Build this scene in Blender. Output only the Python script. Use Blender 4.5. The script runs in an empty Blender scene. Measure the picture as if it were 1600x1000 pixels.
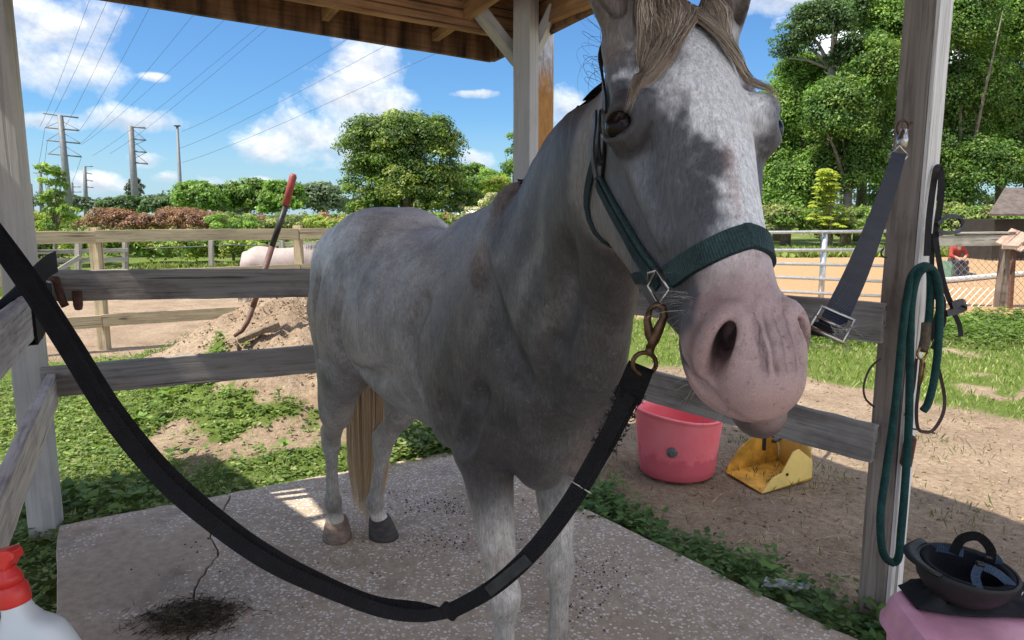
import bpy, bmesh, math, random
import numpy as np
from mathutils import Vector, Matrix

# ------------------------------------------------------------------ camera, world, sun
SC = bpy.context.scene
COL = SC.collection
CAM_H, PITCH, FPX = 1.48, math.radians(8.63), 1120.0      # z = 0 is the top of the concrete slab
cam_data = bpy.data.cameras.new('camera'); cam = bpy.data.objects.new('camera', cam_data); COL.objects.link(cam)
cam.location = (0, 0, CAM_H); cam.rotation_euler = (math.radians(90) - PITCH, 0, 0)
cam_data.sensor_width = 36.0; cam_data.lens = 36.0 * FPX / 1600.0
cam_data.clip_start = 0.02; cam_data.clip_end = 3000
SC.camera = cam
SUN_EL, SUN_AZ = math.radians(58), math.radians(-112)      # azimuth measured from +Y towards +X: the sun stands to the left
SC.view_settings.view_transform = 'Standard'; SC.view_settings.look = 'None'
SC.view_settings.gamma = 1.0; SC.view_settings.use_curve_mapping = False
SC.view_settings.exposure = 1.52
sun_d = bpy.data.lights.new('sun', 'SUN'); sun = bpy.data.objects.new('sun', sun_d); COL.objects.link(sun)
sun_d.energy = 2.8; sun_d.angle = math.radians(0.55); sun_d.color = (1.0, 0.93, 0.80)
sdir = Vector((math.cos(SUN_EL) * math.sin(SUN_AZ), math.cos(SUN_EL) * math.cos(SUN_AZ), math.sin(SUN_EL)))
sun.rotation_euler = sdir.to_track_quat('Z', 'Y').to_euler(); sun.location = sdir * 40

CP, SP = math.cos(PITCH), math.sin(PITCH)
def px(x, y, d):
    "world point on the ray through photo pixel (x, y) at depth d along the optical axis"
    cx, cy = (x - 800) / FPX * d, (500 - y) / FPX * d
    return Vector((cx, d * CP + cy * SP, CAM_H - d * SP + cy * CP))
def gnd(x, y, z=0.0):
    "where the ray through photo pixel (x, y) meets the height z"
    a = px(x, y, 1.0); dz = a.z - CAM_H
    return Vector((0, 0, CAM_H)) + (a - Vector((0, 0, CAM_H))) * ((z - CAM_H) / dz)
def atY(x, y, Y):
    a = px(x, y, 1.0)
    return Vector((0, 0, CAM_H)) + (a - Vector((0, 0, CAM_H))) * (Y / a.y)
def proj(p):
    q = Vector(p) - Vector((0, 0, CAM_H))
    d = q.y * CP - q.z * SP; cy = q.y * SP + q.z * CP
    return (800 + q.x / d * FPX, 500 - cy / d * FPX, d)
# ------------------------------------------------------------------ sky with cumulus
def build_world():
    w = bpy.data.worlds.new('World'); SC.world = w; w.use_nodes = True
    class W: pass
    nt = NT(w); sky = nt.n('ShaderNodeTexSky', sky_type='NISHITA', sun_disc=False, sun_elevation=SUN_EL, sun_rotation=SUN_AZ, altitude=10, air_density=1.1, dust_density=.5, ozone_density=3.0)
    tc = nt.n('ShaderNodeTexCoord'); d = tc.outputs['Generated']; sx = nt.n('ShaderNodeSeparateXYZ'); nt.l(d, sx.inputs[0])
    def puff(x, y, rx, ry):
        v = (px(x, y, 1.0) - Vector((0, 0, CAM_H))).normalized(); s = nt.n('ShaderNodeVectorMath', operation='SUBTRACT'); nt.l(d, s.inputs[0]); s.inputs[1].default_value = v
        m = nt.n('ShaderNodeVectorMath', operation='MULTIPLY'); nt.l(s.outputs[0], m.inputs[0]); m.inputs[1].default_value = (FPX / rx, FPX / rx, FPX / ry); L = nt.n('ShaderNodeVectorMath', operation='LENGTH'); nt.l(m.outputs[0], L.inputs[0]); return mathn(nt, 'SUBTRACT', 1.0, L.outputs['Value'])
    PUFFS = [(75, 40, 100, 58), (35, 90, 95, 42), (135, 92, 55, 34), (575, 105, 62, 55), (540, 150, 80, 52), (600, 165, 70, 40), (490, 212, 110, 44), (560, 232, 110, 34), (425, 232, 60, 26), (150, 285, 48, 18), (260, 278, 30, 14), (330, 290, 46, 18), (225, 250, 34, 16), (60, 190, 50, 16), (215, 190, 60, 20), (740, 250, 34, 22), (885, 165, 50, 42), (735, 147, 42, 7), (240, 120, 22, 7), (1255, -5, 120, 26), (410, 288, 30, 14)]
    f = fu = None
    for p in PUFFS:
        q = puff(*p); f = q if f is None else mathn(nt, 'SMOOTH_MAX', f, q, .18)
        q = puff(p[0], p[1] - p[3] * .55, p[2], p[3]); fu = q if fu is None else mathn(nt, 'SMOOTH_MAX', fu, q, .18)
    # broken cumulus carried on outside the view, denser and brighter for fill light
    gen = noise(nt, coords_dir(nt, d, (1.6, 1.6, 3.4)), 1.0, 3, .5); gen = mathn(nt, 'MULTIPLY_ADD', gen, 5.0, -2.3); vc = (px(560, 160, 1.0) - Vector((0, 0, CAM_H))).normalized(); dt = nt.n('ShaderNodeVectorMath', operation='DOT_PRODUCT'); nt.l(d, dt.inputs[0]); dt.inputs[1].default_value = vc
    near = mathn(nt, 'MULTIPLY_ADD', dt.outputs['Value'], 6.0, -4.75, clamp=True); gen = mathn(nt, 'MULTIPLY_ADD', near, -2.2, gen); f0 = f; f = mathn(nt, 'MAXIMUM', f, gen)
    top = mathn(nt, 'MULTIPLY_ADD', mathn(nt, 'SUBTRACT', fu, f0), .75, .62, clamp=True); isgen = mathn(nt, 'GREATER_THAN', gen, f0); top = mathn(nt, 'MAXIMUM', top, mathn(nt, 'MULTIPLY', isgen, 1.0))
    n1 = noise(nt, coords_dir(nt, d, (1, 1, 1.35)), 11, 9, .62, .25); n2 = noise(nt, coords_dir(nt, d, (1, 1, 1.35)), 34, 6, .6)
    fld = mathn(nt, 'ADD', f, mathn(nt, 'MULTIPLY', mathn(nt, 'SUBTRACT', n1, .5), 2.3)); fld = mathn(nt, 'ADD', fld, mathn(nt, 'MULTIPLY', mathn(nt, 'SUBTRACT', n2, .5), .35))
    cov = ramp(nt, fld, [(.04, (0, 0, 0)), (.42, (.5, .5, .5)), (1.0, (1, 1, 1))])
    n3 = noise(nt, coords_dir(nt, d, (1, 1, 1.35), (0.0, 0.0, .022)), 11, 6, .6, .25); lit = mathn(nt, 'MULTIPLY_ADD', mathn(nt, 'SUBTRACT', n1, n3), 2.6, top)
    tone = mathn(nt, 'MULTIPLY_ADD', mathn(nt, 'SUBTRACT', n2, .5), .35, lit, clamp=True)
    cl = ramp(nt, tone, [(.10, (2.7, 2.95, 3.35)), (.45, (3.7, 3.8, 4.0)), (.72, (4.3, 4.3, 4.3)), (1.0, (5.6, 5.5, 5.3))]); cl = mixc(nt, isgen, cl, (9.3, 9.0, 8.5))  # out-of-view cumulus set brighter than the seen clouds, as fill
    hz = ramp(nt, sx.outputs[2], [(-.02, (.55, .55, .55)), (.12, (0, 0, 0))]); skyc = mixc(nt, hz, mixc(nt, 1.0, sky.outputs[0], SKY_TINT, 'MULTIPLY'), (2.5, 3.4, 4.2))
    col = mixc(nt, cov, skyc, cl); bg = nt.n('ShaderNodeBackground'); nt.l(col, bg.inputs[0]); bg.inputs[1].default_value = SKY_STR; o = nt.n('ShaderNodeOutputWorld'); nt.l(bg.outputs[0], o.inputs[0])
def coords_dir(nt, d, sc, off=(0, 0, 0)):
    m = nt.n('ShaderNodeMapping'); nt.l(d, m.inputs[0]); m.inputs['Scale'].default_value = sc; m.inputs['Location'].default_value = off; return m.outputs[0]
SKY_STR, SKY_TINT = .09, (.285, .45, .615)
# ------------------------------------------------------------------ helpers
RNG = random.Random(7)
def tag(o, label=None, cat=None, group=None, kind=None):
    if label: o['label'] = label
    if cat: o['category'] = cat
    if group: o['group'] = group
    if kind: o['kind'] = kind
    return o
def empty(name, loc=(0, 0, 0), label=None, cat=None, group=None):
    o = bpy.data.objects.new(name, None); COL.objects.link(o); o.location = loc; o.empty_display_size = 0.1
    return tag(o, label, cat, group)
def link(name, me, mat=None, parent=None, smooth=None):
    "one mesh object; its vertices are in world space, also under a parent"
    o = bpy.data.objects.new(name, me); COL.objects.link(o)
    if mat is not None and len(me.materials) == 0:
        for m in (mat if isinstance(mat, (list, tuple)) else [mat]): me.materials.append(m)
    if parent is not None:
        o.parent = parent
        w = Matrix.Translation(parent.location) if parent.parent is None else Matrix.Translation(parent.parent.location + parent.location)
        w = parent_world(parent); o.matrix_parent_inverse = w.inverted()
    if smooth is not None: me.polygons.foreach_set('use_smooth', [smooth] * len(me.polygons))
    return o
def parent_world(o):
    m = o.matrix_basis.copy()
    if o.parent is not None: m = parent_world(o.parent) @ o.matrix_parent_inverse @ m
    return m
def np_mesh(name, verts, faces, smooth=False):
    "fast mesh: verts (n,3); faces (m,3) or (m,4)"
    v = np.asarray(verts, dtype=np.float32); f = np.asarray(faces, dtype=np.int32)
    me = bpy.data.meshes.new(name); k = f.shape[1]
    me.vertices.add(len(v)); me.vertices.foreach_set('co', v.ravel())
    me.loops.add(f.size); me.loops.foreach_set('vertex_index', f.ravel())
    me.polygons.add(len(f)); me.polygons.foreach_set('loop_start', np.arange(0, f.size, k, dtype=np.int32))
    if smooth: me.polygons.foreach_set('use_smooth', np.ones(len(f), dtype=bool))
    me.update(calc_edges=True)
    return me
def py_mesh(name, verts, faces):
    me = bpy.data.meshes.new(name); me.from_pydata([tuple(v) for v in verts], [], faces); me.update(); return me
class MB:
    "collects simple shapes into ONE mesh"
    def __init__(s): s.v = []; s.f = []; s.m = []; s.al = {}
    def add(s, verts, faces, mi=0):
        n = len(s.v); s.v += [tuple(v) for v in verts]; s.f += [tuple(i + n for i in f) for f in faces]; s.m += [mi] * len(faces)
    def box(s, c, size, rot=None, mi=0, bev=0.0):
        hx, hy, hz = (q / 2 for q in size); R = rot or Matrix.Identity(3); c = Vector(c)
        if bev <= 0:
            P = [c + R @ Vector((sx * hx, sy * hy, sz * hz)) for sz in (-1, 1) for sy in (-1, 1) for sx in (-1, 1)]
            s.add(P, [(0, 2, 3, 1), (4, 5, 7, 6), (0, 1, 5, 4), (2, 6, 7, 3), (0, 4, 6, 2), (1, 3, 7, 5)], mi)
        else:
            b = min(bev, hx * .9, hy * .9, hz * .9); bm = bmesh.new(); bmesh.ops.create_cube(bm, size=1)
            bmesh.ops.scale(bm, vec=(2 * hx, 2 * hy, 2 * hz), verts=bm.verts)
            bmesh.ops.bevel(bm, geom=bm.edges[:], offset=b, segments=1, affect='EDGES', profile=.5)
            bm.verts.ensure_lookup_table()
            s.add([c + R @ v.co for v in bm.verts], [[v.index for v in f.verts] for f in bm.faces], mi); bm.free()
    def beam(s, a, b, w, h, up=(0, 0, 1), bev=0.0, mi=0):
        "a bar from a to b; w across, h along up"
        a, b = Vector(a), Vector(b); y = (b - a); L = y.length; y.normalize(); x = y.cross(Vector(up)).normalized(); z = x.cross(y)
        R = Matrix((x, y, z)).transposed(); s.box((a + b) / 2, (w, L, h), R, mi, bev)
    def tube(s, pts, r, seg=8, cap=True, mi=0, flat=None, up=None):
        "a tube through pts; r one radius or a list; flat=(w,h) makes it elliptic"
        pts = [Vector(p) for p in pts]; n = len(pts); rr = r if isinstance(r, (list, tuple)) else [r] * n; V = []; F = []
        x = None
        for i, p in enumerate(pts):
            t = (pts[min(i + 1, n - 1)] - pts[max(i - 1, 0)]).normalized()
            if up is not None: x = t.cross(Vector(up))
            elif x is None: x = t.cross(Vector((0, 0, 1))) if abs(t.z) < .9 else t.cross(Vector((1, 0, 0)))
            x = (x - t * x.dot(t)).normalized(); y = t.cross(x)
            for k in range(seg):
                a = 2 * math.pi * k / seg; V.append(p + (x * math.cos(a) + y * math.sin(a)) * rr[i])
        for i in range(n - 1):
            for k in range(seg):
                k2 = (k + 1) % seg; F.append((i * seg + k, i * seg + k2, (i + 1) * seg + k2, (i + 1) * seg + k))
        if cap: F.append(tuple(reversed(range(seg)))); F.append(tuple((n - 1) * seg + k for k in range(seg)))
        s.add(V, F, mi)
    def strap(s, pts, w, th, sides, mi=0):
        "a flat band through pts; sides = unit width direction for each point"
        pts = [Vector(p) for p in pts]; n = len(pts); V = []; F = []; acc = 0.0
        for i in range(n):
            acc += (pts[i] - pts[i - 1]).length if i else 0
            for k in range(4): s.al[len(s.v) + i * 4 + k] = acc
        if isinstance(w, (int, float)): w = [w] * n
        for i, p in enumerate(pts):
            t = (pts[min(i + 1, n - 1)] - pts[max(i - 1, 0)]).normalized()
            sd = Vector(sides[i]); sd = (sd - t * sd.dot(t)).normalized(); nn = t.cross(sd)
            for a, b in ((-1, -1), (1, -1), (1, 1), (-1, 1)): V.append(p + sd * (a * w[i] / 2) + nn * (b * th / 2))
        for i in range(n - 1):
            for k in range(4):
                k2 = (k + 1) % 4; F.append((i * 4 + k, i * 4 + k2, i * 4 + 4 + k2, i * 4 + 4 + k))
        F.append((3, 2, 1, 0)); F.append(tuple((n - 1) * 4 + k for k in range(4)))
        s.add(V, F, mi)
    def lathe(s, prof, seg=24, c=(0, 0, 0), rot=None, mi=0, ell=(1, 1), cap=True):
        "profile [(r, z)] turned about z"
        R = rot or Matrix.Identity(3); c = Vector(c); V = []; F = []; n = len(prof)
        for r, z in prof:
            for k in range(seg):
                a = 2 * math.pi * k / seg; V.append(c + R @ Vector((r * math.cos(a) * ell[0], r * math.sin(a) * ell[1], z)))
        for i in range(n - 1):
            for k in range(seg):
                k2 = (k + 1) % seg; F.append((i * seg + k, i * seg + k2, (i + 1) * seg + k2, (i + 1) * seg + k))
        if cap and prof[0][0] > 1e-6: F.append(tuple(reversed(range(seg))))
        if cap and prof[-1][0] > 1e-6: F.append(tuple((n - 1) * seg + k for k in range(seg)))
        s.add(V, F, mi)
    def sphere(s, c, r, seg=10, ring=7, rot=None, mi=0):
        rx, ry, rz = (r, r, r) if isinstance(r, (int, float)) else r
        R = rot or Matrix.Identity(3); c = Vector(c); V = [c + R @ Vector((0, 0, -rz))]; F = []
        for i in range(1, ring):
            t = math.pi * i / ring - math.pi / 2
            for k in range(seg):
                a = 2 * math.pi * k / seg; V.append(c + R @ Vector((rx * math.cos(t) * math.cos(a), ry * math.cos(t) * math.sin(a), rz * math.sin(t))))
        V.append(c + R @ Vector((0, 0, rz))); last = len(V) - 1
        for k in range(seg):
            k2 = (k + 1) % seg; F.append((0, 1 + k2, 1 + k)); F.append((last, last - seg + k, last - seg + k2))
            for i in range(ring - 2): F.append((1 + i * seg + k, 1 + i * seg + k2, 1 + (i + 1) * seg + k2, 1 + (i + 1) * seg + k))
        s.add(V, F, mi)
    def build(s, name, mat=None, parent=None, smooth=False):
        me = py_mesh(name, s.v, s.f)
        o = link(name, me, mat, parent, smooth)
        if s.al:
            at = me.attributes.new('along', 'FLOAT', 'POINT'); at.data.foreach_set('value', [s.al.get(i, 0.0) for i in range(len(s.v))])
        if any(s.m): me.polygons.foreach_set('material_index', s.m)
        return o
def catmull(P, n):
    "smooth curve through points (any dimension), n samples for each span"
    P = np.asarray(P, float); out = []
    for i in range(len(P) - 1):
        p0, p1, p2, p3 = P[max(i - 1, 0)], P[i], P[i + 1], P[min(i + 2, len(P) - 1)]
        for k in range(n):
            t = k / n; out.append(.5 * ((2 * p1) + (p2 - p0) * t + (2 * p0 - 5 * p1 + 4 * p2 - p3) * t * t + (3 * p1 - p0 - 3 * p2 + p3) * t ** 3))
    out.append(P[-1]); return np.array(out)

# ------------------------------------------------------------------ materials
class NT:
    def __init__(s, mat): s.t = mat.node_tree; s.t.nodes.clear()
    def n(s, typ, **kw):
        nd = s.t.nodes.new(typ)
        for k, v in kw.items():
            if k.startswith('i_'):
                key = k[2:].replace('_', ' ')
                nd.inputs[int(key) if key.isdigit() else key].default_value = v
            else: setattr(nd, k, v)
        return nd
    def l(s, a, b): s.t.links.new(a, b)
def ramp(nt, fac, stops, interp='LINEAR'):
    r = nt.n('ShaderNodeValToRGB'); cr = r.color_ramp; cr.interpolation = interp
    while len(cr.elements) < len(stops): cr.elements.new(0.5)
    for e, (p, c) in zip(cr.elements, stops):
        e.position = p; e.color = (*c, 1) if len(c) == 3 else c
    nt.l(fac, r.inputs[0]); return r.outputs[0]
def noise(nt, vec, scale, detail=4, rough=.55, dist=0, out=0):
    n = nt.n('ShaderNodeTexNoise', i_Scale=scale, i_Detail=detail, i_Roughness=rough, i_Distortion=dist)
    if vec is not None: nt.l(vec, n.inputs['Vector'])
    return n.outputs[out]
def coords(nt, scale=(1, 1, 1), rot=(0, 0, 0), kind='Object'):
    tc = nt.n('ShaderNodeTexCoord'); mp = nt.n('ShaderNodeMapping'); mp.inputs['Scale'].default_value = scale; mp.inputs['Rotation'].default_value = rot
    nt.l(tc.outputs[kind], mp.inputs['Vector']); return mp.outputs[0]
def mixc(nt, fac, a, b, mode='MIX'):
    m = nt.n('ShaderNodeMix', data_type='RGBA', blend_type=mode)
    for s, v in ((0, fac), (6, a), (7, b)):
        if hasattr(v, 'links') or hasattr(v, 'is_linked'): nt.l(v, m.inputs[s])
        else: m.inputs[s].default_value = v if s == 0 else (*v, 1) if len(v) == 3 else v
    return m.outputs[2]
def mathn(nt, op, a, b=0.0, c=None, clamp=False):
    m = nt.n('ShaderNodeMath', operation=op, use_clamp=clamp)
    for i, v in enumerate((a, b) if c is None else (a, b, c)):
        if hasattr(v, 'is_linked'): nt.l(v, m.inputs[i])
        else: m.inputs[i].default_value = v
    return m.outputs[0]
def new_mat(name):
    m = bpy.data.materials.new(name); m.use_nodes = True; return m, NT(m)
def finish(nt, color, rough=.7, bump=None, bump_d=.002, strength=.6, metal=0.0, spec=.4, trans=0, sheen=0, extra=None):
    out = nt.n('ShaderNodeOutputMaterial'); b = nt.n('ShaderNodeBsdfPrincipled')
    for key, v in (('Base Color', color), ('Roughness', rough), ('Metallic', metal), ('Specular IOR Level', spec), ('Transmission Weight', trans), ('Sheen Weight', sheen)):
        if hasattr(v, 'is_linked'): nt.l(v, b.inputs[key])
        else: b.inputs[key].default_value = (*v, 1) if key == 'Base Color' else v
    if bump is not None:
        bp = nt.n('ShaderNodeBump', i_Distance=bump_d, i_Strength=strength); nt.l(bump, bp.inputs['Height']); nt.l(bp.outputs[0], b.inputs['Normal'])
    for k, v in (extra or {}).items():
        if hasattr(v, 'is_linked'): nt.l(v, b.inputs[k])
        else: b.inputs[k].default_value = v
    nt.l(b.outputs[0], out.inputs[0]); return b
def simple(name, c, rough=.6, var=.25, scale=12, metal=0, bump=.001, stretch=(1, 1, 1), spec=.4, bscale=60):
    "one colour with blotchy wear and fine relief"
    m, nt = new_mat(name); v = coords(nt, stretch)
    n1 = noise(nt, v, scale, 5, .6); n2 = noise(nt, v, bscale, 4, .6)
    dark = tuple(q * (1 - var) for q in c); lite = tuple(min(1, q * (1 + var)) for q in c)
    col = ramp(nt, n1, [(.3, dark), (.7, lite)])
    rr = ramp(nt, n2, [(.3, (max(0, rough - .1),) * 3), (.7, (min(1, rough + .1),) * 3)])
    finish(nt, col, rr, n2, bump, .7, metal, spec); return m
build_world()
# ------------------------------------------------------------------ the grey horse (one continuous body from a smooth distance field)
HO = np.array([0.02, 2.02, 0.0]); HT = math.radians(34)
HF = np.array([math.sin(HT), -math.cos(HT), 0.]); HR = np.array([-math.cos(HT), -math.sin(HT), 0.]); HZ = np.array([0., 0., 1.])
def hb(u, v, z): return HO + HF * u + HR * v + HZ * z           # body frame: u forward, v to the horse's right, z up
# head frame: A along the face from poll to muzzle, N out of the forehead, S to the horse's right
HYAW, HPITCH, HROLL = math.radians(13.5), math.radians(55.5), math.radians(.5)
hd = np.array([math.sin(HYAW), -math.cos(HYAW), 0.])
EA = math.cos(HPITCH) * hd - math.sin(HPITCH) * HZ; EN = math.sin(HPITCH) * hd + math.cos(HPITCH) * HZ
ES = np.cross(EN, EA); ES = ES if ES[0] < 0 else -ES
EN, ES = EN * math.cos(HROLL) + ES * math.sin(HROLL), ES * math.cos(HROLL) - EN * math.sin(HROLL)
HP = np.array([.272, 1.285, 1.797])                                 # the poll
HS = 1.06; HW = 1.2
def hh(a, n, s): return HP + (EA * a + EN * n + ES * s * HW) * HS
class SDF:
    def __init__(s): s.ops = []
    def ell(s, c, r, ax=None, k=.03, op='u'):
        ax = np.eye(3) if ax is None else np.array(ax, float); s.ops.append(('e', np.array(c, float), np.array(r, float), ax, k, op))
    def cone(s, a, b, r1, r2, k=.03, op='u'): s.ops.append(('c', np.array(a, float), np.array(b, float), r1, r2, k, op))
    def tube(s, st, k=.03, n=5, op='u'):
        "stations: (centre, side, up, half width along side, half height along up)"
        arr = np.array([np.concatenate([c, sd, up, [w, h]]) for c, sd, up, w, h in st], float); s.ops.append(('t', catmull(arr, n), k, op))
    @staticmethod
    def dist(o, P):
        if o[0] == 'e':
            q = (P - o[1]) @ o[3].T; k0 = np.sqrt(((q / o[2]) ** 2).sum(1)); k1 = np.sqrt(((q / o[2] ** 2) ** 2).sum(1)) + 1e-9
            return np.maximum(k0, 1e-6) * (k0 - 1) / k1
        if o[0] == 'c':
            ab = o[2] - o[1]; t = np.clip(((P - o[1]) @ ab) / (ab @ ab), 0, 1)
            return np.sqrt((((P - o[1]) - t[:, None] * ab) ** 2).sum(1)) - (o[3] + (o[4] - o[3]) * t)
        A = o[1].astype(np.float32); P = P.astype(np.float32); best = np.full(len(P), 1e9, np.float32); bt = np.zeros(len(P), np.float32)
        for i in range(len(A) - 1):
            ab = A[i + 1, :3] - A[i, :3]; t = np.clip(((P - A[i, :3]) @ ab) / (ab @ ab + 1e-12), 0, 1)
            d = (((P - A[i, :3]) - t[:, None] * ab) ** 2).sum(1); m = d < best; best[m] = d[m]; bt[m] = i + t[m]
        i = np.minimum(bt.astype(int), len(A) - 2); f = (bt - i)[:, None]; S = A[i] * (1 - f) + A[i + 1] * f
        q = P - S[:, :3]; sd = S[:, 3:6] / np.linalg.norm(S[:, 3:6], axis=1)[:, None]; up = S[:, 6:9] / np.linalg.norm(S[:, 6:9], axis=1)[:, None]
        x = (q * sd).sum(1); y = (q * up).sum(1); w = np.sqrt(np.maximum((q ** 2).sum(1) - x * x - y * y, 0)); a = S[:, 9]; b = S[:, 10]; c = np.minimum(a, b)
        k0 = np.sqrt((x / a) ** 2 + (y / b) ** 2 + (w / c) ** 2); k1 = np.sqrt((x / a ** 2) ** 2 + (y / b ** 2) ** 2 + (w / c ** 2) ** 2) + 1e-9
        return np.maximum(k0, 1e-6) * (k0 - 1) / k1
    @staticmethod
    def bound(o):
        if o[0] == 'e': return o[1], o[2].max()
        if o[0] == 'c': c = (o[1] + o[2]) / 2; return c, np.linalg.norm(o[1] - c) + max(o[3], o[4])
        c = o[1][:, :3].mean(0); return c, (np.linalg.norm(o[1][:, :3] - c, axis=1) + o[1][:, 9:].max(1)).max()
    @staticmethod
    def box(o):
        if o[0] == 'e': e = np.sqrt(((o[3] * o[2][:, None]) ** 2).sum(0)); return o[1] - e, o[1] + e
        if o[0] == 'c': r = max(o[3], o[4]); return np.minimum(o[1], o[2]) - r, np.maximum(o[1], o[2]) + r
        A = o[1]; e = np.abs(A[:, 3:6]) * A[:, 9:10] + np.abs(A[:, 6:9]) * A[:, 10:11] ; return (A[:, :3] - e).min(0), (A[:, :3] + e).max(0)
    def eval(s, P, marg=.012):
        D = np.full(len(P), .5, np.float32); pmin, pmax = P.min(0), P.max(0)
        for o in s.ops:
            k, op = o[-2], o[-1]
            lo, hi = s.box(o); m_ = marg + k * .7
            if (lo - m_ > pmax).any() or (hi + m_ < pmin).any(): continue
            idx = np.nonzero((P > lo - m_).all(1) & (P < hi + m_).all(1))[0]
            if not len(idx): continue
            d = s.dist(o, P[idx]).astype(np.float32); cur = D[idx]
            if op == 'u': h = np.maximum(k - np.abs(cur - d), 0) / k; D[idx] = np.minimum(cur, d) - h * h * k * .25
            else: d = -d; h = np.maximum(k - np.abs(cur - d), 0) / k; D[idx] = np.maximum(cur, d) + h * h * k * .25
        return D
    def mesh(s, B, org, lo, hi, h, C=5):
        "polygonise in the frame org + B; coarse pass, then only the cells near the surface"
        import openvdb as vdb
        n = [int(math.ceil((hi[i] - lo[i]) / (h * C))) for i in range(3)]
        def grid(cnt, step): return np.stack(np.meshgrid(*[lo[i] + np.arange(cnt[i]) * step for i in range(3)], indexing='ij'), -1)
        G = grid([q + 1 for q in n], h * C).reshape(-1, 3); D0 = np.concatenate([s.eval(org + q @ B, h * C * 1.2) for q in np.array_split(G, max(1, len(G) // 6000))]).reshape([q + 1 for q in n])
        near = np.abs(D0) < h * C * 1.05; act = np.zeros(n, bool); ins = np.ones(n, bool)
        for dx in (0, 1):
            for dy in (0, 1):
                for dz in (0, 1):
                    sl = tuple(slice(d, d + q) for d, q in zip((dx, dy, dz), n)); act |= near[sl]; ins &= D0[sl] < 0
        full = np.full([q * C for q in n], .1, np.float32)
        ii = np.argwhere(ins & ~act)
        F6 = full.reshape(n[0], C, n[1], C, n[2], C)
        F6[ii[:, 0], :, ii[:, 1], :, ii[:, 2], :] = -.1
        aa = np.argwhere(act); off = np.stack(np.meshgrid(*[np.arange(C)] * 3, indexing='ij'), -1).reshape(-1, 3)
        for ch in np.array_split(aa, max(1, len(aa) // 160)):
            I = (ch[:, None, :] * C + off[None]).reshape(-1, 3); P = org + (np.array(lo) + I * h) @ B
            full[I[:, 0], I[:, 1], I[:, 2]] = s.eval(P)
        g = vdb.FloatGrid(.1); g.copyFromArray(full)
        pts, quads = g.convertToQuads(0.0)
        return org + (np.array(lo) + pts.astype(np.float64) * h) @ B, quads[:, ::-1]
H = SDF()
bodyax = np.stack([HF, HR, HZ])
# trunk
def bst(u, zt, zb, w, v=0): return (hb(u, v, (zt + zb) / 2), HR, HZ, w, (zt - zb) / 2)
H.tube([bst(.20, 1.24, .80, .16), bst(.10, 1.36, .78, .18), bst(-.05, 1.44, .765, .2), bst(-.27, 1.43, .755, .242), bst(-.52, 1.42, .77, .28), bst(-.74, 1.435, .82, .275),
        bst(-.93, 1.45, .84, .26), bst(-1.07, 1.40, .95, .215), bst(-1.17, 1.28, 1.03, .14)], k=.05)
H.cone(hb(.0, 0, 1.44), hb(-.22, 0, 1.41), .06, .05, k=.12)      # withers
H.ell(hb(-.86, .08, 1.325), (.25, .13, .152), bodyax, k=.12); H.ell(hb(-.86, -.08, 1.325), (.25, .13, .152), bodyax, k=.12)
H.cone(hb(-1.13, 0, 1.34), hb(-1.22, 0, 1.22), .05, .03, k=.04)   # tail head
def limb_fore(sd, knee, fet, hoof, elbow_u=-.02):
    v = .135 * sd
    H.ell(hb(.02, .135 * sd, 1.12), (.14, .085, .3), np.stack([HF * .85 - HZ * .5, HR, HZ * .85 + HF * .5]) , k=.07)    # shoulder blade
    H.ell(hb(.20, .105 * sd, 1.0), (.11, .095, .15), bodyax, k=.06)                                                      # point of shoulder
    H.ell(hb(.20, .07 * sd, .88), (.095, .085, .13), bodyax, k=.035)                                                   # breast muscle
    H.ell(hb(-.09, .150 * sd, .99), (.13, .085, .21), np.stack([HF * .94 - HZ * .34, HR, HZ * .94 + HF * .34]), k=.025)                # triceps
    H.cone(hb(.10, .125 * sd, .93), hb(.02, .13 * sd, .83), .105, .085, k=.06)
    e = hb(elbow_u + .03, .12 * sd, .79); kn = np.array(knee); f = np.array(fet); hf = np.array(hoof)
    top = e + (kn - e) * .15; mid = e + (kn - e) * .55
    H.tube([(e, HR, HF, .072, .10), (top, HR, HF, .064, .088), (mid, HR, HF, .05, .064), (e + (kn - e) * .88, HR, HF, .040, .045)], k=.04)
    H.ell(kn, (.044, .044, .058), bodyax, k=.025); H.ell(kn + HF * .014 + HZ * .012, (.034, .038, .036), bodyax, k=.015); H.ell(kn - HF * .035, (.02, .022, .03), bodyax, k=.02)
    H.tube([(kn - HZ * .03, HR, HF, .035, .04), (kn + (f - kn) * .4, HR, HF, .026, .034), (kn + (f - kn) * .85, HR, HF, .028, .036)], k=.02)
    H.ell(f, (.038, .036, .042), bodyax, k=.02); H.cone(f, hf + HZ * .06, .033, .036, k=.02)
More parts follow.
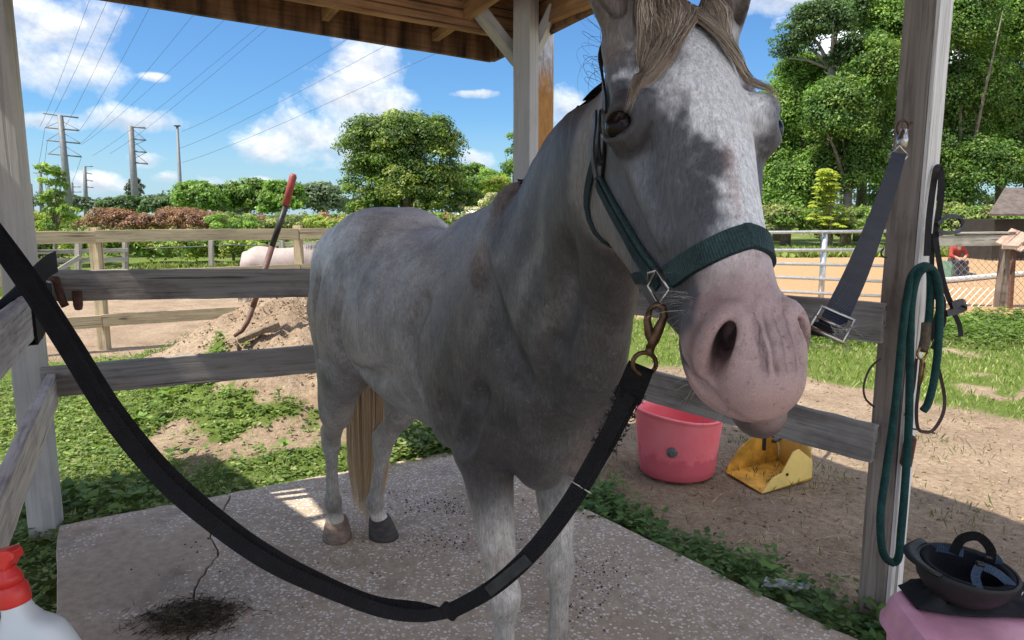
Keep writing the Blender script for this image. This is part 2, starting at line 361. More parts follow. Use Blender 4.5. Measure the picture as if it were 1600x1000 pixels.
def limb_hind(sd, stifle, hock, fet, hoof):
    st, ho, f, hf = (np.array(q) for q in (stifle, hock, fet, hoof))
    H.ell(hb(-1.04, .125 * sd, 1.12), (.18, .115, .29), np.stack([HF * .96 + HZ * .28, HR, HZ * .96 - HF * .28]), k=.07)
    H.ell(hb(-.88, .175 * sd, 1.02), (.14, .085, .22), np.stack([HF * .9 - HZ * .43, HR, HZ * .9 + HF * .43]), k=.07)
    H.cone(hb(-1.14, .12 * sd, 1.08), st * .45 + ho * .55, .105, .062, k=.06)
    H.ell(st, (.09, .07, .10), bodyax, k=.05)
    H.tube([(st, HR, HF, .085, .115), (st * .62 + ho * .38, HR, HF, .066, .092), (st * .3 + ho * .7, HR, HF, .043, .06), (ho, HR, HF, .036, .05)], k=.05)
    H.ell(ho, (.048, .034, .06), bodyax, k=.02); H.cone(ho - HF * .045 + HZ * .05, st * .35 + ho * .65 - HF * .05, .023, .018, k=.03)
    H.ell(ho - HF * .04 + HZ * .03, (.024, .026, .036), bodyax, k=.02)
    H.tube([(ho - HZ * .03, HR, HF, .032, .044), (ho + (f - ho) * .4, HR, HF, .025, .034), (ho + (f - ho) * .88, HR, HF, .027, .036)], k=.02)
    H.ell(f, (.04, .036, .042), bodyax, k=.02); H.cone(f, hf + HZ * .06, .033, .037, k=.02)
KN_R, KN_L = np.array(px(788, 934, 1.985)), np.array(px(874, 886, 2.15))
LEGS = {}
fr, fl = KN_R.copy(), KN_L.copy()
LEGS['fr'] = (fr, fr + HF * .0 - HZ * (fr[2] - .165), fr + HF * .055 - HZ * fr[2]); LEGS['fl'] = (fl, fl - HZ * (fl[2] - .165), fl + HF * .055 - HZ * fl[2])
limb_fore(1, *LEGS['fr']); limb_fore(-1, *LEGS['fl'])
hrH, hlH = np.array(gnd(527, 838)), np.array(gnd(596, 836))
LEGS['hr'] = (hb(-.95, .17, .87), np.array(px(517, 690, 3.14)), np.array(px(520, 783, 3.22)), hrH)
LEGS['hl'] = (hb(-.92, -.17, .87), np.array(px(597, 700, 3.25)), np.array(px(585, 786, 3.27)), hlH)
limb_hind(1, *LEGS['hr']); limb_hind(-1, *LEGS['hl'])
# neck
def nst(top, bot, w):
    top, bot = np.array(top, float), np.array(bot, float); up = top - bot; h = np.linalg.norm(up) / 2; return ((top + bot) / 2, None, up / (2 * h), w, h)
npol, nthr = hh(.0, -.045, 0), hh(.12, -.21, 0)
stn = [nst(npol, nthr, .082), nst(px(925, 132, 1.5), px(975, 415, 1.42), .092), nst(px(862, 220, 1.74), px(958, 520, 1.56), .115),
       nst(px(810, 282, 1.93), px(935, 640, 1.66), .15), nst(hb(-.1, 0, 1.47), hb(.2, 0, .9), .19)]
cs = [s[0] for s in stn]; st2 = []
for i, s in enumerate(stn):
    t = cs[min(i + 1, 4)] - cs[max(i - 1, 0)]; t /= np.linalg.norm(t); sd = np.cross(t, s[2]); sd /= np.linalg.norm(sd)
    sd = sd if sd @ HR > 0 else -sd; st2.append((s[0], sd, s[2], s[3], s[4]))
H.tube(st2, k=.07, n=6)
# GROOVES between the big muscles, laid on the surface as soft valleys
def surf_push(P, off, it=6):
    P = np.array(P, float).reshape(-1, 3)
    for _ in range(it):
        e = 1e-3; d = H.eval(P, .2); g = np.stack([H.eval(P + np.eye(3)[i] * e, .2) - d for i in range(3)], 1) / e; g /= np.linalg.norm(g, axis=1)[:, None] + 1e-9
        P = P - g * (d - off)[:, None] * .8
    return P, g
GR = []
for sd in (1, -1):
    GR += [([(-.17, .26 * sd, 1.24), (-.215, .27 * sd, 1.10), (-.20, .25 * sd, .95), (-.14, .22 * sd, .82)], .013, .040), ([(-.70, .32 * sd, 1.20), (-.735, .32 * sd, 1.05), (-.73, .30 * sd, .90), (-.70, .26 * sd, .82)], .015, .045),
           ([(.10, .17 * sd, 1.36), (.20, .17 * sd, 1.22), (.28, .15 * sd, 1.08)], .014, .05), ([(-.95, .3 * sd, 1.25), (-1.02, .3 * sd, 1.08), (-1.05, .28 * sd, .92)], .010, .05), ([(.14, .22 * sd, 1.02), (.10, .22 * sd, .92), (.04, .2 * sd, .85)], .011, .045), ([(-.34, .3 * sd, .98), (-.5, .33 * sd, .90), (-.64, .3 * sd, .90)], .008, .05)]
GR += [([(.42, 0, 1.12), (.36, 0, 1.0), (.33, 0, .9), (.28, 0, .80)], .016, .05), ([(.50, .16, 1.42), (.42, .14, 1.26), (.36, .10, 1.12)], .013, .05), ([(.50, .02, 1.42), (.42, .0, 1.26), (.36, -.02, 1.12)], .012, .05)]
for P, r_, k_ in GR:
    Q, g_ = surf_push(catmull([hb(*q) for q in P], 4), .0, 8)
    for a_, b_ in zip(Q[:-1], Q[1:]): H.cone(a_, b_, r_, r_, k=k_, op='s')
# head
def hst(a, nt_, nb, w): return (hh(a, (nt_ + nb) / 2, 0), ES, EN, w * HS * HW, (nt_ - nb) / 2 * HS)
H.tube([hst(-.03, .010, -.15, .062), hst(.04, .034, -.17, .078), hst(.11, .047, -.175, .088), hst(.18, .050, -.17, .088), hst(.26, .043, -.15, .072), hst(.35, .031, -.13, .056),
        hst(.44, .022, -.13, .047), hst(.51, .012, -.12, .046), hst(.56, .000, -.115, .047), hst(.605, -.018, -.108, .043)], k=.02, n=5)
hax = np.stack([EA, EN, ES])
def HSx(r): return tuple(q * HS for q in r)
for sd in (1, -1):
    H.ell(hh(.17, -.165, .050 * sd), HSx((.13, .115, .034)), hax, k=.05); H.ell(hh(.30, -.145, .040 * sd), HSx((.13, .07, .028)), hax, k=.05)             # jowl
    H.cone(hh(.19, -.25, .038 * sd), hh(.44, -.145, .022 * sd), .028 * HS, .022 * HS, k=.05)
    H.cone(hh(.03, -.03, .07 * sd), hh(.17, -.005, .088 * sd), .03 * HS, .024 * HS, k=.03)   # temple
    H.cone(hh(.215, -.045, .090 * sd), hh(.36, -.072, .060 * sd), .014 * HS, .008 * HS, k=.03)   # facial crest
    H.ell(hh(.180, .000, .087 * sd), HSx((.044, .026, .028)), hax, k=.02)              # brow
    H.ell(hh(.207, -.024, .094 * sd), HSx((.034, .032, .024)), hax, k=.02)             # orbit
    H.ell(hh(.125, .012, .086 * sd), HSx((.022, .014, .016)), hax, k=.04, op='s')
    H.ell(hh(.540, -.040, .040 * sd), HSx((.052, .050, .027)), hax, k=.025); H.ell(hh(.525, -.080, .040 * sd), HSx((.062, .042, .030)), hax, k=.03); H.ell(hh(.545, -.108, .030 * sd), HSx((.05, .034, .026)), hax, k=.02); H.ell(hh(.576, -.098, .020 * sd), HSx((.046, .040, .030)), hax, k=.025)            # nostril flare
H.ell(hh(.578, -.034, 0), HSx((.046, .038, .048)), hax, k=.03); H.ell(hh(.602, -.040, .020), HSx((.030, .030, .026)), hax, k=.02); H.ell(hh(.602, -.040, -.020), HSx((.030, .030, .026)), hax, k=.02)                         # upper lip
H.ell(hh(.612, -.112, -.022), HSx((.046, .036, .040)), hax, k=.010)                        # lower lip
H.cone(hh(.42, -.145, 0), hh(.54, -.132, 0), .036, .034, k=.05)                         # chin
EYES = {}
for sd in (1, -1):
    e = hh(.200, -.020, .098 * sd); EYES[sd] = e
    out = ES * sd * .86 + EN * .42 + EA * .05; out /= np.linalg.norm(out)
    up = -EA + EN * .35; up -= out * (up @ out); up /= np.linalg.norm(up); side = np.cross(out, up)
    EYES[sd] = (e, out, up, side)
    H.ell(e + out * .017, (.031, .025, .024), np.stack([side, up, out]), k=.008, op='s')
    th = np.linspace(0, 2 * np.pi, 15)
    for lo_, r0, dz in ((0, .0065, .0), (1, .005, .0)):
        pts = [e + out * (.0155 - .010 * abs(math.cos(t)) ** 2) + side * .033 * math.cos(t) + up * (.0255 if lo_ == 0 else .0225) * math.sin(t) for t in (th[:8] if lo_ == 0 else th[7:])]
        for a, b in zip(pts[:-1], pts[1:]): H.cone(a, b, r0, r0, k=.006)
    # nostril: a tall comma-shaped opening
    no = hh(.565, -.024, .049 * sd); o2 = ES * sd * .56 + EN * .55 + EA * .60; o2 /= np.linalg.norm(o2)
    u2 = -EA * .75 + EN * .62 - ES * sd * .25; u2 -= o2 * (u2 @ o2); u2 /= np.linalg.norm(u2); s2 = np.cross(o2, u2)
    for t0, t1 in zip(np.linspace(0, 2 * np.pi, 17)[:-1], np.linspace(0, 2 * np.pi, 17)[1:]):
        q0, q1 = (no - o2 * .010 + u2 * (.054 * math.cos(t)) + s2 * (.021 * math.sin(t)) - o2 * (.020 * math.cos(t) ** 2) for t in (t0, t1)); H.cone(q0, q1, .0062, .0062, k=.016)
    H.ell(no, HSx((.0125, .046, .030)), np.stack([s2, u2, o2]), k=.012, op='s')
    H.ell(no - o2 * .034 + u2 * .010, HSx((.013, .030, .050)), np.stack([s2, u2, o2]), k=.008, op='s')
    # mouth corner line
    for q0, q1 in (((.47, -.105, .058), (.53, -.098, .056)), ((.53, -.098, .056), (.585, -.084, .052)), ((.585, -.084, .052), (.634, -.074, .032)), ((.634, -.074, .032), (.655, -.071, .0))): H.cone(hh(q0[0], q0[1], q0[2] * sd), hh(q1[0], q1[1], q1[2] * sd), .0065, .0085, k=.010, op='s')
pass
# ears: pricked cups
EARS = []
for sd in (1, -1):
    e0 = hh(.012, .0, .068 * sd); tip = e0 + (-EA * .165 + EN * .085 + ES * sd * .075) * HS
    ax = (tip - e0); L = np.linalg.norm(ax); ax /= L; op_ = EN * .75 + ES * sd * .55; op_ -= ax * (op_ @ ax); op_ /= np.linalg.norm(op_); sx = np.cross(ax, op_); EARS.append((e0, tip, op_))
    H.tube([(e0 - ax * .02, sx, op_, .036, .034), (e0 + ax * L * .3, sx, op_, .040, .032), (e0 + ax * L * .65, sx, op_, .030, .024), (e0 + ax * L * .98, sx, op_, .007, .008)], k=.02)
    H.tube([(e0 + ax * L * .12 + op_ * .02, sx, op_, .016, .02), (e0 + ax * L * .35 + op_ * .022, sx, op_, .027, .026), (e0 + ax * L * .68 + op_ * .018, sx, op_, .019, .02), (e0 + ax * L * .92 + op_ * .012, sx, op_, .005, .008)], k=.006, op='s')
HRES = globals().get('HRES', .0055)
HB = np.stack([HF, HR, HZ])
HV, HQ = H.mesh(HB, HO, (-1.36, -.40, .02), (1.30, .62, 2.06), HRES)
def edges_of(Q):
    e = np.concatenate([Q[:, [0, 1]], Q[:, [1, 2]], Q[:, [2, 3]], Q[:, [3, 0]]]); return e
def smooth_v(V, Q, wt, it):
    e = edges_of(Q); cnt = np.bincount(e[:, 0], minlength=len(V)) + np.bincount(e[:, 1], minlength=len(V)); cnt = np.maximum(cnt, 1)
    for k in range(it):
        for lam in (.55, -.57 if k % 2 else -.5):
            S = np.zeros_like(V)
            for c in range(3): S[:, c] = np.bincount(e[:, 0], V[e[:, 1], c], len(V)) + np.bincount(e[:, 1], V[e[:, 0], c], len(V))
            V = V + (S / cnt[:, None] - V) * (lam * wt)[:, None]
    return V
LB = (HV - HO) @ HB.T                                    # body coordinates of every vertex
LH = ((HV - HP) @ np.stack([EA, EN, ES]).T) / HS           # head coordinates
def sstep(x, a, b): t = np.clip((x - a) / (b - a), 0, 1); return t * t * (3 - 2 * t)
hq_ = LH - np.array([.28, -.1, 0]); hq_[:, 0] *= np.where(hq_[:, 0] > 0, .75, 1.0); hw_ = 1 - sstep(np.linalg.norm(hq_, axis=1), .34, .46)   # 1 on the head
sw = np.clip(1 - hw_, 0, 1) * np.maximum(sstep(LB[:, 2] + LB[:, 0] * .25, 1.32, 1.46) * sstep(LB[:, 0], -.5, -.25), sstep(LB[:, 0], .27, .36) * sstep(LB[:, 2], 1.1, 1.2) * .5)
HV = smooth_v(HV, HQ, sw * .95 + .05, 24)
def vnorm(V, Q):
    n = np.cross(V[Q[:, 2]] - V[Q[:, 0]], V[Q[:, 3]] - V[Q[:, 1]]); N = np.zeros_like(V)
    for c in range(3): N[:, c] = sum(np.bincount(Q[:, k], n[:, c], len(V)) for k in range(4))
    return N / (np.linalg.norm(N, axis=1)[:, None] + 1e-12)
LB = (HV - HO) @ HB.T; LH = ((HV - HP) @ np.stack([EA, EN, ES]).T) / HS
# FOLDS: muzzle wrinkles, ribs, loose skin, as real relief
def vnoise(P, sc, seed=0):
    "smooth value noise in 0..1 at points P"
    Q = np.asarray(P, np.float64) * sc + seed * 17.3; I = np.floor(Q).astype(np.int64); F = Q - I; F = F * F * (3 - 2 * F); out = np.zeros(len(Q))
    for dx in (0, 1):
        for dy in (0, 1):
            for dz in (0, 1):
                h = ((I[:, 0] + dx) * 374761393 + (I[:, 1] + dy) * 668265263 + (I[:, 2] + dz) * 2147483647 + seed * 974711) & 0x7fffffff
                h = ((h ^ (h >> 13)) * 1274126177) & 0x7fffffff; h = (h ^ (h >> 16)) & 0xffff
                w = (F[:, 0] if dx else 1 - F[:, 0]) * (F[:, 1] if dy else 1 - F[:, 1]) * (F[:, 2] if dz else 1 - F[:, 2]); out += w * h / 65535.0
    return out
def fnoise(P, sc, seed=0, o=3):
    return sum(vnoise(P, sc * 2 ** i, seed + i) * .5 ** i for i in range(o)) / sum(.5 ** i for i in range(o))
VN = vnorm(HV, HQ); A_, N_, S_ = LH.T; VN *= np.sign((VN * (HV - HV.mean(0))).sum(1).mean())
fold = sstep(A_, .50, .56) * sstep(.62 - A_, 0, .02) * sstep(N_ + .10, 0, .03) * sstep(.048 - np.abs(S_ + .004), 0, .02)
ph = S_ * 330 + (fnoise(LH, 14, 3, 2) - .5) * 3; disp = -fold * .0040 * np.maximum(np.sin(ph), -.2)
bodyw = (1 - hw_) * sstep(LB[:, 2], .8, 1.0); st_ = HV * np.array((1, 1, .38))
disp += bodyw * (fnoise(st_, 9, 5, 3) - .5) * .012
rib = np.exp(-((LB[:, 0] + .42) / .2) ** 2) * sstep(np.abs(LB[:, 1]), .16, .22); disp += rib * .0022 * np.sin((LB[:, 0] + (LB[:, 2] - 1) * .22) * 75)
thr = np.exp(-(((LB - np.array((.40, .1, 1.28))) / np.array((.14, .2, .15))) ** 2).sum(1)); disp += thr * .0010 * np.sin(LB[:, 2] * 150 + LB[:, 0] * 60 + fnoise(HV, 12, 8, 2) * 6)
brw = np.exp(-(((LH - np.array((.165, .01, .105))) / np.array((.03, .03, .03))) ** 2).sum(1)); disp += brw * .0018 * np.sin(A_ * 520 + S_ * 150)
HV = HV + VN * disp[:, None]; LB = (HV - HO) @ HB.T; LH = ((HV - HP) @ np.stack([EA, EN, ES]).T) / HS
# ------------------------------------------------------------------ coat colours, eyes, hooves, hair
def put_color(me, name, C):
    a = me.color_attributes.new(name, 'FLOAT_COLOR', 'POINT'); C4 = np.ones((len(C), 4), np.float32); C4[:, :3] = C; a.data.foreach_set('color', C4.ravel())
def lerp3(C, c, w): return C * (1 - w[:, None]) + np.array(c) * w[:, None]
def gauss(P, c, r): return np.exp(-(((P - np.array(c)) / np.array(r)) ** 2).sum(1))
def coat(V):
    b = (V - HO) @ HB.T; h = ((V - HP) @ np.stack([EA, EN, ES]).T) / HS; A, N, S = h.T
    n1 = fnoise(V, 9, 1, 4); n2 = fnoise(V, 28, 5, 3); n3 = fnoise(V, 70, 9, 2)
    C = np.ones((len(V), 3)) * np.array((.215, .205, .200))
    C = lerp3(C, (.56, .555, .55), sstep(b[:, 2] + (n1 - .5) * .25, 1.15, 1.46) * sstep(-b[:, 0], .1, .5))                  # pale back and croup, with the coat's sheen painted in
    C = lerp3(C, (.27, .26, .255), gauss(b, (-.5, .28, 1.05), (.3, .3, .25)) * .8)                                      # barrel dapple
    C = lerp3(C, (.042, .038, .038), np.clip(gauss(b, (.12, .12, 1.0), (.26, .3, .32)) * 1.8, 0, 1) * .94)             # dark shoulder and breast
    C = lerp3(C, (.17, .135, .12), gauss(b, (.24, -.04, .92), (.12, .09, .16)) * .8)                                    # brownish breast
    C = lerp3(C, (.25, .23, .215), gauss(b, (.2, -.2, 1.0), (.15, .1, .25)) * .8)
    C = lerp3(C, (.085, .075, .07), np.clip(gauss(b, (.42, .12, 1.32), (.2, .2, .22)) * 1.3, 0, 1) * .85)                                     # dark throat
    C = lerp3(C, (.20, .155, .13), gauss(b, (.08, .12, 1.3), (.12, .12, .12)) * .55)
    nk = sstep(b[:, 0], .02, .22) * sstep(b[:, 2], .85, 1.05); C = lerp3(C, (.046, .043, .042), np.clip(nk * (.75 + .4 * n1), 0, 1))
    for u0, wd in ((.34, .03), (.22, .035), (.47, .03)): C = lerp3(C, (.27, .26, .25), np.exp(-((b[:, 0] - u0 - (b[:, 2] - 1.4) * .5 - (n1 - .5) * .1) / wd) ** 2) * sstep(b[:, 2], 1.0, 1.4) * .32 * (1 - hw_))  # pale neck streaks: sheen of the coat put into its colour
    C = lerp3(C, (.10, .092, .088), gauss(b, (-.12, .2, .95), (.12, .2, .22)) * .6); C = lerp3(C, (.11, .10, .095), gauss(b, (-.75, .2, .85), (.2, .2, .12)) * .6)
    leg = sstep(.74 - b[:, 2], 0, .18) ; C = lerp3(C, (.40, .375, .345), leg * .9)
    C = lerp3(C, (.24, .19, .15), leg * sstep(.34 - b[:, 2], 0, .12) * .5); C = lerp3(C, (.24, .2, .17), leg * sstep(n1, .55, .7) * .6)
    hind = sstep(-b[:, 0], .8, .9); C = lerp3(C, (.21, .195, .18), hind * leg * .75); C = lerp3(C, (.5, .46, .42), hind * sstep(.15 - b[:, 2], 0, .05))
    n4 = fnoise(V * np.array((1, 1, .6)), 17, 21, 3); C *= (.68 + .64 * n1)[:, None] * (.80 + .4 * n2)[:, None] * (.89 + .22 * sstep(n4, .36, .62))[:, None] * (.86 + .28 * n3)[:, None]
    # head
    hm = np.clip(hw_ * sstep(A, -.03, .05) * sstep(N + .33 + np.minimum(0, A - .12) * .9, 0, .05), 0, 1); hw2 = hm
    K = np.ones((len(V), 3)) * np.array((.060, .064, .075)); K = lerp3(K, (.105, .113, .132), sstep(n1, .45, .72) * .7)
    K = lerp3(K, (.14, .128, .12), sstep(-N, .14, .22) * (1 - sstep(A, .34, .42)))                                         # jaw
    wob = (n1 - .5) * .11 + (n2 - .5) * .07 + (n3 - .5) * .03
    right = np.interp(A, [0, .06, .11, .15, .19, .24, .30, .40, .46], [.045, .055, .078, .082, .056, .034, .020, .022, .06]) + wob      # edge of the blaze, right side
    bl = sstep(right - S, -.022, .026) * sstep(N, -.06, -.01) * sstep(S + .115 + wob, 0, .03)
    K = lerp3(K, (.17, .145, .13), sstep(.11 - A, 0, .05) * (1 - bl) * .8); K = lerp3(K, (.80, .81, .84), bl)
    K = lerp3(K, (.20, .205, .225), gauss(h, (.115, .045, .035), (.025, .05, .018)) * .85); K = lerp3(K, (.22, .22, .24), gauss(h, (.175, .04, .062), (.05, .05, .022)) * .6)
    K = lerp3(K, (.25, .25, .27), sstep(-S, .075, .11) * sstep(.27 - A, 0, .1) * .75)                                     # grey round the left eye
    K = lerp3(K, (.40, .30, .29), np.exp(-((S + .0 - (A - .3) * .08) / .011) ** 2) * sstep(A, .24, .3) * sstep(.45 - A, 0, .08) * .55)
    K = lerp3(K, (.30, .28, .28), bl * sstep(n3, .58, .75) * .5)
    pk = sstep(A + (n2 - .5) * .04 + (n1 - .5) * .05 - np.abs(S + .01) * .35, .395, .445) * sstep(N + .105, 0, .02)
    K = lerp3(K, (.31, .212, .21), pk * .95); K = lerp3(K, (.15, .115, .115), pk * sstep(n1 + (n2 - .5) * .6, .5, .66) * sstep(A, .44, .5) * .45)
    K = lerp3(K, (.52, .45, .45), pk * sstep(.50 - A, 0, .07) * .75)
    K = lerp3(K, (.045, .045, .055), sstep(S + (n2 - .5) * .012, .044, .054) * sstep(-N, .028, .05) * sstep(A, .37, .41) * sstep(.535 - A, 0, .03) * sstep(N + .125, 0, .02) * .95)   # slate patch behind the right nostril
    K = lerp3(K, (.05, .05, .06), sstep(-S, .066, .078) * sstep(-N, .0, .02) * sstep(A, .48, .50) * sstep(n2 + .25, .55, .75) * .9)
    K = lerp3(K, (.33, .22, .21), sstep(-N, .085, .10) * sstep(A, .54, .57)); K = lerp3(K, (.034, .028, .028), sstep(-N, .072, .080) * sstep(-S, -.035, -.005) * sstep(A, .53, .56) * .9); K = lerp3(K, (.10, .06, .06), np.exp(-((N + .072) / .006) ** 2) * sstep(A, .5, .56) * .6)
    K = lerp3(K, (.2, .15, .15), pk * sstep(n3, .58, .76) * .55); K = lerp3(K, (.22, .17, .17), pk * sstep(n1 + (n2 - .5) * .5, .60, .74) * .4); K = lerp3(K, (.30, .20, .19), pk * sstep(A, .57, .60) * .5)
    for sd in (1, -1):
        e = EYES[sd][0]; d = np.sqrt((((V - e) @ np.stack([EA, EN, ES]).T / np.array((.05, .044, .065))) ** 2).sum(1)); K = lerp3(K, (.028, .025, .026), sstep(1.35 - d + (n2 - .5) * .7, 0, .5) * (.93 if sd > 0 else .5))
        no = hh(.565, -.024, .049 * sd); o2 = ES * sd * .56 + EN * .55 + EA * .60; o2 = o2 / np.linalg.norm(o2); dp = (no - V) @ o2; lat = np.linalg.norm(V - no + dp[:, None] * o2, axis=1); K = lerp3(K, (.085, .045, .043), sstep(dp, .008, .026) * sstep(.055 - lat, 0, .015) * sstep(.09 - dp, 0, .02) * .93)
        K = lerp3(K, (.30, .19, .18), sstep(.062 - lat, 0, .02) * sstep(np.abs(dp), .012, .004) * .25)
    ear = (A < .02) & (N > .01); K[ear] = np.array((.17, .135, .115)) * (.7 + .6 * n1[ear])[:, None]
    K *= (.86 + .28 * n2)[:, None] * (.9 + .2 * n3)[:, None]
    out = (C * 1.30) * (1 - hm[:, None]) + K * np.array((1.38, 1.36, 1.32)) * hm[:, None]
    for e0, tip, op_ in EARS:
        ax = tip - e0; L = np.linalg.norm(ax); ax = ax / L; t = (V - e0) @ ax; rel = V - e0 - t[:, None] * ax; d = np.linalg.norm(rel, axis=1); w = sstep(.07 - d, 0, .02) * sstep(t, -.02, .03)
        inner = sstep(rel @ op_, -.012, .012); out = out * (1 - w[:, None]) + (np.array((.30, .235, .19)) * (1 - inner[:, None] * .62) * (.7 + .6 * n1)[:, None]) * w[:, None]
    return np.clip(out, 0, .85)
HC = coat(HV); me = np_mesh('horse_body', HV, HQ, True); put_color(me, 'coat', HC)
A_, N_, S_ = LH.T
wr = sstep(A_, .50, .56) * sstep(.615 - A_, 0, .02) * sstep(N_ + .09, 0, .03) * sstep(.042 - np.abs(S_ + .004), 0, .02)
mk = np.stack([wr, sstep(A_, .42, .5) * hw_, sstep(LB[:, 2], .2, .5) * (1 - hw_)], 1); put_color(me, 'mask', mk)
hcat = me.attributes.new('headco', 'FLOAT_VECTOR', 'POINT'); hcat.data.foreach_set('vector', LH.astype(np.float32).ravel())
def mat_coat():
    m, nt = new_mat('grey_coat'); at = nt.n('ShaderNodeVertexColor', layer_name='coat'); mk = nt.n('ShaderNodeVertexColor', layer_name='mask'); sp = nt.n('ShaderNodeSeparateColor'); nt.l(mk.outputs[0], sp.inputs[0])
    hair = coords(nt, (420, 420, 70), (.25, .12, 0)); h1 = noise(nt, hair, 1, 3, .65); h2 = noise(nt, coords(nt, (150, 150, 28), (.25, .12, 0)), 1, 4, .65)
    sw = noise(nt, coords(nt, (1, 1, 1)), 95, 3, .7)
    fleck = ramp(nt, noise(nt, coords(nt, (1, 1, .55)), 130, 2, .5), [(.66, (1, 1, 1)), (.74, (.35, .33, .33))])
    t = ramp(nt, h2, [(.25, (.62, .62, .62)), (.75, (1.32, 1.32, 1.32))]); t2 = ramp(nt, h1, [(.3, (.72, .72, .72)), (.7, (1.25, 1.25, 1.25))])
    dust = ramp(nt, sw, [(.60, (0, 0, 0)), (.72, (.09, .085, .08))])
    c = mixc(nt, 1.0, at.outputs[0], t, 'MULTIPLY'); c = mixc(nt, 1.0, c, t2, 'MULTIPLY'); c = mixc(nt, .5, c, fleck, 'MULTIPLY')
    hair_on = mathn(nt, 'SUBTRACT', 1.0, sp.outputs[1], clamp=True)
    c = mixc(nt, hair_on, at.outputs[0], c); c = mixc(nt, sp.outputs[2], c, mixc(nt, 1.0, c, dust, 'ADD'))
    hc = nt.n('ShaderNodeAttribute', attribute_name='headco'); sx = nt.n('ShaderNodeSeparateXYZ'); nt.l(hc.outputs['Vector'], sx.inputs[0])
    nz = noise(nt, hc.outputs['Vector'], 22, 2, .5)
    ph = mathn(nt, 'MULTIPLY_ADD', sx.outputs[2], 210.0, mathn(nt, 'MULTIPLY', nz, 4.0)); wv = mathn(nt, 'ABSOLUTE', mathn(nt, 'SINE', ph)); wv = mathn(nt, 'POWER', wv, .8)
    wr = mathn(nt, 'MULTIPLY', mathn(nt, 'SUBTRACT', wv, 1.0), mathn(nt, 'MULTIPLY', sp.outputs[0], mathn(nt, 'MULTIPLY_ADD', nz, 4.0, .4)))
    skin = mathn(nt, 'MULTIPLY', noise(nt, coords(nt), 260, 4, .65), mathn(nt, 'MULTIPLY', sp.outputs[1], .55))
    hb_ = mathn(nt, 'MULTIPLY', mathn(nt, 'ADD', mathn(nt, 'MULTIPLY', h1, .5), mathn(nt, 'MULTIPLY', h2, .9)), mathn(nt, 'MULTIPLY_ADD', hair_on, .9, .1))
    mus = mathn(nt, 'MULTIPLY', noise(nt, coords(nt, (1, 1, .45)), 14, 4, .6), mathn(nt, 'MULTIPLY', sp.outputs[2], 2.8))
    bump = mathn(nt, 'ADD', mathn(nt, 'ADD', wr, skin), mathn(nt, 'ADD', hb_, mus))
    fr = ramp(nt, noise(nt, coords(nt), 75, 3, .6), [(.60, (1, 1, 1)), (.70, (.55, .5, .5))]); por = ramp(nt, noise(nt, coords(nt), 420, 3, .7), [(.3, (.78, .78, .78)), (.7, (1.2, 1.2, 1.2))]); c = mixc(nt, mathn(nt, 'MULTIPLY', sp.outputs[1], .8), c, mixc(nt, 1.0, mixc(nt, 1.0, c, fr, 'MULTIPLY'), por, 'MULTIPLY'))
    finish(nt, c, mathn(nt, 'MULTIPLY_ADD', sp.outputs[1], .02, .46), bump, .0032, .9, spec=.42, sheen=.04); return m
M_coat = mat_coat()
horse = empty('horse', (HO[0], HO[1], 0), 'grey horse with white blaze and pink muzzle wearing a green halter on the slab', 'horse')
body = link('horse_body', me, M_coat, horse)
M_eye = simple('eye_dark', (.010, .007, .006), .13, .4, 40, bump=0, spec=.14)
for sd in (1, -1):
    e, out, up, side = EYES[sd]; b = MB(); b.sphere(Vector(e + out * (.0035 if sd > 0 else .002)), .0268, 20, 14); b.build('eye', M_eye, horse, True)
M_hoof = simple('hoof_horn', (.055, .045, .04), .6, .5, 25, bump=.002, stretch=(1, 1, 3)); M_hoof2 = simple('hoof_worn', (.21, .15, .115), .65, .45, 22, bump=.002, stretch=(1, 1, 3))
def hoof(c, mat, yaw):
    R = Matrix.Rotation(yaw, 3, 'Z'); prof = [(.072, 0.0), (.071, .012), (.062, .05), (.053, .078), (.046, .088), (.03, .09)]; V = []; F = []; seg = 22
    for r, z in prof:
        for k in range(seg):
            a = 2 * math.pi * k / seg; f = 1.12 if math.cos(a) > 0 else .82
            V.append(Vector(c) + R @ Vector((r * math.cos(a) * f - z * .42 + .018, r * .92 * math.sin(a), z)))
    for i in range(len(prof) - 1):
        for k in range(seg): k2 = (k + 1) % seg; F.append((i * seg + k, i * seg + k2, (i + 1) * seg + k2, (i + 1) * seg + k))
    F.append(tuple(reversed(range(seg)))); F.append(tuple((len(prof) - 1) * seg + k for k in range(seg)))
    link('hoof', py_mesh('hoof', V, F), mat, horse, True)
HYW = math.atan2(HF[1], HF[0])
for key, mt, dy in (('fr', M_hoof, -.1), ('fl', M_hoof, .05), ('hr', M_hoof2, -.35), ('hl', M_hoof, .12)): c = LEGS[key][-1]; hoof((c[0], c[1], .002), mt, HYW + dy)
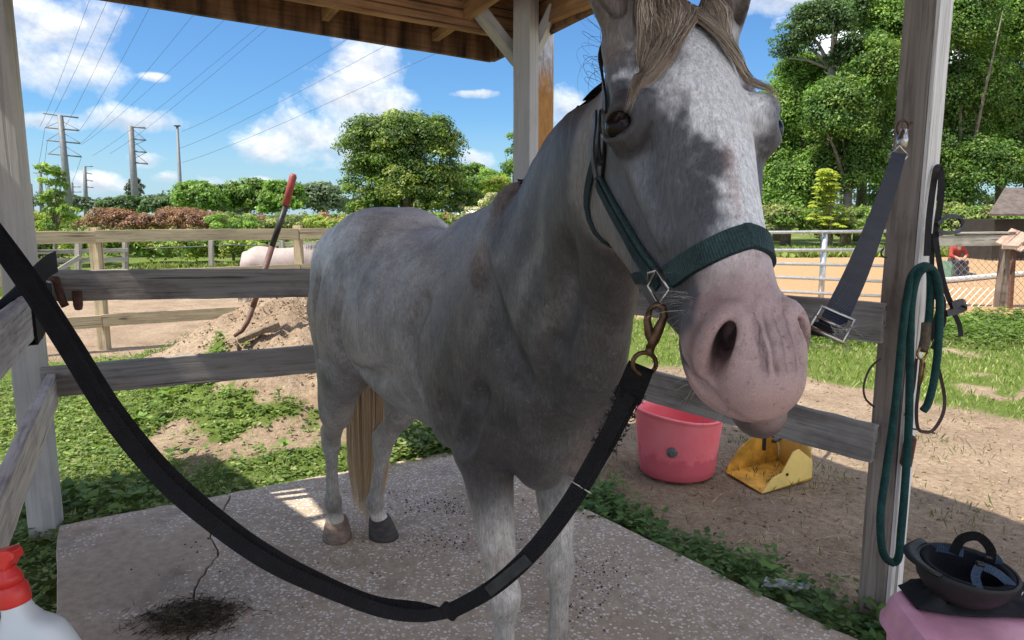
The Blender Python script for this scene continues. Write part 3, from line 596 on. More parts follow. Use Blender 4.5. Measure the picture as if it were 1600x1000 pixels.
def strands(name, paths, r0, mat, parent, seg=3, colr=None):
    "paths (n, m, 3): every strand a thin tapered prism, all joined"
    P = np.asarray(paths, float); n, m = P.shape[:2]; T = np.gradient(P, axis=1); T /= np.linalg.norm(T, axis=2)[..., None] + 1e-9
    X = np.cross(T, np.array((.31, .52, .79))); X /= np.linalg.norm(X, axis=2)[..., None] + 1e-9; Y = np.cross(T, X)
    taper = np.interp(np.linspace(0, 1, m), [0, .6, 1], [1, .85, .12]); rr = (np.asarray(r0).reshape(-1, 1) if np.ndim(r0) else np.full((n, 1), r0)) * taper[None]
    V = np.stack([P + (X * math.cos(2 * math.pi * k / seg) + Y * math.sin(2 * math.pi * k / seg)) * rr[..., None] for k in range(seg)], 2).reshape(-1, 3)
    base = (np.arange(n)[:, None] * m + np.arange(m - 1)[None]) * seg; F = np.concatenate([np.stack([base + k, base + (k + 1) % seg, base + seg + (k + 1) % seg, base + seg + k], -1).reshape(-1, 4) for k in range(seg)])
    me = np_mesh(name, V, F, True)
    if colr is not None: put_color(me, 'strand', np.repeat(colr.reshape(n, -1, 3) if colr.ndim == 3 else np.repeat(colr[:, None], m, 1), seg, axis=1).reshape(-1, 3))
    return link(name, me, mat, parent)
def mat_hair(name, rough=.42):
    m, nt = new_mat(name); at = nt.n('ShaderNodeVertexColor', layer_name='strand'); finish(nt, at.outputs[0], rough, spec=.45); return m
M_hair = mat_hair('horse_hair')
R_ = np.random.default_rng(3)
def mixcol(n, cols, w):
    c = np.array(cols)[R_.choice(len(cols), n, p=w)]; return c * R_.uniform(.75, 1.25, (n, 1))
# forelock: a thick lock to the right of the face, a thinner one to the left
def forelock(n, side, sp, tip, lift):
    t = np.linspace(0, 1, 14); out = np.zeros((n, 14, 3)); s0 = R_.uniform(*sp, n); clump = R_.integers(0, 90, n)
    ct = R_.uniform(0, 1, 90); L = R_.uniform(.7, 1.05, n)
    for i in range(n):
        q = np.clip(ct[clump[i]] + R_.normal(0, .045), 0, 1); a1 = tip[0][0] + (tip[1][0] - tip[0][0]) * q; s1 = tip[0][1] + (tip[1][1] - tip[0][1]) * q
        tt = t * L[i]; A = -.035 + (a1 + .035) * tt ** .9 + R_.normal(0, .004); S = s0[i] + (s1 - s0[i]) * tt ** 1.25 + .006 * np.sin(tt * R_.uniform(5, 11) + clump[i]) * tt + R_.normal(0, .0025); N = .04 + .03 * np.sin(tt * 2.2)
        out[i] = HP + (A[:, None] * EA + N[:, None] * EN + S[:, None] * ES) * HS
    P, g = surf_push(out.reshape(-1, 3), 0.0, 5); lf = (np.repeat(R_.uniform(.002, lift, n), 14) + np.tile(np.sin(t * math.pi) * .008, n))
    return (P + g * lf[:, None]).reshape(n, 14, 3)
cols = [(.33, .25, .185), (.52, .42, .32), (.17, .13, .10), (.66, .57, .47)]
fa = forelock(1500, 1, (-.045, .07), ((.21, .150), (.12, .055)), .014); fb = forelock(700, -1, (-.06, .02), ((.20, -.135), (.10, -.085)), .012)
fp = np.concatenate([fa, fb]); strands('forelock', fp, R_.uniform(.0004, .0008, len(fp)), M_hair, horse, 3, mixcol(len(fp), cols, (.38, .34, .12, .16)))
# mane: along the crest, fallen to the far side, with flyaway wisps near the poll
crest = catmull([st2[i][0] + st2[i][2] * st2[i][4] for i in (0, 1, 2, 3)], 20); 
def mane(n):
    t = np.linspace(0, 1, 12); out = np.zeros((n, 12, 3)); ii = R_.uniform(0, len(crest) - 1.01, n)
    for i in range(n):
        k = int(ii[i]); c = crest[k] * (1 - ii[i] % 1) + crest[k + 1] * (ii[i] % 1); L = R_.uniform(.16, .3); q = t * L
        out[i] = c + HZ * (-.012 + .010 * np.sin(np.minimum(q / .07, 1.7)) - np.maximum(q - .05, 0) * .86)[:, None] + (-HR) * (q * .5 + .03 * np.sin(q * 14))[:, None] + HF * (R_.normal(0, .018) * t)[:, None]
    P = out.reshape(-1, 3); d = H.eval(P, .2); 
    Pp, g = surf_push(P, 0.006, 5); out = np.where((d < .012)[:, None], Pp, P).reshape(n, 12, 3); return out
mp = mane(1700); 
wt = np.linspace(0, 1, 12); wis = []
for i in range(46):
    b0 = np.array(px(955 + R_.uniform(-6, 14), 95 + R_.uniform(-50, 50), 1.33)); a = R_.uniform(-.06, -.005); c = R_.uniform(-.1, .07); b = R_.uniform(.5, 1.6)
    wis.append(b0 + np.outer(np.sin(wt * 2.2 * b) * a, (1, 0, 0)) + np.outer(wt * c + .02 * np.sin(wt * 3 * b), (0, 0, 1)) + np.outer(wt * R_.uniform(-.03, .03), (0, 1, 0)))
mp = np.concatenate([mp, np.array(wis)]); strands('mane', mp, R_.uniform(.0006, .0012, len(mp)) * np.r_[np.full(1700, 1.25), np.full(46, .42)], M_hair, horse, 3, mixcol(len(mp), [(.035, .03, .03), (.12, .095, .08), (.25, .2, .17)], (.6, .28, .12)))
# tail
def tail(n):
    t = np.linspace(0, 1, 16); out = np.zeros((n, 16, 3)); dock = hb(-1.16, 0, 1.30); C = np.zeros((n, 16, 3))
    mid = np.array(px(577, 560, 3.47)); low = np.array(px(575, 800, 3.46))
    for i in range(n):
        a = R_.uniform(0, 2 * np.pi); r = math.sqrt(R_.uniform(0, 1)); ox, oy = math.cos(a) * r, math.sin(a) * r; L = R_.uniform(.78, 1.04) if r > .3 else R_.uniform(.9, 1.1); q = t * L
        c = np.array([np.interp(q, [0, .12, .4, 1.06], [dock[k], dock[k] - HF[k] * .10 - HZ[k] * .03, mid[k], low[k] + (low[k] - mid[k]) * .06]) for k in range(3)]).T
        w = np.interp(q, [0, .15, .45, .8, 1.06], [.03, .06, .112, .10, .055])
        out[i] = c + np.outer(w * ox + .004 * np.sin(q * 8 + a * 3), (1, 0, 0)) + np.outer(w * oy * .8, (0, 1, 0)) + R_.normal(0, .004, 3)
        base = np.array([(.62, .43, .24), (.76, .57, .36), (.50, .34, .20)][R_.integers(0, 3)]) * R_.uniform(.75, 1.2)
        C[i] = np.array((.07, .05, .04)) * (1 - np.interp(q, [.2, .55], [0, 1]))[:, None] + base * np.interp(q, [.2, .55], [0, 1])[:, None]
    return out, C
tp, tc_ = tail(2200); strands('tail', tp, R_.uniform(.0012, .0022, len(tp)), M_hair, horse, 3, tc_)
# whiskers on muzzle and chin
wh = []
for i in range(112):
    A0, N0, S0 = (R_.uniform(.50, .60), R_.uniform(-.15, -.10), R_.uniform(-.05, .06)) if i < 85 else (R_.uniform(.42, .50), R_.uniform(-.11, -.05), R_.uniform(.05, .07))
    P, g = surf_push(hh(A0, N0, S0 / HW), 0.0); d = g[0] + R_.normal(0, .25, 3); d /= np.linalg.norm(d); L = R_.uniform(.012, .03) if i < 104 else R_.uniform(.04, .075)
    wh.append(P[0] + np.outer(np.linspace(0, 1, 6) * L, d) - np.outer((np.linspace(0, 1, 6) ** 2) * L * .3, HZ))
strands('whiskers', np.array(wh), .00035, M_hair, horse, 3, mixcol(112, [(.5, .46, .42), (.2, .17, .15)], (.7, .3)))['kind'] = 'stuff'
# a shaggy fringe of hair behind the breast, between the forelegs
# lashes of the right eye
la = []
e, out, up, side = EYES[1]
for i in range(34):
    q = R_.uniform(-.9, .9); p0 = e + out * (.021 - .008 * q * q) + side * .026 * q + up * .017 * math.sqrt(1 - q * q * .8); d = out * .8 + up * R_.uniform(-.5, .1) + side * (q * .5) - HZ * .25; t = np.linspace(0, 1, 5)
    if i % 2: continue
    la.append(p0 + np.outer(t * R_.uniform(.012, .024), d / np.linalg.norm(d)) - np.outer(t * t * .006, HZ))
strands('eyelashes', np.array(la), .0003, M_hair, horse, 3, mixcol(17, [(.05, .04, .035), (.3, .26, .22)], (.6, .4)))['kind'] = 'stuff'
# ------------------------------------------------------------------ halter and cross-ties
def ray_hit(x, y, d0=.6, d1=2.4):
    a = np.array(px(x, y, 1.0)); o = np.array((0, 0, CAM_H)); v = a - o; t = d0
    for _ in range(160):
        d = float(H.eval((o + v * t)[None], .25)[0])
        if d < 6e-4: break
        t += max(min(d, .06) * .6, 4e-4)
        if t > d1: break
    return o + v * t
RIB = 2 * math.pi / .0046
def mat_web(name, c, rib=260, rough=.75):
    m, nt = new_mat(name); v = coords(nt, (1, 1, 1)); n1 = noise(nt, v, 20, 4, .6); n2 = noise(nt, v, rib, 2, .6)
    col = ramp(nt, n1, [(.3, tuple(q * .65 for q in c)), (.72, tuple(q * 1.35 for q in c))]); col = mixc(nt, 1.0, col, ramp(nt, n2, [(.3, (.6, .6, .6)), (.7, (1.3, 1.3, 1.3))]), 'MULTIPLY')
    al = nt.n('ShaderNodeAttribute', attribute_name='along'); rb = mathn(nt, 'MULTIPLY_ADD', mathn(nt, 'SINE', mathn(nt, 'MULTIPLY', al.outputs['Fac'], RIB)), .5, .5); col = mixc(nt, .55, col, ramp(nt, rb, [(.0, (.55, .55, .55)), (1, (1.35, 1.35, 1.35))]), 'MULTIPLY')
    finish(nt, col, rough, mathn(nt, 'ADD', n2, mathn(nt, 'MULTIPLY', rb, .9)), .0012, .9, spec=.25); return m
M_green = mat_web('green_nylon_web', (.036, .072, .075)); M_green_d = mat_web('dark_green_web', (.02, .036, .04)); M_black = mat_web('black_web', (.010, .010, .012), 340); M_fleece = mat_web('black_fleece', (.008, .008, .009), 120, .95)
M_navy = mat_web('navy_web', (.020, .024, .042), 420, .6); M_leather = simple('black_leather', (.018, .014, .013), .45, .5, 30, bump=.0008); M_brown = simple('brown_leather', (.055, .022, .015), .4, .5, 30, bump=.0006)
M_steel = simple('dull_steel', (.45, .43, .40), .32, .3, 60, 1.0, bump=.0003); M_rust = simple('rusty_bronze', (.12, .07, .04), .5, .45, 70, .8, bump=.0008); M_brass = simple('old_brass', (.35, .24, .10), .4, .4, 70, .9, bump=.0004)
def on_skin(P, n, off):
    P = catmull(np.array(P), n); Q, g = surf_push(P, off, 4); return Q, g
def skin_strap(name, P, w, th, mat, parent, n=8, off=.003, off_w=None, closed=False):
    Q, g = on_skin(P, n, off + th / 2)
    for _ in range(2): Q[1:-1] = Q[1:-1] * .5 + (Q[2:] + Q[:-2]) * .25
    T = np.gradient(Q, axis=0); sd = np.cross(T, g); b = MB(); b.strap(Q, w, th, [Vector(s) for s in sd]); o = b.build(name, mat, parent); return o, Q, g
halter = empty('halter', Vector(HP), 'green nylon halter with metal square rings on the horse head', 'halter')
mir = lambda P: np.array([p - ES * 2 * ((p - HP) @ ES) for p in np.array(P)])
ring_r = ray_hit(1036, 446); 
nb = [ray_hit(x, y) for x, y in ((1046, 432), (1072, 414), (1100, 398), (1140, 379), (1172, 369))]
mid_n = (nb[-1] - HP) @ EA / HS
nbl = list(mir(nb)[::-1]); nose = nb + nbl[0:]
nb_o = skin_strap('noseband', nose, .035, .005, M_green, halter, 6, .002)[0]
skin_strap('noseband_edge', nose, .039, .003, M_green_d, nb_o, 6, .0)
ck = [ray_hit(x, y) for x, y in ((1030, 436), (1003, 398), (978, 355), (955, 315), (940, 285))]; top = [hh(.13, -.085, .088), hh(.07, -.06, .086), hh(.02, -.045, .078), hh(-.02, -.02, .045), hh(-.035, -.005, 0)]
ck = ck[:5]
for f in (lambda P: P, mir):
    ck_o = skin_strap('cheek_strap', f(ck), .033, .005, M_green, halter, 6, .003)[0]; skin_strap('cheek_strap_stitching', f(ck), .016, .003, M_green_d, ck_o, 6, .0085)
    skin_strap('crown_strap', f([ck[-1]] + top), .022, .004, M_leather, halter, 6, .003)
    jw = [hh(.125, -.14, .078), hh(.15, -.235, .060), hh(.22, -.272, .045), hh(.31, -.235, .036), hh(.375, -.16, .050)]
    skin_strap('throat_strap', f([ck[-1]] + jw + [ck[0]]), .020, .004, M_green_d, halter, 6, .002)
    skin_strap('chin_strap', f([ck[0], hh(.40, -.15, .035), hh(.405, -.175, .0)]), .022, .004, M_green_d, halter, 5, .002)
    # square ring where the straps meet
    C = f([ring_r])[0]; Q, g = surf_push(C[None], .010); c = Vector(Q[0]); n = Vector(g[0]); u = Vector(f([ck[1]])[0] - C); u = (u - n * u.dot(n)).normalized(); v = n.cross(u)
    b = MB()
    for P in ([(-.026, -.017), (.016, -.019), (.018, .017), (-.024, .019)],):
        pts = [c + u * a + v * d for a, d in P]; b.tube(pts + [pts[0]], .0028, 6)
    b.tube([c + u * .016 - v * .019, c + u * .03 + v * .0, c + u * .018 + v * .017], .0028, 6); b.build('square_ring', M_steel, halter, True)
    if f is mir: continue
    # buckle beside the eye and the dangling strap ends
    B = f([hh(.145, -.075, .098)])[0]; Q, g = surf_push(B[None], .012); c = Vector(Q[0]); n = Vector(g[0]); u = Vector(-EA); u = (u - n * u.dot(n)).normalized(); v = n.cross(u); b = MB()
    pts = [c + u * (.027 * math.cos(t)) + v * (.014 * math.sin(t)) for t in np.linspace(0, 2 * math.pi, 15)]; b.tube(pts, .0028, 6); b.tube([c - v * .013, c + v * .013], .002, 6); b.build('buckle', M_steel, halter, True)
    for q in (0, 1):
        p0 = c + n * (.004 + q * .007) - v * .004; pts = [p0 + u * .02, p0 - u * .012 + n * .006, p0 - u * .05 + n * .012 + v * (.006 + q * .01), p0 - u * (.078 + q * .016) + n * .01 + v * (.012 + q * .016)]
        pts = [Vector(p) for p in catmull([tuple(p) for p in pts], 5)]; b = MB(); b.strap(pts, .013, .004, [v] * len(pts)); b.build('strap_end', M_leather, halter)
# left cross-tie: rusty snap, fleece sleeve, long doubled strap down and up to the near left post
def pxs(L): return [px(*q) for q in L]
dR = proj(ring_r)[2] - .012
tie = empty('cross_tie', px(1004, 566, dR), 'long black doubled strap hanging in a slack curve from the rusty snap on the halter', 'strap')
b = MB(); b.tube(pxs([(1016, 482, dR - .006), (1026, 476, dR - .012), (1036, 480, dR - .014), (1038, 494, dR - .012), (1030, 512, dR - .008), (1022, 530, dR - .004), (1016, 544, dR - .002)]), [.004, .005, .006, .006, .008, .009, .006], 8)
b.tube(pxs([(1016, 482, dR - .006), (1011, 500, dR - .004), (1015, 522, dR - .002), (1019, 535, dR)]), [.004, .006, .008, .006], 8); b.tube(pxs([(1017, 540, dR), (1013, 556, dR)]), .0075, 8); b.build('snap', M_rust, tie, True)
cc = px(1007, 568, dR); b = MB()
b.tube([cc + Vector((.0195 * math.cos(t) * math.cos(.35) - (.016 * math.sin(t) * math.sin(-.35)), .004 * math.cos(t), .0195 * math.cos(t) * math.sin(-.35) + .0165 * math.sin(t))) for t in np.linspace(0, 2 * math.pi, 17)], .0038, 8); b.build('swivel_ring', M_rust, tie, True)
path = np.array([tuple(px(*q)) for q in ((1001, 574, dR), (986, 610, dR + .03), (968, 650, dR + .06), (935, 712, dR + .1), (888, 790, dR + .13), (832, 862, dR + .15), (770, 918, dR + .17), (702, 956, dR + .19))])
C1 = catmull(path, 8); view = lambda p: (Vector((0, 0, CAM_H)) - Vector(p)).normalized()
def face_sides(C, tw=0.0, tws=None):
    out = []
    T = np.gradient(C, axis=0)
    for i, p in enumerate(C):
        t = Vector(T[i]).normalized(); n = view(p); s = t.cross(n).normalized(); a = tw if tws is None else tws[i]; out.append(s * math.cos(a) + n * math.sin(a))
    return out
b = MB(); w = np.interp(np.linspace(0, 1, len(C1)), [0, .18, .22, .6, 1], [.040, .043, .034, .032, .028]); k = int(len(C1) * .2)
b.strap(C1[:k + 1], list(w[:k + 1] * 1.05), .012, face_sides(C1[:k + 1])); b.build('fleece_sleeve', M_fleece, tie)
for off, ww, nm in ((0, 1.0, 'strap'), (.006, .55, 'strap_layer')):
    Cc = C1[k - 2:] + np.array([tuple(view(p) * (off)) for p in C1[k - 2:]]); b = MB(); b.strap(Cc, list(w[k - 2:] * ww), .006, face_sides(Cc, .25 if off == 0 else -.35)); b.build(nm, M_black, tie)
fr_ = []
for i in range(160):
    q = R_.integers(k - 3, k + 12); p = C1[q] + np.array(tuple(face_sides(C1)[q])) * R_.choice((-1, 1)) * .02 + np.array(tuple(view(C1[q]))) * R_.uniform(0, .006); d = R_.normal(0, 1, 3); fr_.append(p + np.outer(np.linspace(0, 1, 4) * R_.uniform(.004, .011), d / np.linalg.norm(d)))
strands('frayed_fleece', np.array(fr_), .0012, M_hair, tie, 3, np.full((160, 3), .012))['kind'] = 'stuff'
b = MB(); q = C1[int(len(C1) * .52)]; nrm = view(q); sdv = Vector(face_sides(C1)[int(len(C1) * .52)]); tt = Vector(C1[int(len(C1) * .52) + 1] - q).normalized()
b.tube([Vector(q) + nrm * (.010 * math.cos(t)) + sdv * (.021 * math.sin(t)) for t in np.linspace(0, 2 * math.pi, 17)], .0018, 6); b.build('keeper_ring', M_steel, tie, True)
q = C1[int(len(C1) * .80)]; sdv = Vector(face_sides(C1)[int(len(C1) * .80)]); tt = Vector(C1[int(len(C1) * .80) + 2] - q).normalized(); b = MB(); b.strap([Vector(q) - tt * .05 + view(q) * .012, Vector(q) + tt * .05 + view(q) * .012], .02, .003, [sdv] * 2); b.build('slide_buckle', simple('grey_metal', (.03, .03, .03), .5, .4, 50, .3), tie)
dE = dR + .19
p2 = np.array([tuple(px(*q)) for q in ((704, 955, dE), (660, 962, dE - .01), (600, 955, dE - .02), (520, 926, dE - .02), (420, 880, dE - .02), (330, 818, dE), (248, 746, dE + .03), (172, 652, dE + .08), (108, 548, dE + .14), (50, 456, dE + .2), (0, 384, dE + .25), (-70, 290, dE + .3), (-150, 190, dE + .35))])
p3 = np.array([tuple(px(*q)) for q in ((704, 960, dE + .01), (655, 948, dE), (590, 940, dE), (520, 914, dE), (425, 866, dE - .005), (345, 812, dE + .015), (258, 734, dE + .045), (180, 640, dE + .09), (112, 535, dE + .15), (52, 443, dE + .21), (0, 371, dE + .26), (-70, 280, dE + .3), (-150, 185, dE + .36))])
for P, nm, wv in ((p2, 'strap', [.024, .022, .023, .025, .027, .028, .029, .032, .035, .038, .040, .040, .040]), (p3, 'strap_layer', [.016, .018, .018, .02, .024, .028, .028, .030, .034, .036, .036, .036, .036])):
    C = catmull(P, 8); w = np.interp(np.linspace(0, len(P) - 1, len(C)), np.arange(len(P)), wv); tw = np.interp(np.linspace(0, 1, len(C)), [0, .1, .3, .5, 1], [.5, .2, -.1, .25, .1] if nm == 'strap' else [-.9, -.5, .5, -.25, -.15]); b = MB(); b.strap(C, list(w), .0035, face_sides(C, tws=tw)); b.build(nm, M_black, tie)
b = MB(); b.box(px(702, 955, dE), (.024, .014, .036), Matrix.Rotation(-.9, 3, 'Y'), bev=.004); b.build('strap_slide', M_black, tie)
# right cross-tie: navy strap from the far side of the halter up to the post
rtie = empty('cross_tie', px(1410, 215, 2.30), 'navy strap with metal snap hooked to an eye on the grey post', 'strap')
P = np.array([tuple(px(*q)) for q in ((1296, 512, 1.03), (1312, 482, 1.06), (1340, 422, 1.2), (1366, 356, 1.45), (1386, 300, 1.72), (1398, 262, 2.0), (1405, 240, 2.2))]); C = catmull(P, 6)
b = MB(); b.strap(C, list(np.interp(np.linspace(0, 1, len(C)), [0, .3, 1], [.034, .036, .040])), .004, face_sides(C)); b.build('strap', M_navy, rtie)
b = MB(); u = Vector(C[3] - C[0]).normalized(); s = face_sides(C)[2]; c0 = Vector(C[2]); nn = view(c0)
pts = [c0 + u * a + s * d + nn * .006 for a, d in ((-.022, -.024), (.022, -.024), (.022, .024), (-.022, .024))]; b.tube(pts + [pts[0]], .003, 6); b.tube([c0 - s * .024 + nn * .006, c0 + s * .024 + nn * .006], .003, 6); b.build('buckle', M_steel, rtie, True)
b = MB(); b.strap(pxs([(1300, 508, 1.05), (1282, 514, 1.06), (1262, 512, 1.07), (1236, 505, 1.08)]), [.026, .022, .018, .012], .004, [Vector((0, 0, 1))] * 4); b.build('tie_end', M_leather, rtie)
fr_ = []
for i in range(36):
    p = np.array(px(1300 + R_.uniform(-4, 24), 515 + R_.uniform(-10, 6), 1.02)); d = np.array((R_.uniform(0, 1), -.3, R_.uniform(-1, .25))); fr_.append(p + np.outer(np.linspace(0, 1, 5) * R_.uniform(.012, .04), d / np.linalg.norm(d)) + np.outer(np.linspace(0, 1, 5) ** 2 * R_.uniform(-.01, .01), (1, 0, 1)))
strands('frayed_ends', np.array(fr_), .0006, M_hair, rtie, 3, mixcol(36, [(.35, .33, .3), (.2, .19, .18)], (.6, .4)))['kind'] = 'stuff'
b = MB(); b.lathe([(.008, 0), (.017, .006), (.017, .03), (.012, .042), (.012, .06)], 12, px(1407, 232, 2.27), Matrix.Rotation(.12, 3, 'Y')); b.build('snap_body', M_steel, rtie, True)
c = px(1404, 238, 2.25); b = MB(); b.tube([c + Vector((.028 * math.cos(t), 0, .024 * math.sin(t) - .004)) for t in np.linspace(-2.9, -.25, 10)] , .0045, 7); b.tube([c + Vector((-.027, 0, -.008)), c + Vector((.0, 0, .02)), c + Vector((.027, 0, -.008))], .004, 7); b.build('snap_hook', M_steel, rtie, True)
c = px(1411, 200, 2.31); b = MB(); b.tube([c + Vector((.024 * math.cos(t) * .8, .0, .024 * math.sin(t))) for t in np.linspace(-.6, 5.0, 14)] + [px(1424, 192, 2.40)], .0045, 7); b.build('eye_bolt', M_rust, rtie, True)
# ------------------------------------------------------------------ wash-stall shelter: posts, rails, braces, roof
def mat_wood(name, base, worn, grain=1.0, rough=.78, knots=True, paint=.5, gs=1.0):
    "boards and posts: the grain runs along local y"
    m, nt = new_mat(name); oi = nt.n('ShaderNodeObjectInfo'); tc = nt.n('ShaderNodeTexCoord'); add = nt.n('ShaderNodeVectorMath', operation='MULTIPLY_ADD'); nt.l(oi.outputs['Random'], add.inputs[0]); add.inputs[1].default_value = (13, 31, 7); nt.l(tc.outputs['Object'], add.inputs[2])
    def mp(sc): q = nt.n('ShaderNodeMapping'); q.inputs['Scale'].default_value = sc; nt.l(add.outputs[0], q.inputs[0]); return q.outputs[0]
    g = noise(nt, mp((90, 3.2, 90)), 1, 5, .6, .6); g2 = noise(nt, mp((22, .8, 22)), 1, 4, .6, .4); bl = noise(nt, mp((5, 2.2, 5)), 1, 5, .65); kn = nt.n('ShaderNodeTexVoronoi', feature='F1', i_Scale=1.0); nt.l(mp((6, 1.6, 6)), kn.inputs[0])
    c = ramp(nt, bl, [(.36, worn), (.36 + .3 * paint, base)]); c = mixc(nt, .85 * gs, c, ramp(nt, g, [(.28, (.45, .43, .42)), (.5, (1, 1, 1)), (.75, (1.18, 1.16, 1.14))]), 'MULTIPLY'); c = mixc(nt, .7 * gs, c, ramp(nt, g2, [(.3, (.62, .6, .58)), (.62, (1.1, 1.1, 1.1))]), 'MULTIPLY')
    if knots: c = mixc(nt, .8, c, ramp(nt, kn.outputs['Distance'], [(.04, (.28, .2, .15)), (.11, (1, 1, 1))]), 'MULTIPLY')
    crack = ramp(nt, noise(nt, mp((34, .45, 34)), 1, 2, .5, .3), [(.335, (.12, .11, .10)), (.365, (1, 1, 1))]); c = mixc(nt, .75 * gs, c, crack, 'MULTIPLY')
    h = mathn(nt, 'ADD', g, mathn(nt, 'MULTIPLY', crack, .8)); finish(nt, c, rough, h, .003, .7, spec=.25); return m
M_rail = mat_wood('weathered_grey_board', (.34, .325, .31), (.20, .185, .175)); M_postg = mat_wood('grey_painted_post', (.50, .49, .48), (.40, .39, .39), knots=False, gs=.35); M_white = mat_wood('worn_white_paint', (.74, .72, .69), (.52, .49, .46), knots=False, paint=.35)
M_postr = mat_wood('bare_grey_post', (.30, .26, .225), (.19, .16, .14), knots=False); M_beam = mat_wood('brown_rough_beam', (.46, .27, .14), (.26, .145, .075), paint=.8); M_fence = mat_wood('pale_fence_board', (.50, .40, .27), (.38, .31, .21)); M_fence_g = mat_wood('silvered_fence_board', (.40, .37, .32), (.27, .24, .20))
def board(name, a, b, w, h, mat, parent, up=(0, 0, 1), bev=.004, seg=1, warp=0):
    "a bar from a to b with its own frame: local y along it, local z along up"
    a, b = Vector(a), Vector(b); y = b - a; L = y.length; y.normalize(); x = y.cross(Vector(up)).normalized(); z = x.cross(y); R = Matrix((x, y, z)).transposed()
    bm = bmesh.new(); bmesh.ops.create_cube(bm, size=1); bmesh.ops.scale(bm, vec=(w, L, h), verts=bm.verts); bmesh.ops.bevel(bm, geom=bm.edges[:], offset=min(bev, w * .3, h * .3), segments=2, affect='EDGES', profile=.6)
    if warp:
        ed = [e for e in bm.edges if abs((e.verts[0].co - e.verts[1].co).y) > L * .5]; bmesh.ops.subdivide_edges(bm, edges=ed, cuts=24, use_grid_fill=True)
        r = random.Random(name + str(round(a.x * 97 + a.y * 31 + a.z * 7)))
        ph = [r.uniform(0, 6) for _ in range(6)]
        for v in bm.verts:
            q = v.co.y; v.co.z += warp * (math.sin(q * 2.1 + ph[0]) * .5 + math.sin(q * 9 + ph[1]) * .12) + (warp * .25 * math.sin(q * 40 + ph[2] + v.co.z * 50)); v.co.x += warp * (math.sin(q * 1.7 + ph[3]) * .5 + .15 * math.sin(q * 23 + ph[4]))
    me = bpy.data.meshes.new(name); bm.to_mesh(me); bm.free(); me.materials.append(mat)
    o = bpy.data.objects.new(name, me); COL.objects.link(o); M = Matrix.Translation((a + b) / 2) @ R.to_4x4()
    if parent is not None: o.parent = parent; o.matrix_parent_inverse = parent_world(parent).inverted()
    o.matrix_basis = M; return o
SOIL = -.07
PL = gnd(74, 832, SOIL); PC = Vector((.075, 3.95, SOIL)); PR = gnd(1368, 968, SOIL); DL = Vector((.47, -.87, 0)).normalized(); PN = PL + DL * 2.15
shelter = empty('wash_stall_shelter', PC, 'open timber wash stall with grey posts, rails and a rusty tin roof', 'shelter')
back = (PC - PL); back.z = 0; back.normalize(); bn = Vector((-back.y, back.x, 0)); right = (PR - PC); right.z = 0; right.normalize(); rn = Vector((right.y, -right.x, 0)) * -1
rn = rn if rn.x > 0 else -rn; bn = bn if bn.y > 0 else -bn
def V3(p, z): return Vector((p.x, p.y, z))
o = board('post', V3(PL, SOIL - .2), V3(PL, 2.46), .118, .118, M_postg, shelter, up=bn, warp=.002); o['label'] = 'grey painted corner post'
o = board('post', V3(PC, SOIL - .2), V3(PC, 2.585), .10, .10, M_postg, shelter, up=(.86, -.5, 0), warp=.002)
PRt = px(1446, 30, 2.34) ; PRt = V3(PR, 0) + Vector((0.0, 0, 0))
o = board('post', V3(PR, SOIL - .2), V3(PR, 2.56), .112, .10, M_postr, shelter, up=(.66, -.75, 0), warp=.002); o['label'] = 'bare grey post with the tack hung on it'
# the white painted outer face of that post is a facing board nailed on
fx = Vector((.66, -.75, 0)); board('facing_board', V3(PR + fx * .058, SOIL + .01), V3(PR + fx * .058, 2.54), .114, .014, M_white, shelter, up=fx, bev=.002, warp=.001)
board('post', V3(PN, SOIL - .2), V3(PN, 2.46), .118, .118, M_postg, shelter, up=bn, warp=.002)
# rails: back run, right run, left run towards the viewer
zL, zC, zR = (1.165, .715), (1.13, .745), (1.10, .68)
for i in (0, 1):
    a = px(76, 446 if i == 0 else 597, 3.28); b = px(505, 443 if i == 0 else 560, 3.66); d = (b - a); o_ = board('rail', a - d * .02, a + d * 2.02, .04, (.142, .140)[i], M_rail, shelter, warp=.006)
    b0 = px(1005, 470, 3.25) if i == 0 else px(1010, 600, 3.25); b1 = px(1372, 503, 2.56) if i == 0 else px(1358, 692, 2.60); d = b0 - b1; board('rail', b1 - d * .02, b1 + d * 1.95, .04, (.142, .140)[i], M_rail, shelter, warp=.006)
    l0 = px(52, 462, 3.26) if i == 0 else px(58, 608, 3.27); l1 = l0 + DL * 2.25; l1.z = l0.z + (.03 if i == 0 else 0.02); sh = Vector((.05, .03, 0)); board('rail', l0 + sh, l1 + sh, .04, .145, M_white, shelter, warp=.004)
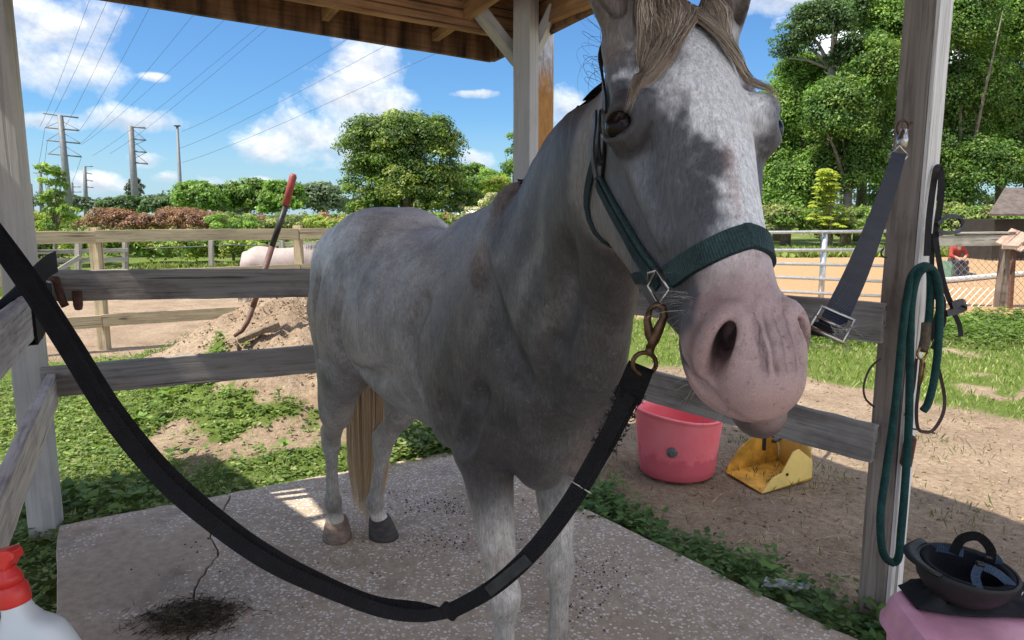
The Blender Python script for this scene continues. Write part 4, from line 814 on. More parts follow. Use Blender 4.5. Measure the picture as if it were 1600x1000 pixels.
# rusty strap hinge and peg on the back rail
b = MB(); c = px(100, 452, 3.24); b.tube([c + Vector((-.075, 0, .045)), c + Vector((-.02, -.02, .05)), c + Vector((.0, -.02, -.05)), c + Vector((.012, -.02, -.075))], .017, 8); b.build('rusty_hinge', simple('rust_brown', (.10, .05, .035), .8, .5, 40), shelter, True)
b = MB(); c = px(122, 475, 3.26); b.lathe([(.0, -.03), (.015, -.026), (.02, -.005), (.02, .06)], 10, c); b.build('peg', simple('rust_peg', (.13, .06, .05), .7, .4, 40), shelter, True)
b = MB(); c = px(1419, 705, 2.52); b.box(c, (.028, .05, .12), Matrix.Rotation(.1, 3, 'Y'), bev=.01); b.build('hinge', bpy.data.materials['rust_brown'], shelter)
def fascia_mat():
    m, nt = new_mat('stained_fascia'); tc = nt.n('ShaderNodeTexCoord'); mp = nt.n('ShaderNodeMapping'); nt.l(tc.outputs['Object'], mp.inputs[0]); mp.inputs['Scale'].default_value = (3, 9, 1.2); g = nt.n('ShaderNodeMapping'); nt.l(tc.outputs['Object'], g.inputs[0]); g.inputs['Scale'].default_value = (60, 3, 60)
    st = noise(nt, mp.outputs[0], 1, 4, .6); gr = noise(nt, g.outputs[0], 1, 4, .6); c = ramp(nt, st, [(.38, (.045, .03, .022)), (.52, (.20, .115, .06)), (.7, (.36, .225, .125))]); c = mixc(nt, .7, c, ramp(nt, gr, [(.3, (.5, .5, .5)), (.7, (1.25, 1.2, 1.15))]), 'MULTIPLY'); finish(nt, c, .85, gr, .003, .6, spec=.2); return m
# roof frame: headers on the posts, outer fascia beams, knee braces, rafters, tin
h0, h1 = px(465, -32, 3.36), px(800, 34, 3.95); dh = h1 - h0; board('header', h0 - dh * 1.6, h1 + dh * .03, .045, .19, M_beam, shelter, warp=.004)
h0b = h0 + Vector((bn.x, bn.y, 0)) * .05; 
r0, r1 = px(828, 28, 3.95), px(948, -28, 3.32); dr = r1 - r0; board('header', r0 + Vector((0, 0, .02)), r0 + dr * 3.3, .045, .19, M_beam, shelter, warp=.004)
f0, f1 = px(190, -21, 3.42), px(768, 77, 4.42); df = f1 - f0; M_fasc = fascia_mat()
board('fascia', f0 - df * .50, f1, .04, .15, M_fasc, shelter, warp=.002)
g1 = px(945, -16, 3.42); dg = g1 - f1; board('fascia', f1, f1 + dg * 3.6, .04, .15, M_fasc, shelter, warp=.004)
for t in (.10, .34, .58, .82): pass
board('knee_brace', px(812, 98, 3.93), px(748, 16, 3.74), .05, .095, M_postg, shelter, up=(0, -1, .4)); board('knee_brace', px(824, 102, 3.93), px(870, 8, 3.74), .05, .095, M_postg, shelter, up=(0, -1, .4))
# rafters run inwards and up from the fascia
inn = (DL + right * .2); inn.z = 0; inn.normalize()
def tin_z(p): t = (Vector((p.x, p.y, 0)) - V3(f0, 0)).dot(df) / df.dot(df); return f0.z + df.z * t + .0745 + max(0, (Vector((p.x, p.y, 0)) - V3(f1, 0)).dot(-bn)) * .05
for t in (-.2, .15, .48, .8):
    p0 = f0 + df * t; q = p0 + DL * 4.2; p0 = p0 + DL * .05; a = V3(p0, tin_z(p0) - .055); e = V3(q, tin_z(q) - .055); board('rafter', a, e, .04, .10, M_beam, shelter, bev=.003)
def mat_tin():
    m, nt = new_mat('rusty_tin'); v = coords(nt, (1, 1, 1)); n1 = noise(nt, v, 3.5, 6, .65); n2 = noise(nt, v, 40, 5, .7)
    c = ramp(nt, n1, [(.30, (.46, .42, .36)), (.45, (.38, .19, .085)), (.65, (.22, .10, .05))]); c = mixc(nt, .8, c, ramp(nt, n2, [(.3, (.5, .5, .5)), (.7, (1.3, 1.25, 1.2))]), 'MULTIPLY'); finish(nt, c, .75, n2, .004, .9, .15, .3); return m
M_tin = mat_tin()
# corrugated sheets, each its own part; corrugation runs up the slope
e0 = f0 - df * .482; e1 = f1 + (f1 - f0).normalized() * .05; run = (e1 - e0); Ltot = run.length; run.normalize(); nsh = 4; depth = 4.4
for s in range(nsh):
    V = []; F = []; nu = 60; a0, a1 = Ltot * s / nsh - .03, Ltot * (s + 1) / nsh + .03
    for i in range(nu + 1):
        q = a0 + (a1 - a0) * i / nu; p = e0 + run * q - Vector((DL.x, DL.y, 0)) * .022
        for j in range(2):
            w = p + DL * (depth * j); V.append(Vector((w.x, w.y, tin_z(w) + .014 * math.cos(q * 2 * math.pi / .076) + .016 + (.006 if s % 2 else 0))))
    for i in range(nu): F.append((i * 2, i * 2 + 2, i * 2 + 3, i * 2 + 1))
    link('roof_sheet', py_mesh('roof_sheet', V, F), M_tin, shelter, True)
# a second slope of tin over the right-hand run
e0b, e1b = f1 - dg.normalized() * .04, f1 + dg * 3.5; run = e1b - e0b; Ltot = run.length; run.normalize(); run.z = 0
for s in range(3):
    V = []; F = []; nu = 44; a0, a1 = Ltot * s / 3 - .02, Ltot * (s + 1) / 3 + .02
    for i in range(nu + 1):
        q = a0 + (a1 - a0) * i / nu; p = e0b + run * q
        for j in range(2):
            w = p - back * (-.07 + 2.4 * j); V.append(Vector((w.x, w.y, f1.z + .105 + .05 * 2.3 * j * .98 + .010 * math.cos(q * 2 * math.pi / .076) - (.001 * s))))
    for i in range(nu): F.append((i * 2, i * 2 + 2, i * 2 + 3, i * 2 + 1))
    link('roof_sheet', py_mesh('roof_sheet', V, F), M_tin, shelter, True)
# square steel column behind the corner post, galvanised above and rust-stained below
def mat_col():
    m, nt = new_mat('rust_stained_column'); v = coords(nt); sx = nt.n('ShaderNodeSeparateXYZ'); nt.l(v, sx.inputs[0]); n1 = noise(nt, v, 14, 5, .7); n2 = noise(nt, coords(nt, (60, 60, 14)), 1, 4, .7)
    f = mathn(nt, 'ADD', sx.outputs[2], mathn(nt, 'MULTIPLY', mathn(nt, 'SUBTRACT', n1, .5), .35)); f = mathn(nt, 'MULTIPLY_ADD', f, 5.0, -11.0 , clamp=True)
    rust = ramp(nt, n2, [(.3, (.34, .15, .035)), (.7, (.55, .27, .07))]); zn = ramp(nt, n2, [(.32, (.22, .23, .25)), (.6, (.62, .63, .65))]); finish(nt, mixc(nt, f, rust, zn), .6, n2, .001, .6, .0, .4); return m
pc = px(844, 200, 4.4); col_e = empty('steel_column', V3(pc, SOIL), 'square steel column with orange rust below galvanised top behind the corner post', 'column')
Mc = mat_col(); b = MB(); b.box((pc.x, pc.y, 1.35), (.125, .125, 2.9), Matrix.Rotation(.42, 3, 'Z'), bev=.008); b.build('shaft', Mc, col_e); b = MB(); b.box((pc.x, pc.y, SOIL + .012), (.24, .24, .02), Matrix.Rotation(.42, 3, 'Z'), bev=.003); b.build('base_plate', Mc, col_e)
# black straps looped round the left rail
lw = empty('tie_strap', px(40, 470, 3.0), 'black strap wound round the top of the white side rail', 'strap')
for i, (yy, tt) in enumerate(((.30, 0.2), (.46, -.3), (.66, .2), (.86, .0))):
    l0 = px(52, 462, 3.26) + Vector((.05, .03, 0)) + DL * yy; s_ = Vector((-DL.y, DL.x, 0)); hz, hx = .080, .028; ring = [l0 + s_ * a + Vector((0, 0, d)) + DL * (tt * .06 * a / hx) for a, d in ((-hx, -hz), (hx, -hz), (hx, hz), (-hx, hz), (-hx, -hz))]
    b = MB(); b.strap(ring, .15, .008, [DL] * 5); b.build('wrap', M_black, lw)
b = MB(); pts = [px(88, 405 + 4, 3.12), px(72, 418, 2.95), px(50, 440, 2.75), px(24, 470, 2.5), px(-10, 500, 2.2), px(-60, 520, 1.9)]; b.strap([Vector(p) for p in catmull([tuple(p) for p in pts], 4)], .09, .006, [Vector((0, 0, 1))] * 21); b.build('strap', M_black, lw)

# roof of the next stall, left of this one: its shade falls across the slab's left end
ns = empty('neighbour_roof', (-3.6, 2.6, SOIL), 'tin roof of the next stall on plain posts left of the white side rails', 'shelter')
na, nb_ = Vector((-3.39, 3.80, 2.47)), Vector((-1.72, 1.94, 2.47)); nd = (nb_ - na).normalized(); ow = Vector((-.74, -.67, 0)).normalized()
for k in range(3):
    V = []; F = []; nu = 40
    for i in range(nu + 1):
        q = 1.02 * i / nu
        for j in range(2): p = na + ow * (k * 1.0 + q) + nd * (j * 5.0); V.append(p + Vector((0, 0, .010 * math.cos(q * 2 * math.pi / .076) + .02 * k + .16 * (k + q) * .4)))
    for i in range(nu): F.append((i * 2, i * 2 + 1, i * 2 + 3, i * 2 + 2))
    link('roof_sheet', py_mesh('roof_sheet', V, F), M_tin, ns, True)
for p in (na + ow * .3 + nd * .2, na + ow * 2.6 + nd * .2, na + ow * 2.6 + nd * 2.8): board('post', (p.x, p.y, SOIL - .2), (p.x, p.y, 2.46), .1, .1, M_postg, ns, up=bn)
# ------------------------------------------------------------------ ground, slab
A_s, B_s, C_s = gnd(93, 821), gnd(722, 702), gnd(1322, 992)
dl_ = (gnd(87, 930) - A_s).normalized(); C2 = B_s + (C_s - B_s) * 1.9; D2 = A_s + dl_ * 3.4
SLAB = np.array([(p.x, p.y) for p in (A_s, B_s, C2, D2)])
def in_poly(P, poly):
    x, y = P[:, 0], P[:, 1]; ins = np.zeros(len(P), bool); n = len(poly)
    for i in range(n):
        x1, y1 = poly[i]; x2, y2 = poly[(i + 1) % n]; c = ((y1 > y) != (y2 > y)) & (x < (x2 - x1) * (y - y1) / (y2 - y1 + 1e-12) + x1); ins ^= c
    return ins
def poly_dist(P, poly, closed=True):
    d = np.full(len(P), 1e9); n = len(poly)
    for i in range(n if closed else n - 1):
        a, b = np.array(poly[i]), np.array(poly[(i + 1) % n]); ab = b - a; t = np.clip(((P - a) @ ab) / (ab @ ab), 0, 1); d = np.minimum(d, np.hypot(*(P - a - t[:, None] * ab).T))
    return d
MOUND = gnd(395, 560, 0).lerp(gnd(395, 560, 0), 0); MOUND = Vector((-2.25, 6.35, 0))
def height(P):
    x, y = P[:, 0], P[:, 1]; P3 = np.column_stack([x, y, np.zeros(len(x))])
    z = np.full(len(x), SOIL) + (fnoise(P3, 1.3, 11, 3) - .5) * .05 + (fnoise(P3, 7, 12, 2) - .5) * .018
    z += (fnoise(P3, .08, 15, 2) - .5) * .3 * sstep(y, 14, 40)
    for cx, cy, rx, ry, h in ((-2.45, 6.6, 1.0, .75, .50), (-1.55, 6.5, .9, .75, .43), (-1.45, 5.35, .8, .65, .22), (-2.0, 5.7, .9, .7, .18)):
        e = np.exp(-(((x - cx) / rx) ** 2 + ((y - cy) / ry) ** 2)); z += h * e + e * (fnoise(P3, 5.5, 21, 4) - .5) * .26
    z -= 2.2 * sstep(y, 48, 100)
    d = poly_dist(np.column_stack([x, y]), SLAB); inside = in_poly(np.column_stack([x, y]), SLAB); z[inside] = np.minimum(z[inside], SOIL - .05 * sstep(d[inside], 0, .05))
    return z
def zones(P):
    "weights: 0 green cover, 1 pale dirt, 2 orange arena sand"
    x, y = P[:, 0], P[:, 1]; P3 = np.column_stack([x, y, np.zeros(len(x))]); n = fnoise(P3, 1.1, 31, 4) - .5; n2 = fnoise(P3, 4.5, 33, 3) - .5
    g = np.ones(len(x)); o = np.zeros(len(x))
    # mound and bare strips at the back left
    m = sum(np.exp(-(((x - cx) / rx) ** 2 + ((y - cy) / ry) ** 2)) for cx, cy, rx, ry in ((-2.35, 6.55, 1.25, .75), (-1.5, 6.3, 1.0, .7), (-1.45, 5.35, .75, .5)))
    g -= sstep(m + n * 1.3 + n2 * .9, .46, .70)
    g -= .8 * sstep(.30 - poly_dist(np.column_stack([x, y]), [(-2.3, 4.75), (-1.9, 4.35), (-1.2, 4.75)], False) + n2 * .5, 0, .2)
    # paddock beyond the fence
    pd = sstep(y - (7.3 + (x + 4) * .3) + n * .8, 0, .6) * sstep(13.6 - y + n * 2 + np.maximum(x + 2, 0) * .6, 0, 1) * (x < 1.2); g -= pd * (x < .2)
    # right: trodden dirt beside the slab, lawn strips, arena
    rt = sstep(x - (-.3 + (4.2 - y) * .7), .25, .8); 
    dirt = rt * sstep(7.4 - y + n * 1.2 - np.maximum(x - 2.2, 0) * 1.15, -.4, .9)
    g = np.where((x > .3), np.minimum(g, 1 - dirt), g)
    bare = gauss(P3, (1.05, 3.35, 0), (.35, .2, 1)); g -= .9 * bare * (x > .2)
    g -= .75 * sstep(n2 + n, .18, .3) * (x > 2.0) * sstep(y, 3, 5)
    g = np.minimum(g, 1 - sstep(1.6 - y + n, -.4, .4))  # unseen ground behind the camera made pale dirt, for bounce light
    ar = sstep(y - 10.2 + n * .5 - (x - 6) * .05, 0, .5) * sstep(24.5 - y + n * .9, 0, .5) * sstep(x, .8, 1.6); o = ar
    return np.clip(g, 0, 1) * (1 - o), np.clip(1 - g, 0, 1) * (1 - o), o
us = np.linspace(-1, 1, 420); xs = 9 * us * 0 + np.sign(us) * (np.abs(us) * 5.2 + 420 * np.abs(us) ** 7); vs = np.linspace(0, 1, 420); ys = -6 + vs * 14 + 2 * vs ** 2 + 640 * vs ** 9
X, Y = np.meshgrid(xs, ys, indexing='ij'); GP = np.column_stack([X.ravel(), Y.ravel()]); GZ = height(GP); n = len(ys); ii = (np.arange(len(xs) - 1)[:, None] * n + np.arange(n - 1)[None]).ravel()
me = np_mesh('ground', np.column_stack([GP, GZ]), np.stack([ii, ii + n, ii + n + 1, ii + 1], 1), True); zg, zd, zo = zones(GP); put_color(me, 'zone', np.column_stack([zg, zd, zo]))
def mat_ground():
    m, nt = new_mat('ground_soil'); at = nt.n('ShaderNodeVertexColor', layer_name='zone'); sp = nt.n('ShaderNodeSeparateColor'); nt.l(at.outputs[0], sp.inputs[0]); v = coords(nt)
    a = noise(nt, v, 2.2, 6, .65); b = noise(nt, v, 26, 6, .7); c = noise(nt, coords(nt, (1, 2.2, 1), (0, 0, .5)), 85, 4, .7); far = noise(nt, v, .16, 5, .6)
    dirt = ramp(nt, a, [(.3, (.29, .215, .155)), (.7, (.47, .37, .275))]); dirt = mixc(nt, .8, dirt, ramp(nt, b, [(.3, (.55, .52, .5)), (.62, (1.15, 1.13, 1.1))]), 'MULTIPLY'); dirt = mixc(nt, .7, dirt, ramp(nt, c, [(.36, (.5, .47, .45)), (.55, (1.0, 1.0, 1.0)), (.75, (1.35, 1.32, 1.25))]), 'MULTIPLY')
    sand = ramp(nt, b, [(.3, (.37, .225, .12)), (.7, (.51, .33, .185))])
    grs = ramp(nt, b, [(.3, (.07, .11, .025)), (.7, (.17, .22, .06))]); grs = mixc(nt, .5, grs, ramp(nt, far, [(.3, (.6, .7, .5)), (.7, (1.4, 1.3, 1.0))]), 'MULTIPLY')
    w = mathn(nt, 'ADD', sp.outputs[0], mathn(nt, 'MULTIPLY', mathn(nt, 'SUBTRACT', b, .5), .9)); w = ramp(nt, w, [(.4, (0, 0, 0)), (.6, (1, 1, 1))])
    col = mixc(nt, w, dirt, grs); col = mixc(nt, sp.outputs[2], col, sand); h = mathn(nt, 'ADD', mathn(nt, 'MULTIPLY', b, 1.0), mathn(nt, 'MULTIPLY', c, .5)); finish(nt, col, .95, h, .03, .8, spec=.1); return m
M_ground = mat_ground(); ground = link('ground', me, M_ground); tag(ground, kind='structure')
# slab: poured concrete cracked in two; the right piece shows its aggregate
def mat_slab():
    m, nt = new_mat('exposed_aggregate'); v = coords(nt); n1 = noise(nt, v, 1.6, 5, .6); n2 = noise(nt, v, 24, 5, .65); n3 = noise(nt, v, 170, 3, .6)
    base = ramp(nt, n1, [(.3, (.40, .32, .245)), (.7, (.55, .455, .355))]); base = mixc(nt, .8, base, ramp(nt, n2, [(.3, (.68, .66, .64)), (.65, (1.1, 1.1, 1.1))]), 'MULTIPLY'); base = mixc(nt, .5, base, ramp(nt, n3, [(.3, (.7, .7, .7)), (.7, (1.2, 1.2, 1.2))]), 'MULTIPLY')
    wv = nt.n('ShaderNodeVectorMath', operation='MULTIPLY_ADD'); nt.l(noise(nt, v, 30, 2, .5, out=1), wv.inputs[0]); wv.inputs[1].default_value = (.02, .02, .02); nt.l(v, wv.inputs[2])
    vo = nt.n('ShaderNodeTexVoronoi', feature='F1', i_Scale=76.0, i_Randomness=1.0); nt.l(wv.outputs[0], vo.inputs[0]); sc = nt.n('ShaderNodeSeparateColor'); nt.l(vo.outputs['Color'], sc.inputs[0])
    size = mathn(nt, 'MULTIPLY_ADD', sc.outputs[0], .40, .20); chip = mathn(nt, 'MULTIPLY', mathn(nt, 'SUBTRACT', size, vo.outputs['Distance']), 18.0, clamp=True)
    pres = mathn(nt, 'GREATER_THAN', sc.outputs[1], .16); at = nt.n('ShaderNodeVertexColor', layer_name='agg'); pn = mathn(nt, 'ADD', at.outputs[0], mathn(nt, 'MULTIPLY', mathn(nt, 'SUBTRACT', n1, .5), 3.4)); pn = mathn(nt, 'GREATER_THAN', mathn(nt, 'ADD', pn, mathn(nt, 'MULTIPLY', mathn(nt, 'SUBTRACT', sc.outputs[2], .5), .5)), .5)
    chip = mathn(nt, 'MULTIPLY', mathn(nt, 'MULTIPLY', chip, pres), pn); stone = ramp(nt, sc.outputs[2], [(.0, (.42, .37, .33)), (.35, (.62, .57, .52)), (1, (.78, .74, .69))])
    dirt = noise(nt, v, 3.1, 5, .65); col = mixc(nt, chip, base, stone); col = mixc(nt, ramp(nt, dirt, [(.56, (0, 0, 0)), (.72, (.5, .5, .5))]), col, (.13, .10, .085)); h = mathn(nt, 'ADD', mathn(nt, 'MULTIPLY', chip, .5), mathn(nt, 'MULTIPLY', n2, .6)); finish(nt, col, .82, h, .004, .7, spec=.25); return m
M_slab = mat_slab()
crack = [gnd(*q) for q in ((352, 764), (360, 775), (350, 796), (333, 808), (326, 826), (333, 845), (340, 868), (322, 888), (308, 912), (302, 940), (318, 962), (300, 985), (292, 1010))]; crack = [crack[0] + (crack[0] - crack[1]) * .0] + crack[1:]
edge_pt = A_s + (B_s - A_s) * ((crack[0] - A_s).dot((B_s - A_s).normalized()) / (B_s - A_s).length); crack[0] = edge_pt
front_pt = D2 + (C2 - D2) * .4; cl = crack + [crack[-1].lerp(front_pt, .5), front_pt]
cl2 = []
for a, b in zip(cl[:-1], cl[1:]):
    for k in range(3): p = a.lerp(b, k / 3); q = (b - a).normalized(); cl2.append(p + Vector((-q.y, q.x, 0)) * RNG.uniform(-.009, .009) * (k > 0))
cl2.append(cl[-1])
def wavy(a, b, n, amp=.008): return [a.lerp(b, i / n) + Vector((RNG.uniform(-amp, amp), RNG.uniform(-amp, amp), 0)) * (0 < i < n) for i in range(n)]
off = lambda L, s: [p + Vector((s * RNG.uniform(.002, .006), 0, 0)) for p in L]
left_o = wavy(D2, A_s, 20) + wavy(A_s, edge_pt, 12) + off(cl2, -1); right_o = off(cl2, 1)[::-1] + wavy(edge_pt, B_s, 24)[1:] + wavy(B_s, C2, 60)
slab = empty('concrete_slab', (0, 2.6, 0)); slab['kind'] = 'structure'
for nm, out_, dz, ag in (('slab_piece', left_o, 0, .25), ('slab_piece', right_o + [C2], 0.001, .75)):
    bm = bmesh.new(); vs_ = [bm.verts.new((p.x, p.y, dz)) for p in out_]; f = bm.faces.new(vs_); f.normal_update()
    if f.normal.z < 0: f.normal_flip()
    ret = bmesh.ops.extrude_face_region(bm, geom=[f]); low = [v for v in ret['geom'] if isinstance(v, bmesh.types.BMVert)]
    for v in low: v.co.z -= .16
    bmesh.ops.recalc_face_normals(bm, faces=bm.faces[:])
    top_e = [e for e in bm.edges if e.verts[0].co.z > -.01 and e.verts[1].co.z > -.01 and len(e.link_faces) == 2]
    bmesh.ops.bevel(bm, geom=top_e, offset=.004, segments=1, affect='EDGES', profile=.5)
    me = bpy.data.meshes.new(nm); bm.to_mesh(me); bm.free(); o = link(nm, me, M_slab, slab)
    co = np.zeros(len(me.vertices) * 3, np.float32); me.vertices.foreach_get('co', co); co = co.reshape(-1, 3); put_color(me, 'agg', np.repeat(np.full((len(co), 1), ag), 3, 1))
# ------------------------------------------------------------------ vegetation
def mat_leaf(name, transl=.42, rough=.5):
    m, nt = new_mat(name); at = nt.n('ShaderNodeVertexColor', layer_name='leaf'); out = nt.n('ShaderNodeOutputMaterial'); p = nt.n('ShaderNodeBsdfPrincipled'); p.inputs['Roughness'].default_value = rough; p.inputs['Specular IOR Level'].default_value = .35
    tr = nt.n('ShaderNodeBsdfTranslucent'); mx = nt.n('ShaderNodeMixShader'); mx.inputs[0].default_value = transl; nt.l(at.outputs[0], p.inputs['Base Color'])
    tc = mixc(nt, 1.0, at.outputs[0], (1.25, 1.35, .55), 'MULTIPLY'); nt.l(tc, tr.inputs[0]); nt.l(p.outputs[0], mx.inputs[1]); nt.l(tr.outputs[0], mx.inputs[2]); nt.l(mx.outputs[0], out.inputs[0]); return m
LEAF_GAIN = 2.3
M_leaf = mat_leaf('foliage'); M_grass = mat_leaf('grass_blade', .4, .6); M_bark = simple('grey_bark', (.17, .14, .115), .9, .45, 8, bump=.02, bscale=18); M_straw = mat_leaf('dry_straw', .15, .7)
def unit(v): return v / (np.linalg.norm(v, axis=-1, keepdims=True) + 1e-9)
def leaves(name, C, D, S, L, W, col, mat, parent=None, fold=.0):
    "one rhombic leaf at each centre C: along D, across S"
    L = np.asarray(L).reshape(-1, 1); W = np.asarray(W).reshape(-1, 1); Nn = np.cross(D, S) * fold * L
    V = np.stack([C - D * L * .5, C + S * W * .5 + D * L * .08 + Nn, C + D * L * .5, C - S * W * .5 + D * L * .08 + Nn], 1).reshape(-1, 3); F = np.arange(len(V)).reshape(-1, 4)
    me = np_mesh(name, V, F); put_color(me, 'leaf', np.repeat(col, 4, 0)); return link(name, me, mat, parent)
def rand_dirs(r, n): return unit(r.normal(0, 1, (n, 3)))
def crown(r, blobs, n, leaf, cols, up=.35, clump=26, hollow=.55):
    "leaves gathered on boughs: each blob carries many smaller rounded boughs, leaves sit on their shells"
    vol = np.array([b[1][0] * b[1][1] + b[1][0] * b[1][2] for b in blobs]); nb = max(len(blobs) * 3, int(n / (clump * 7))); pick = r.choice(len(blobs), nb, p=vol / vol.sum())
    bc = np.array([b[0] for b in blobs], float)[pick]; br = np.array([b[1] for b in blobs], float)[pick]; d = rand_dirs(r, nb); d[:, 2] = np.where(d[:, 2] < -.5, -d[:, 2], d[:, 2])
    rad = hollow + (1 - hollow) * r.uniform(0, 1, nb) ** .6 + r.normal(0, .06, nb); cc = bc + d * br * rad[:, None]; rs = br.mean(1) * r.uniform(.16, .34, nb); rs = np.maximum(rs, leaf * 1.2)
    ci = r.choice(nb, n, p=rs ** 2 / (rs ** 2).sum()); e = rand_dirs(r, n); e[:, 2] = np.where((e[:, 2] < -.2) & (r.uniform(0, 1, n) < .7), -e[:, 2], e[:, 2]); P = cc[ci] + e * (rs[ci] * (.55 + .55 * r.uniform(0, 1, n) ** .5) * r.choice([1, 1, 1, 1.25], n))[:, None] * np.array((1.1, 1.1, .8))
    nrm = unit(e * .9 + d[ci] * .25 + rand_dirs(r, n) * .75 + np.array((0, 0, up))); D = unit(np.cross(nrm, rand_dirs(r, n))); D[:, 2] -= .25; D = unit(D); S = unit(np.cross(nrm, D))
    base = np.array(cols)[r.integers(0, len(cols), nb)][ci]; col = base * r.uniform(.7, 1.3, (n, 1)) * (r.uniform(.75, 1.25, nb)[ci])[:, None] * LEAF_GAIN
    return P, D, S, leaf * r.uniform(.6, 1.35, n), leaf * r.uniform(.4, .8, n), np.clip(col, 0, .8)
def limbs(r, base, blobs, r0, mat, parent, lean=0):
    b = MB(); base = Vector(base); zt = min(c[2] - q[2] * .3 for c, q in blobs); cx = np.mean([c[0] for c, q in blobs]); cy = np.mean([c[1] for c, q in blobs]); fork = Vector((base.x * .5 + cx * .5, base.y * .5 + cy * .5, max(base.z + .3, zt)))
    b.tube([base - Vector((0, 0, .2)), base.lerp(fork, .5) + Vector((r.normal(0, r0 * .5), 0, 0)), fork], [r0 * 1.25, r0, r0 * .8], 9)
    for c, q in blobs:
        for k in range(2):
            e = Vector(c) + Vector(r.normal(0, .45, 3) * np.array(q)); m = fork.lerp(e, .5) + Vector((0, 0, abs(q[2]) * .12)); b.tube([fork - Vector((0, 0, .1)), m, e], [r0 * .5, r0 * .3, r0 * .08], 6)
    return b.build('trunk', mat, parent, True)
def tree(name, base, blobs, n, leaf, cols, label, cat='tree', group=None, r0=.15, seed=0, up=.35, hollow=.55, bark=None, clump=26):
    r = np.random.default_rng(seed + 100); t = empty(name, base, label, cat, group); P = crown(r, blobs, n, leaf, cols, up, clump, hollow); leaves('crown', *P, M_leaf, t, .08); limbs(r, base, blobs, r0, bark or M_bark, t); return t
G1 = [(.045, .085, .018), (.065, .115, .022), (.03, .06, .014), (.09, .13, .03)]; G2 = [(.075, .13, .025), (.10, .155, .03), (.05, .09, .02)]; G3 = [(.035, .065, .022), (.05, .085, .03), (.03, .05, .02)]; YG = [(.125, .155, .03), (.09, .13, .025), (.155, .175, .04)]; BR = [(.115, .06, .042), (.15, .085, .058), (.085, .05, .036)]; OL = [(.10, .115, .045), (.14, .15, .06), (.07, .09, .035)]
def blob_at(x, y, Y, rx, ry, rz): p = atY(x, y, Y); s = Y / FPX; return ((p.x, p.y, p.z), (rx * s, ry, rz * s))
def gbase(x, Y): p = atY(x, 400, Y); return (p.x, p.y, float(height(np.array([[p.x, p.y]]))[0]))
# big round tree and its neighbours
Yb = 40
tree('round_tree', gbase(632, Yb), [blob_at(590, 240, Yb, 50, 1.9, 52), blob_at(668, 242, Yb, 48, 1.9, 54), blob_at(630, 222, Yb - .5, 46, 1.9, 40), blob_at(566, 290, Yb, 30, 1.4, 40), blob_at(640, 300, Yb - 1, 52, 1.8, 50), blob_at(694, 312, Yb, 34, 1.6, 46), blob_at(585, 335, Yb, 36, 1.6, 34), blob_at(735, 320, Yb, 22, 1.2, 24)], 64000, .17, [(.035, .062, .012), (.06, .095, .018), (.028, .05, .012), (.11, .135, .028)], 'big round leafy tree with a dense crown above the rump of the grey horse', r0=.3, seed=1, hollow=.5, clump=12)
tree('leafy_tree', gbase(752, 46), [blob_at(745, 290, 46, 34, 2, 30), blob_at(775, 300, 46, 30, 2, 28), blob_at(720, 305, 46, 26, 2, 25)], 12000, .17, G2, 'mid green tree between the round tree and the corner post', r0=.2, seed=2)
tree('shrub', gbase(782, 42), [blob_at(782, 303, 42, 30, 1.4, 22), blob_at(760, 318, 42, 18, 1.2, 14)], 4000, .13, YG, 'bright yellow green bush in front of the mid green tree', 'bush', r0=.08, seed=3)
tree('shrub', gbase(765, 38), [blob_at(768, 328, 38, 26, 1.2, 22), blob_at(735, 335, 39, 18, 1.2, 14)], 3000, .12, [(.24, .23, .17), (.18, .18, .11), (.3, .28, .22)], 'greyish half dry bush beside the white roofed house', 'bush', r0=.07, seed=4)
tree('leafy_tree', gbase(800, 60), [blob_at(800, 245, 60, 14, 1.2, 36), blob_at(806, 290, 60, 30, 2, 36)], 4000, .2, G2, 'slender tree top showing left of the corner post', r0=.15, seed=5)
# far clumps left of it
far = [(310, 318, 62, [(300, 312, 26, 24), (325, 318, 26, 24), (312, 300, 18, 14)], G2, 'rounded bright green tree beside the tall light pole'), (385, 318, 66, [(365, 315, 30, 26), (395, 300, 24, 18), (412, 318, 24, 24)], G1, 'broad dark green tree left of the shovel handle'), (440, 318, 60, [(432, 305, 16, 18), (450, 312, 22, 26), (425, 325, 18, 18)], G2, 'tree with tufted tops directly behind the shovel handle'),
       (505, 320, 72, [(490, 312, 24, 22), (515, 318, 22, 26), (505, 300, 16, 12)], [(.06, .085, .05), (.08, .105, .065), (.05, .07, .045)], 'hazy grey green tree next to the big round tree'), (255, 325, 90, [(245, 325, 20, 12), (268, 322, 18, 14)], G3, 'low dark tree left of the tall light pole'), (190, 322, 95, [(180, 325, 22, 12), (205, 322, 16, 14)], G3, 'low dark tree at the foot of the pylon with arms on one side')]
for i, (bx, by, Y, bl, cl_, lab) in enumerate(far): tree('leafy_tree', gbase(bx, Y), [blob_at(x, y, Y, rx, 2.0, rz) for x, y, rx, rz in bl], 11000, .0046 * Y, cl_, lab, group=None, r0=.2, seed=20 + i, hollow=.3, clump=6)
tree('conifer', gbase(210, 130), [blob_at(210, 318, 130, 9, 1.5, 16), blob_at(209, 300, 130, 8, 1.5, 14), blob_at(210, 285, 130, 5, 1, 9), blob_at(219, 300, 130, 6, 1, 10)], 2600, .4, [(.05, .06, .045), (.07, .075, .06)], 'tall narrow grey green conifer far behind the pylon', r0=.3, seed=31, clump=12)
r = np.random.default_rng(5); FL = [blob_at(x, 326 - 4 * math.sin(x * .03) - r.uniform(0, 6), 170, 16, 4, 15) for x in range(-60, 560, 13)] + [blob_at(x, 326 - r.uniform(0, 8), 170, 22, 4, 22) for x in range(560, 2400, 20)] + [blob_at(x, 328, 170, 30, 4, 18) for x in range(-1500, -60, 30)]
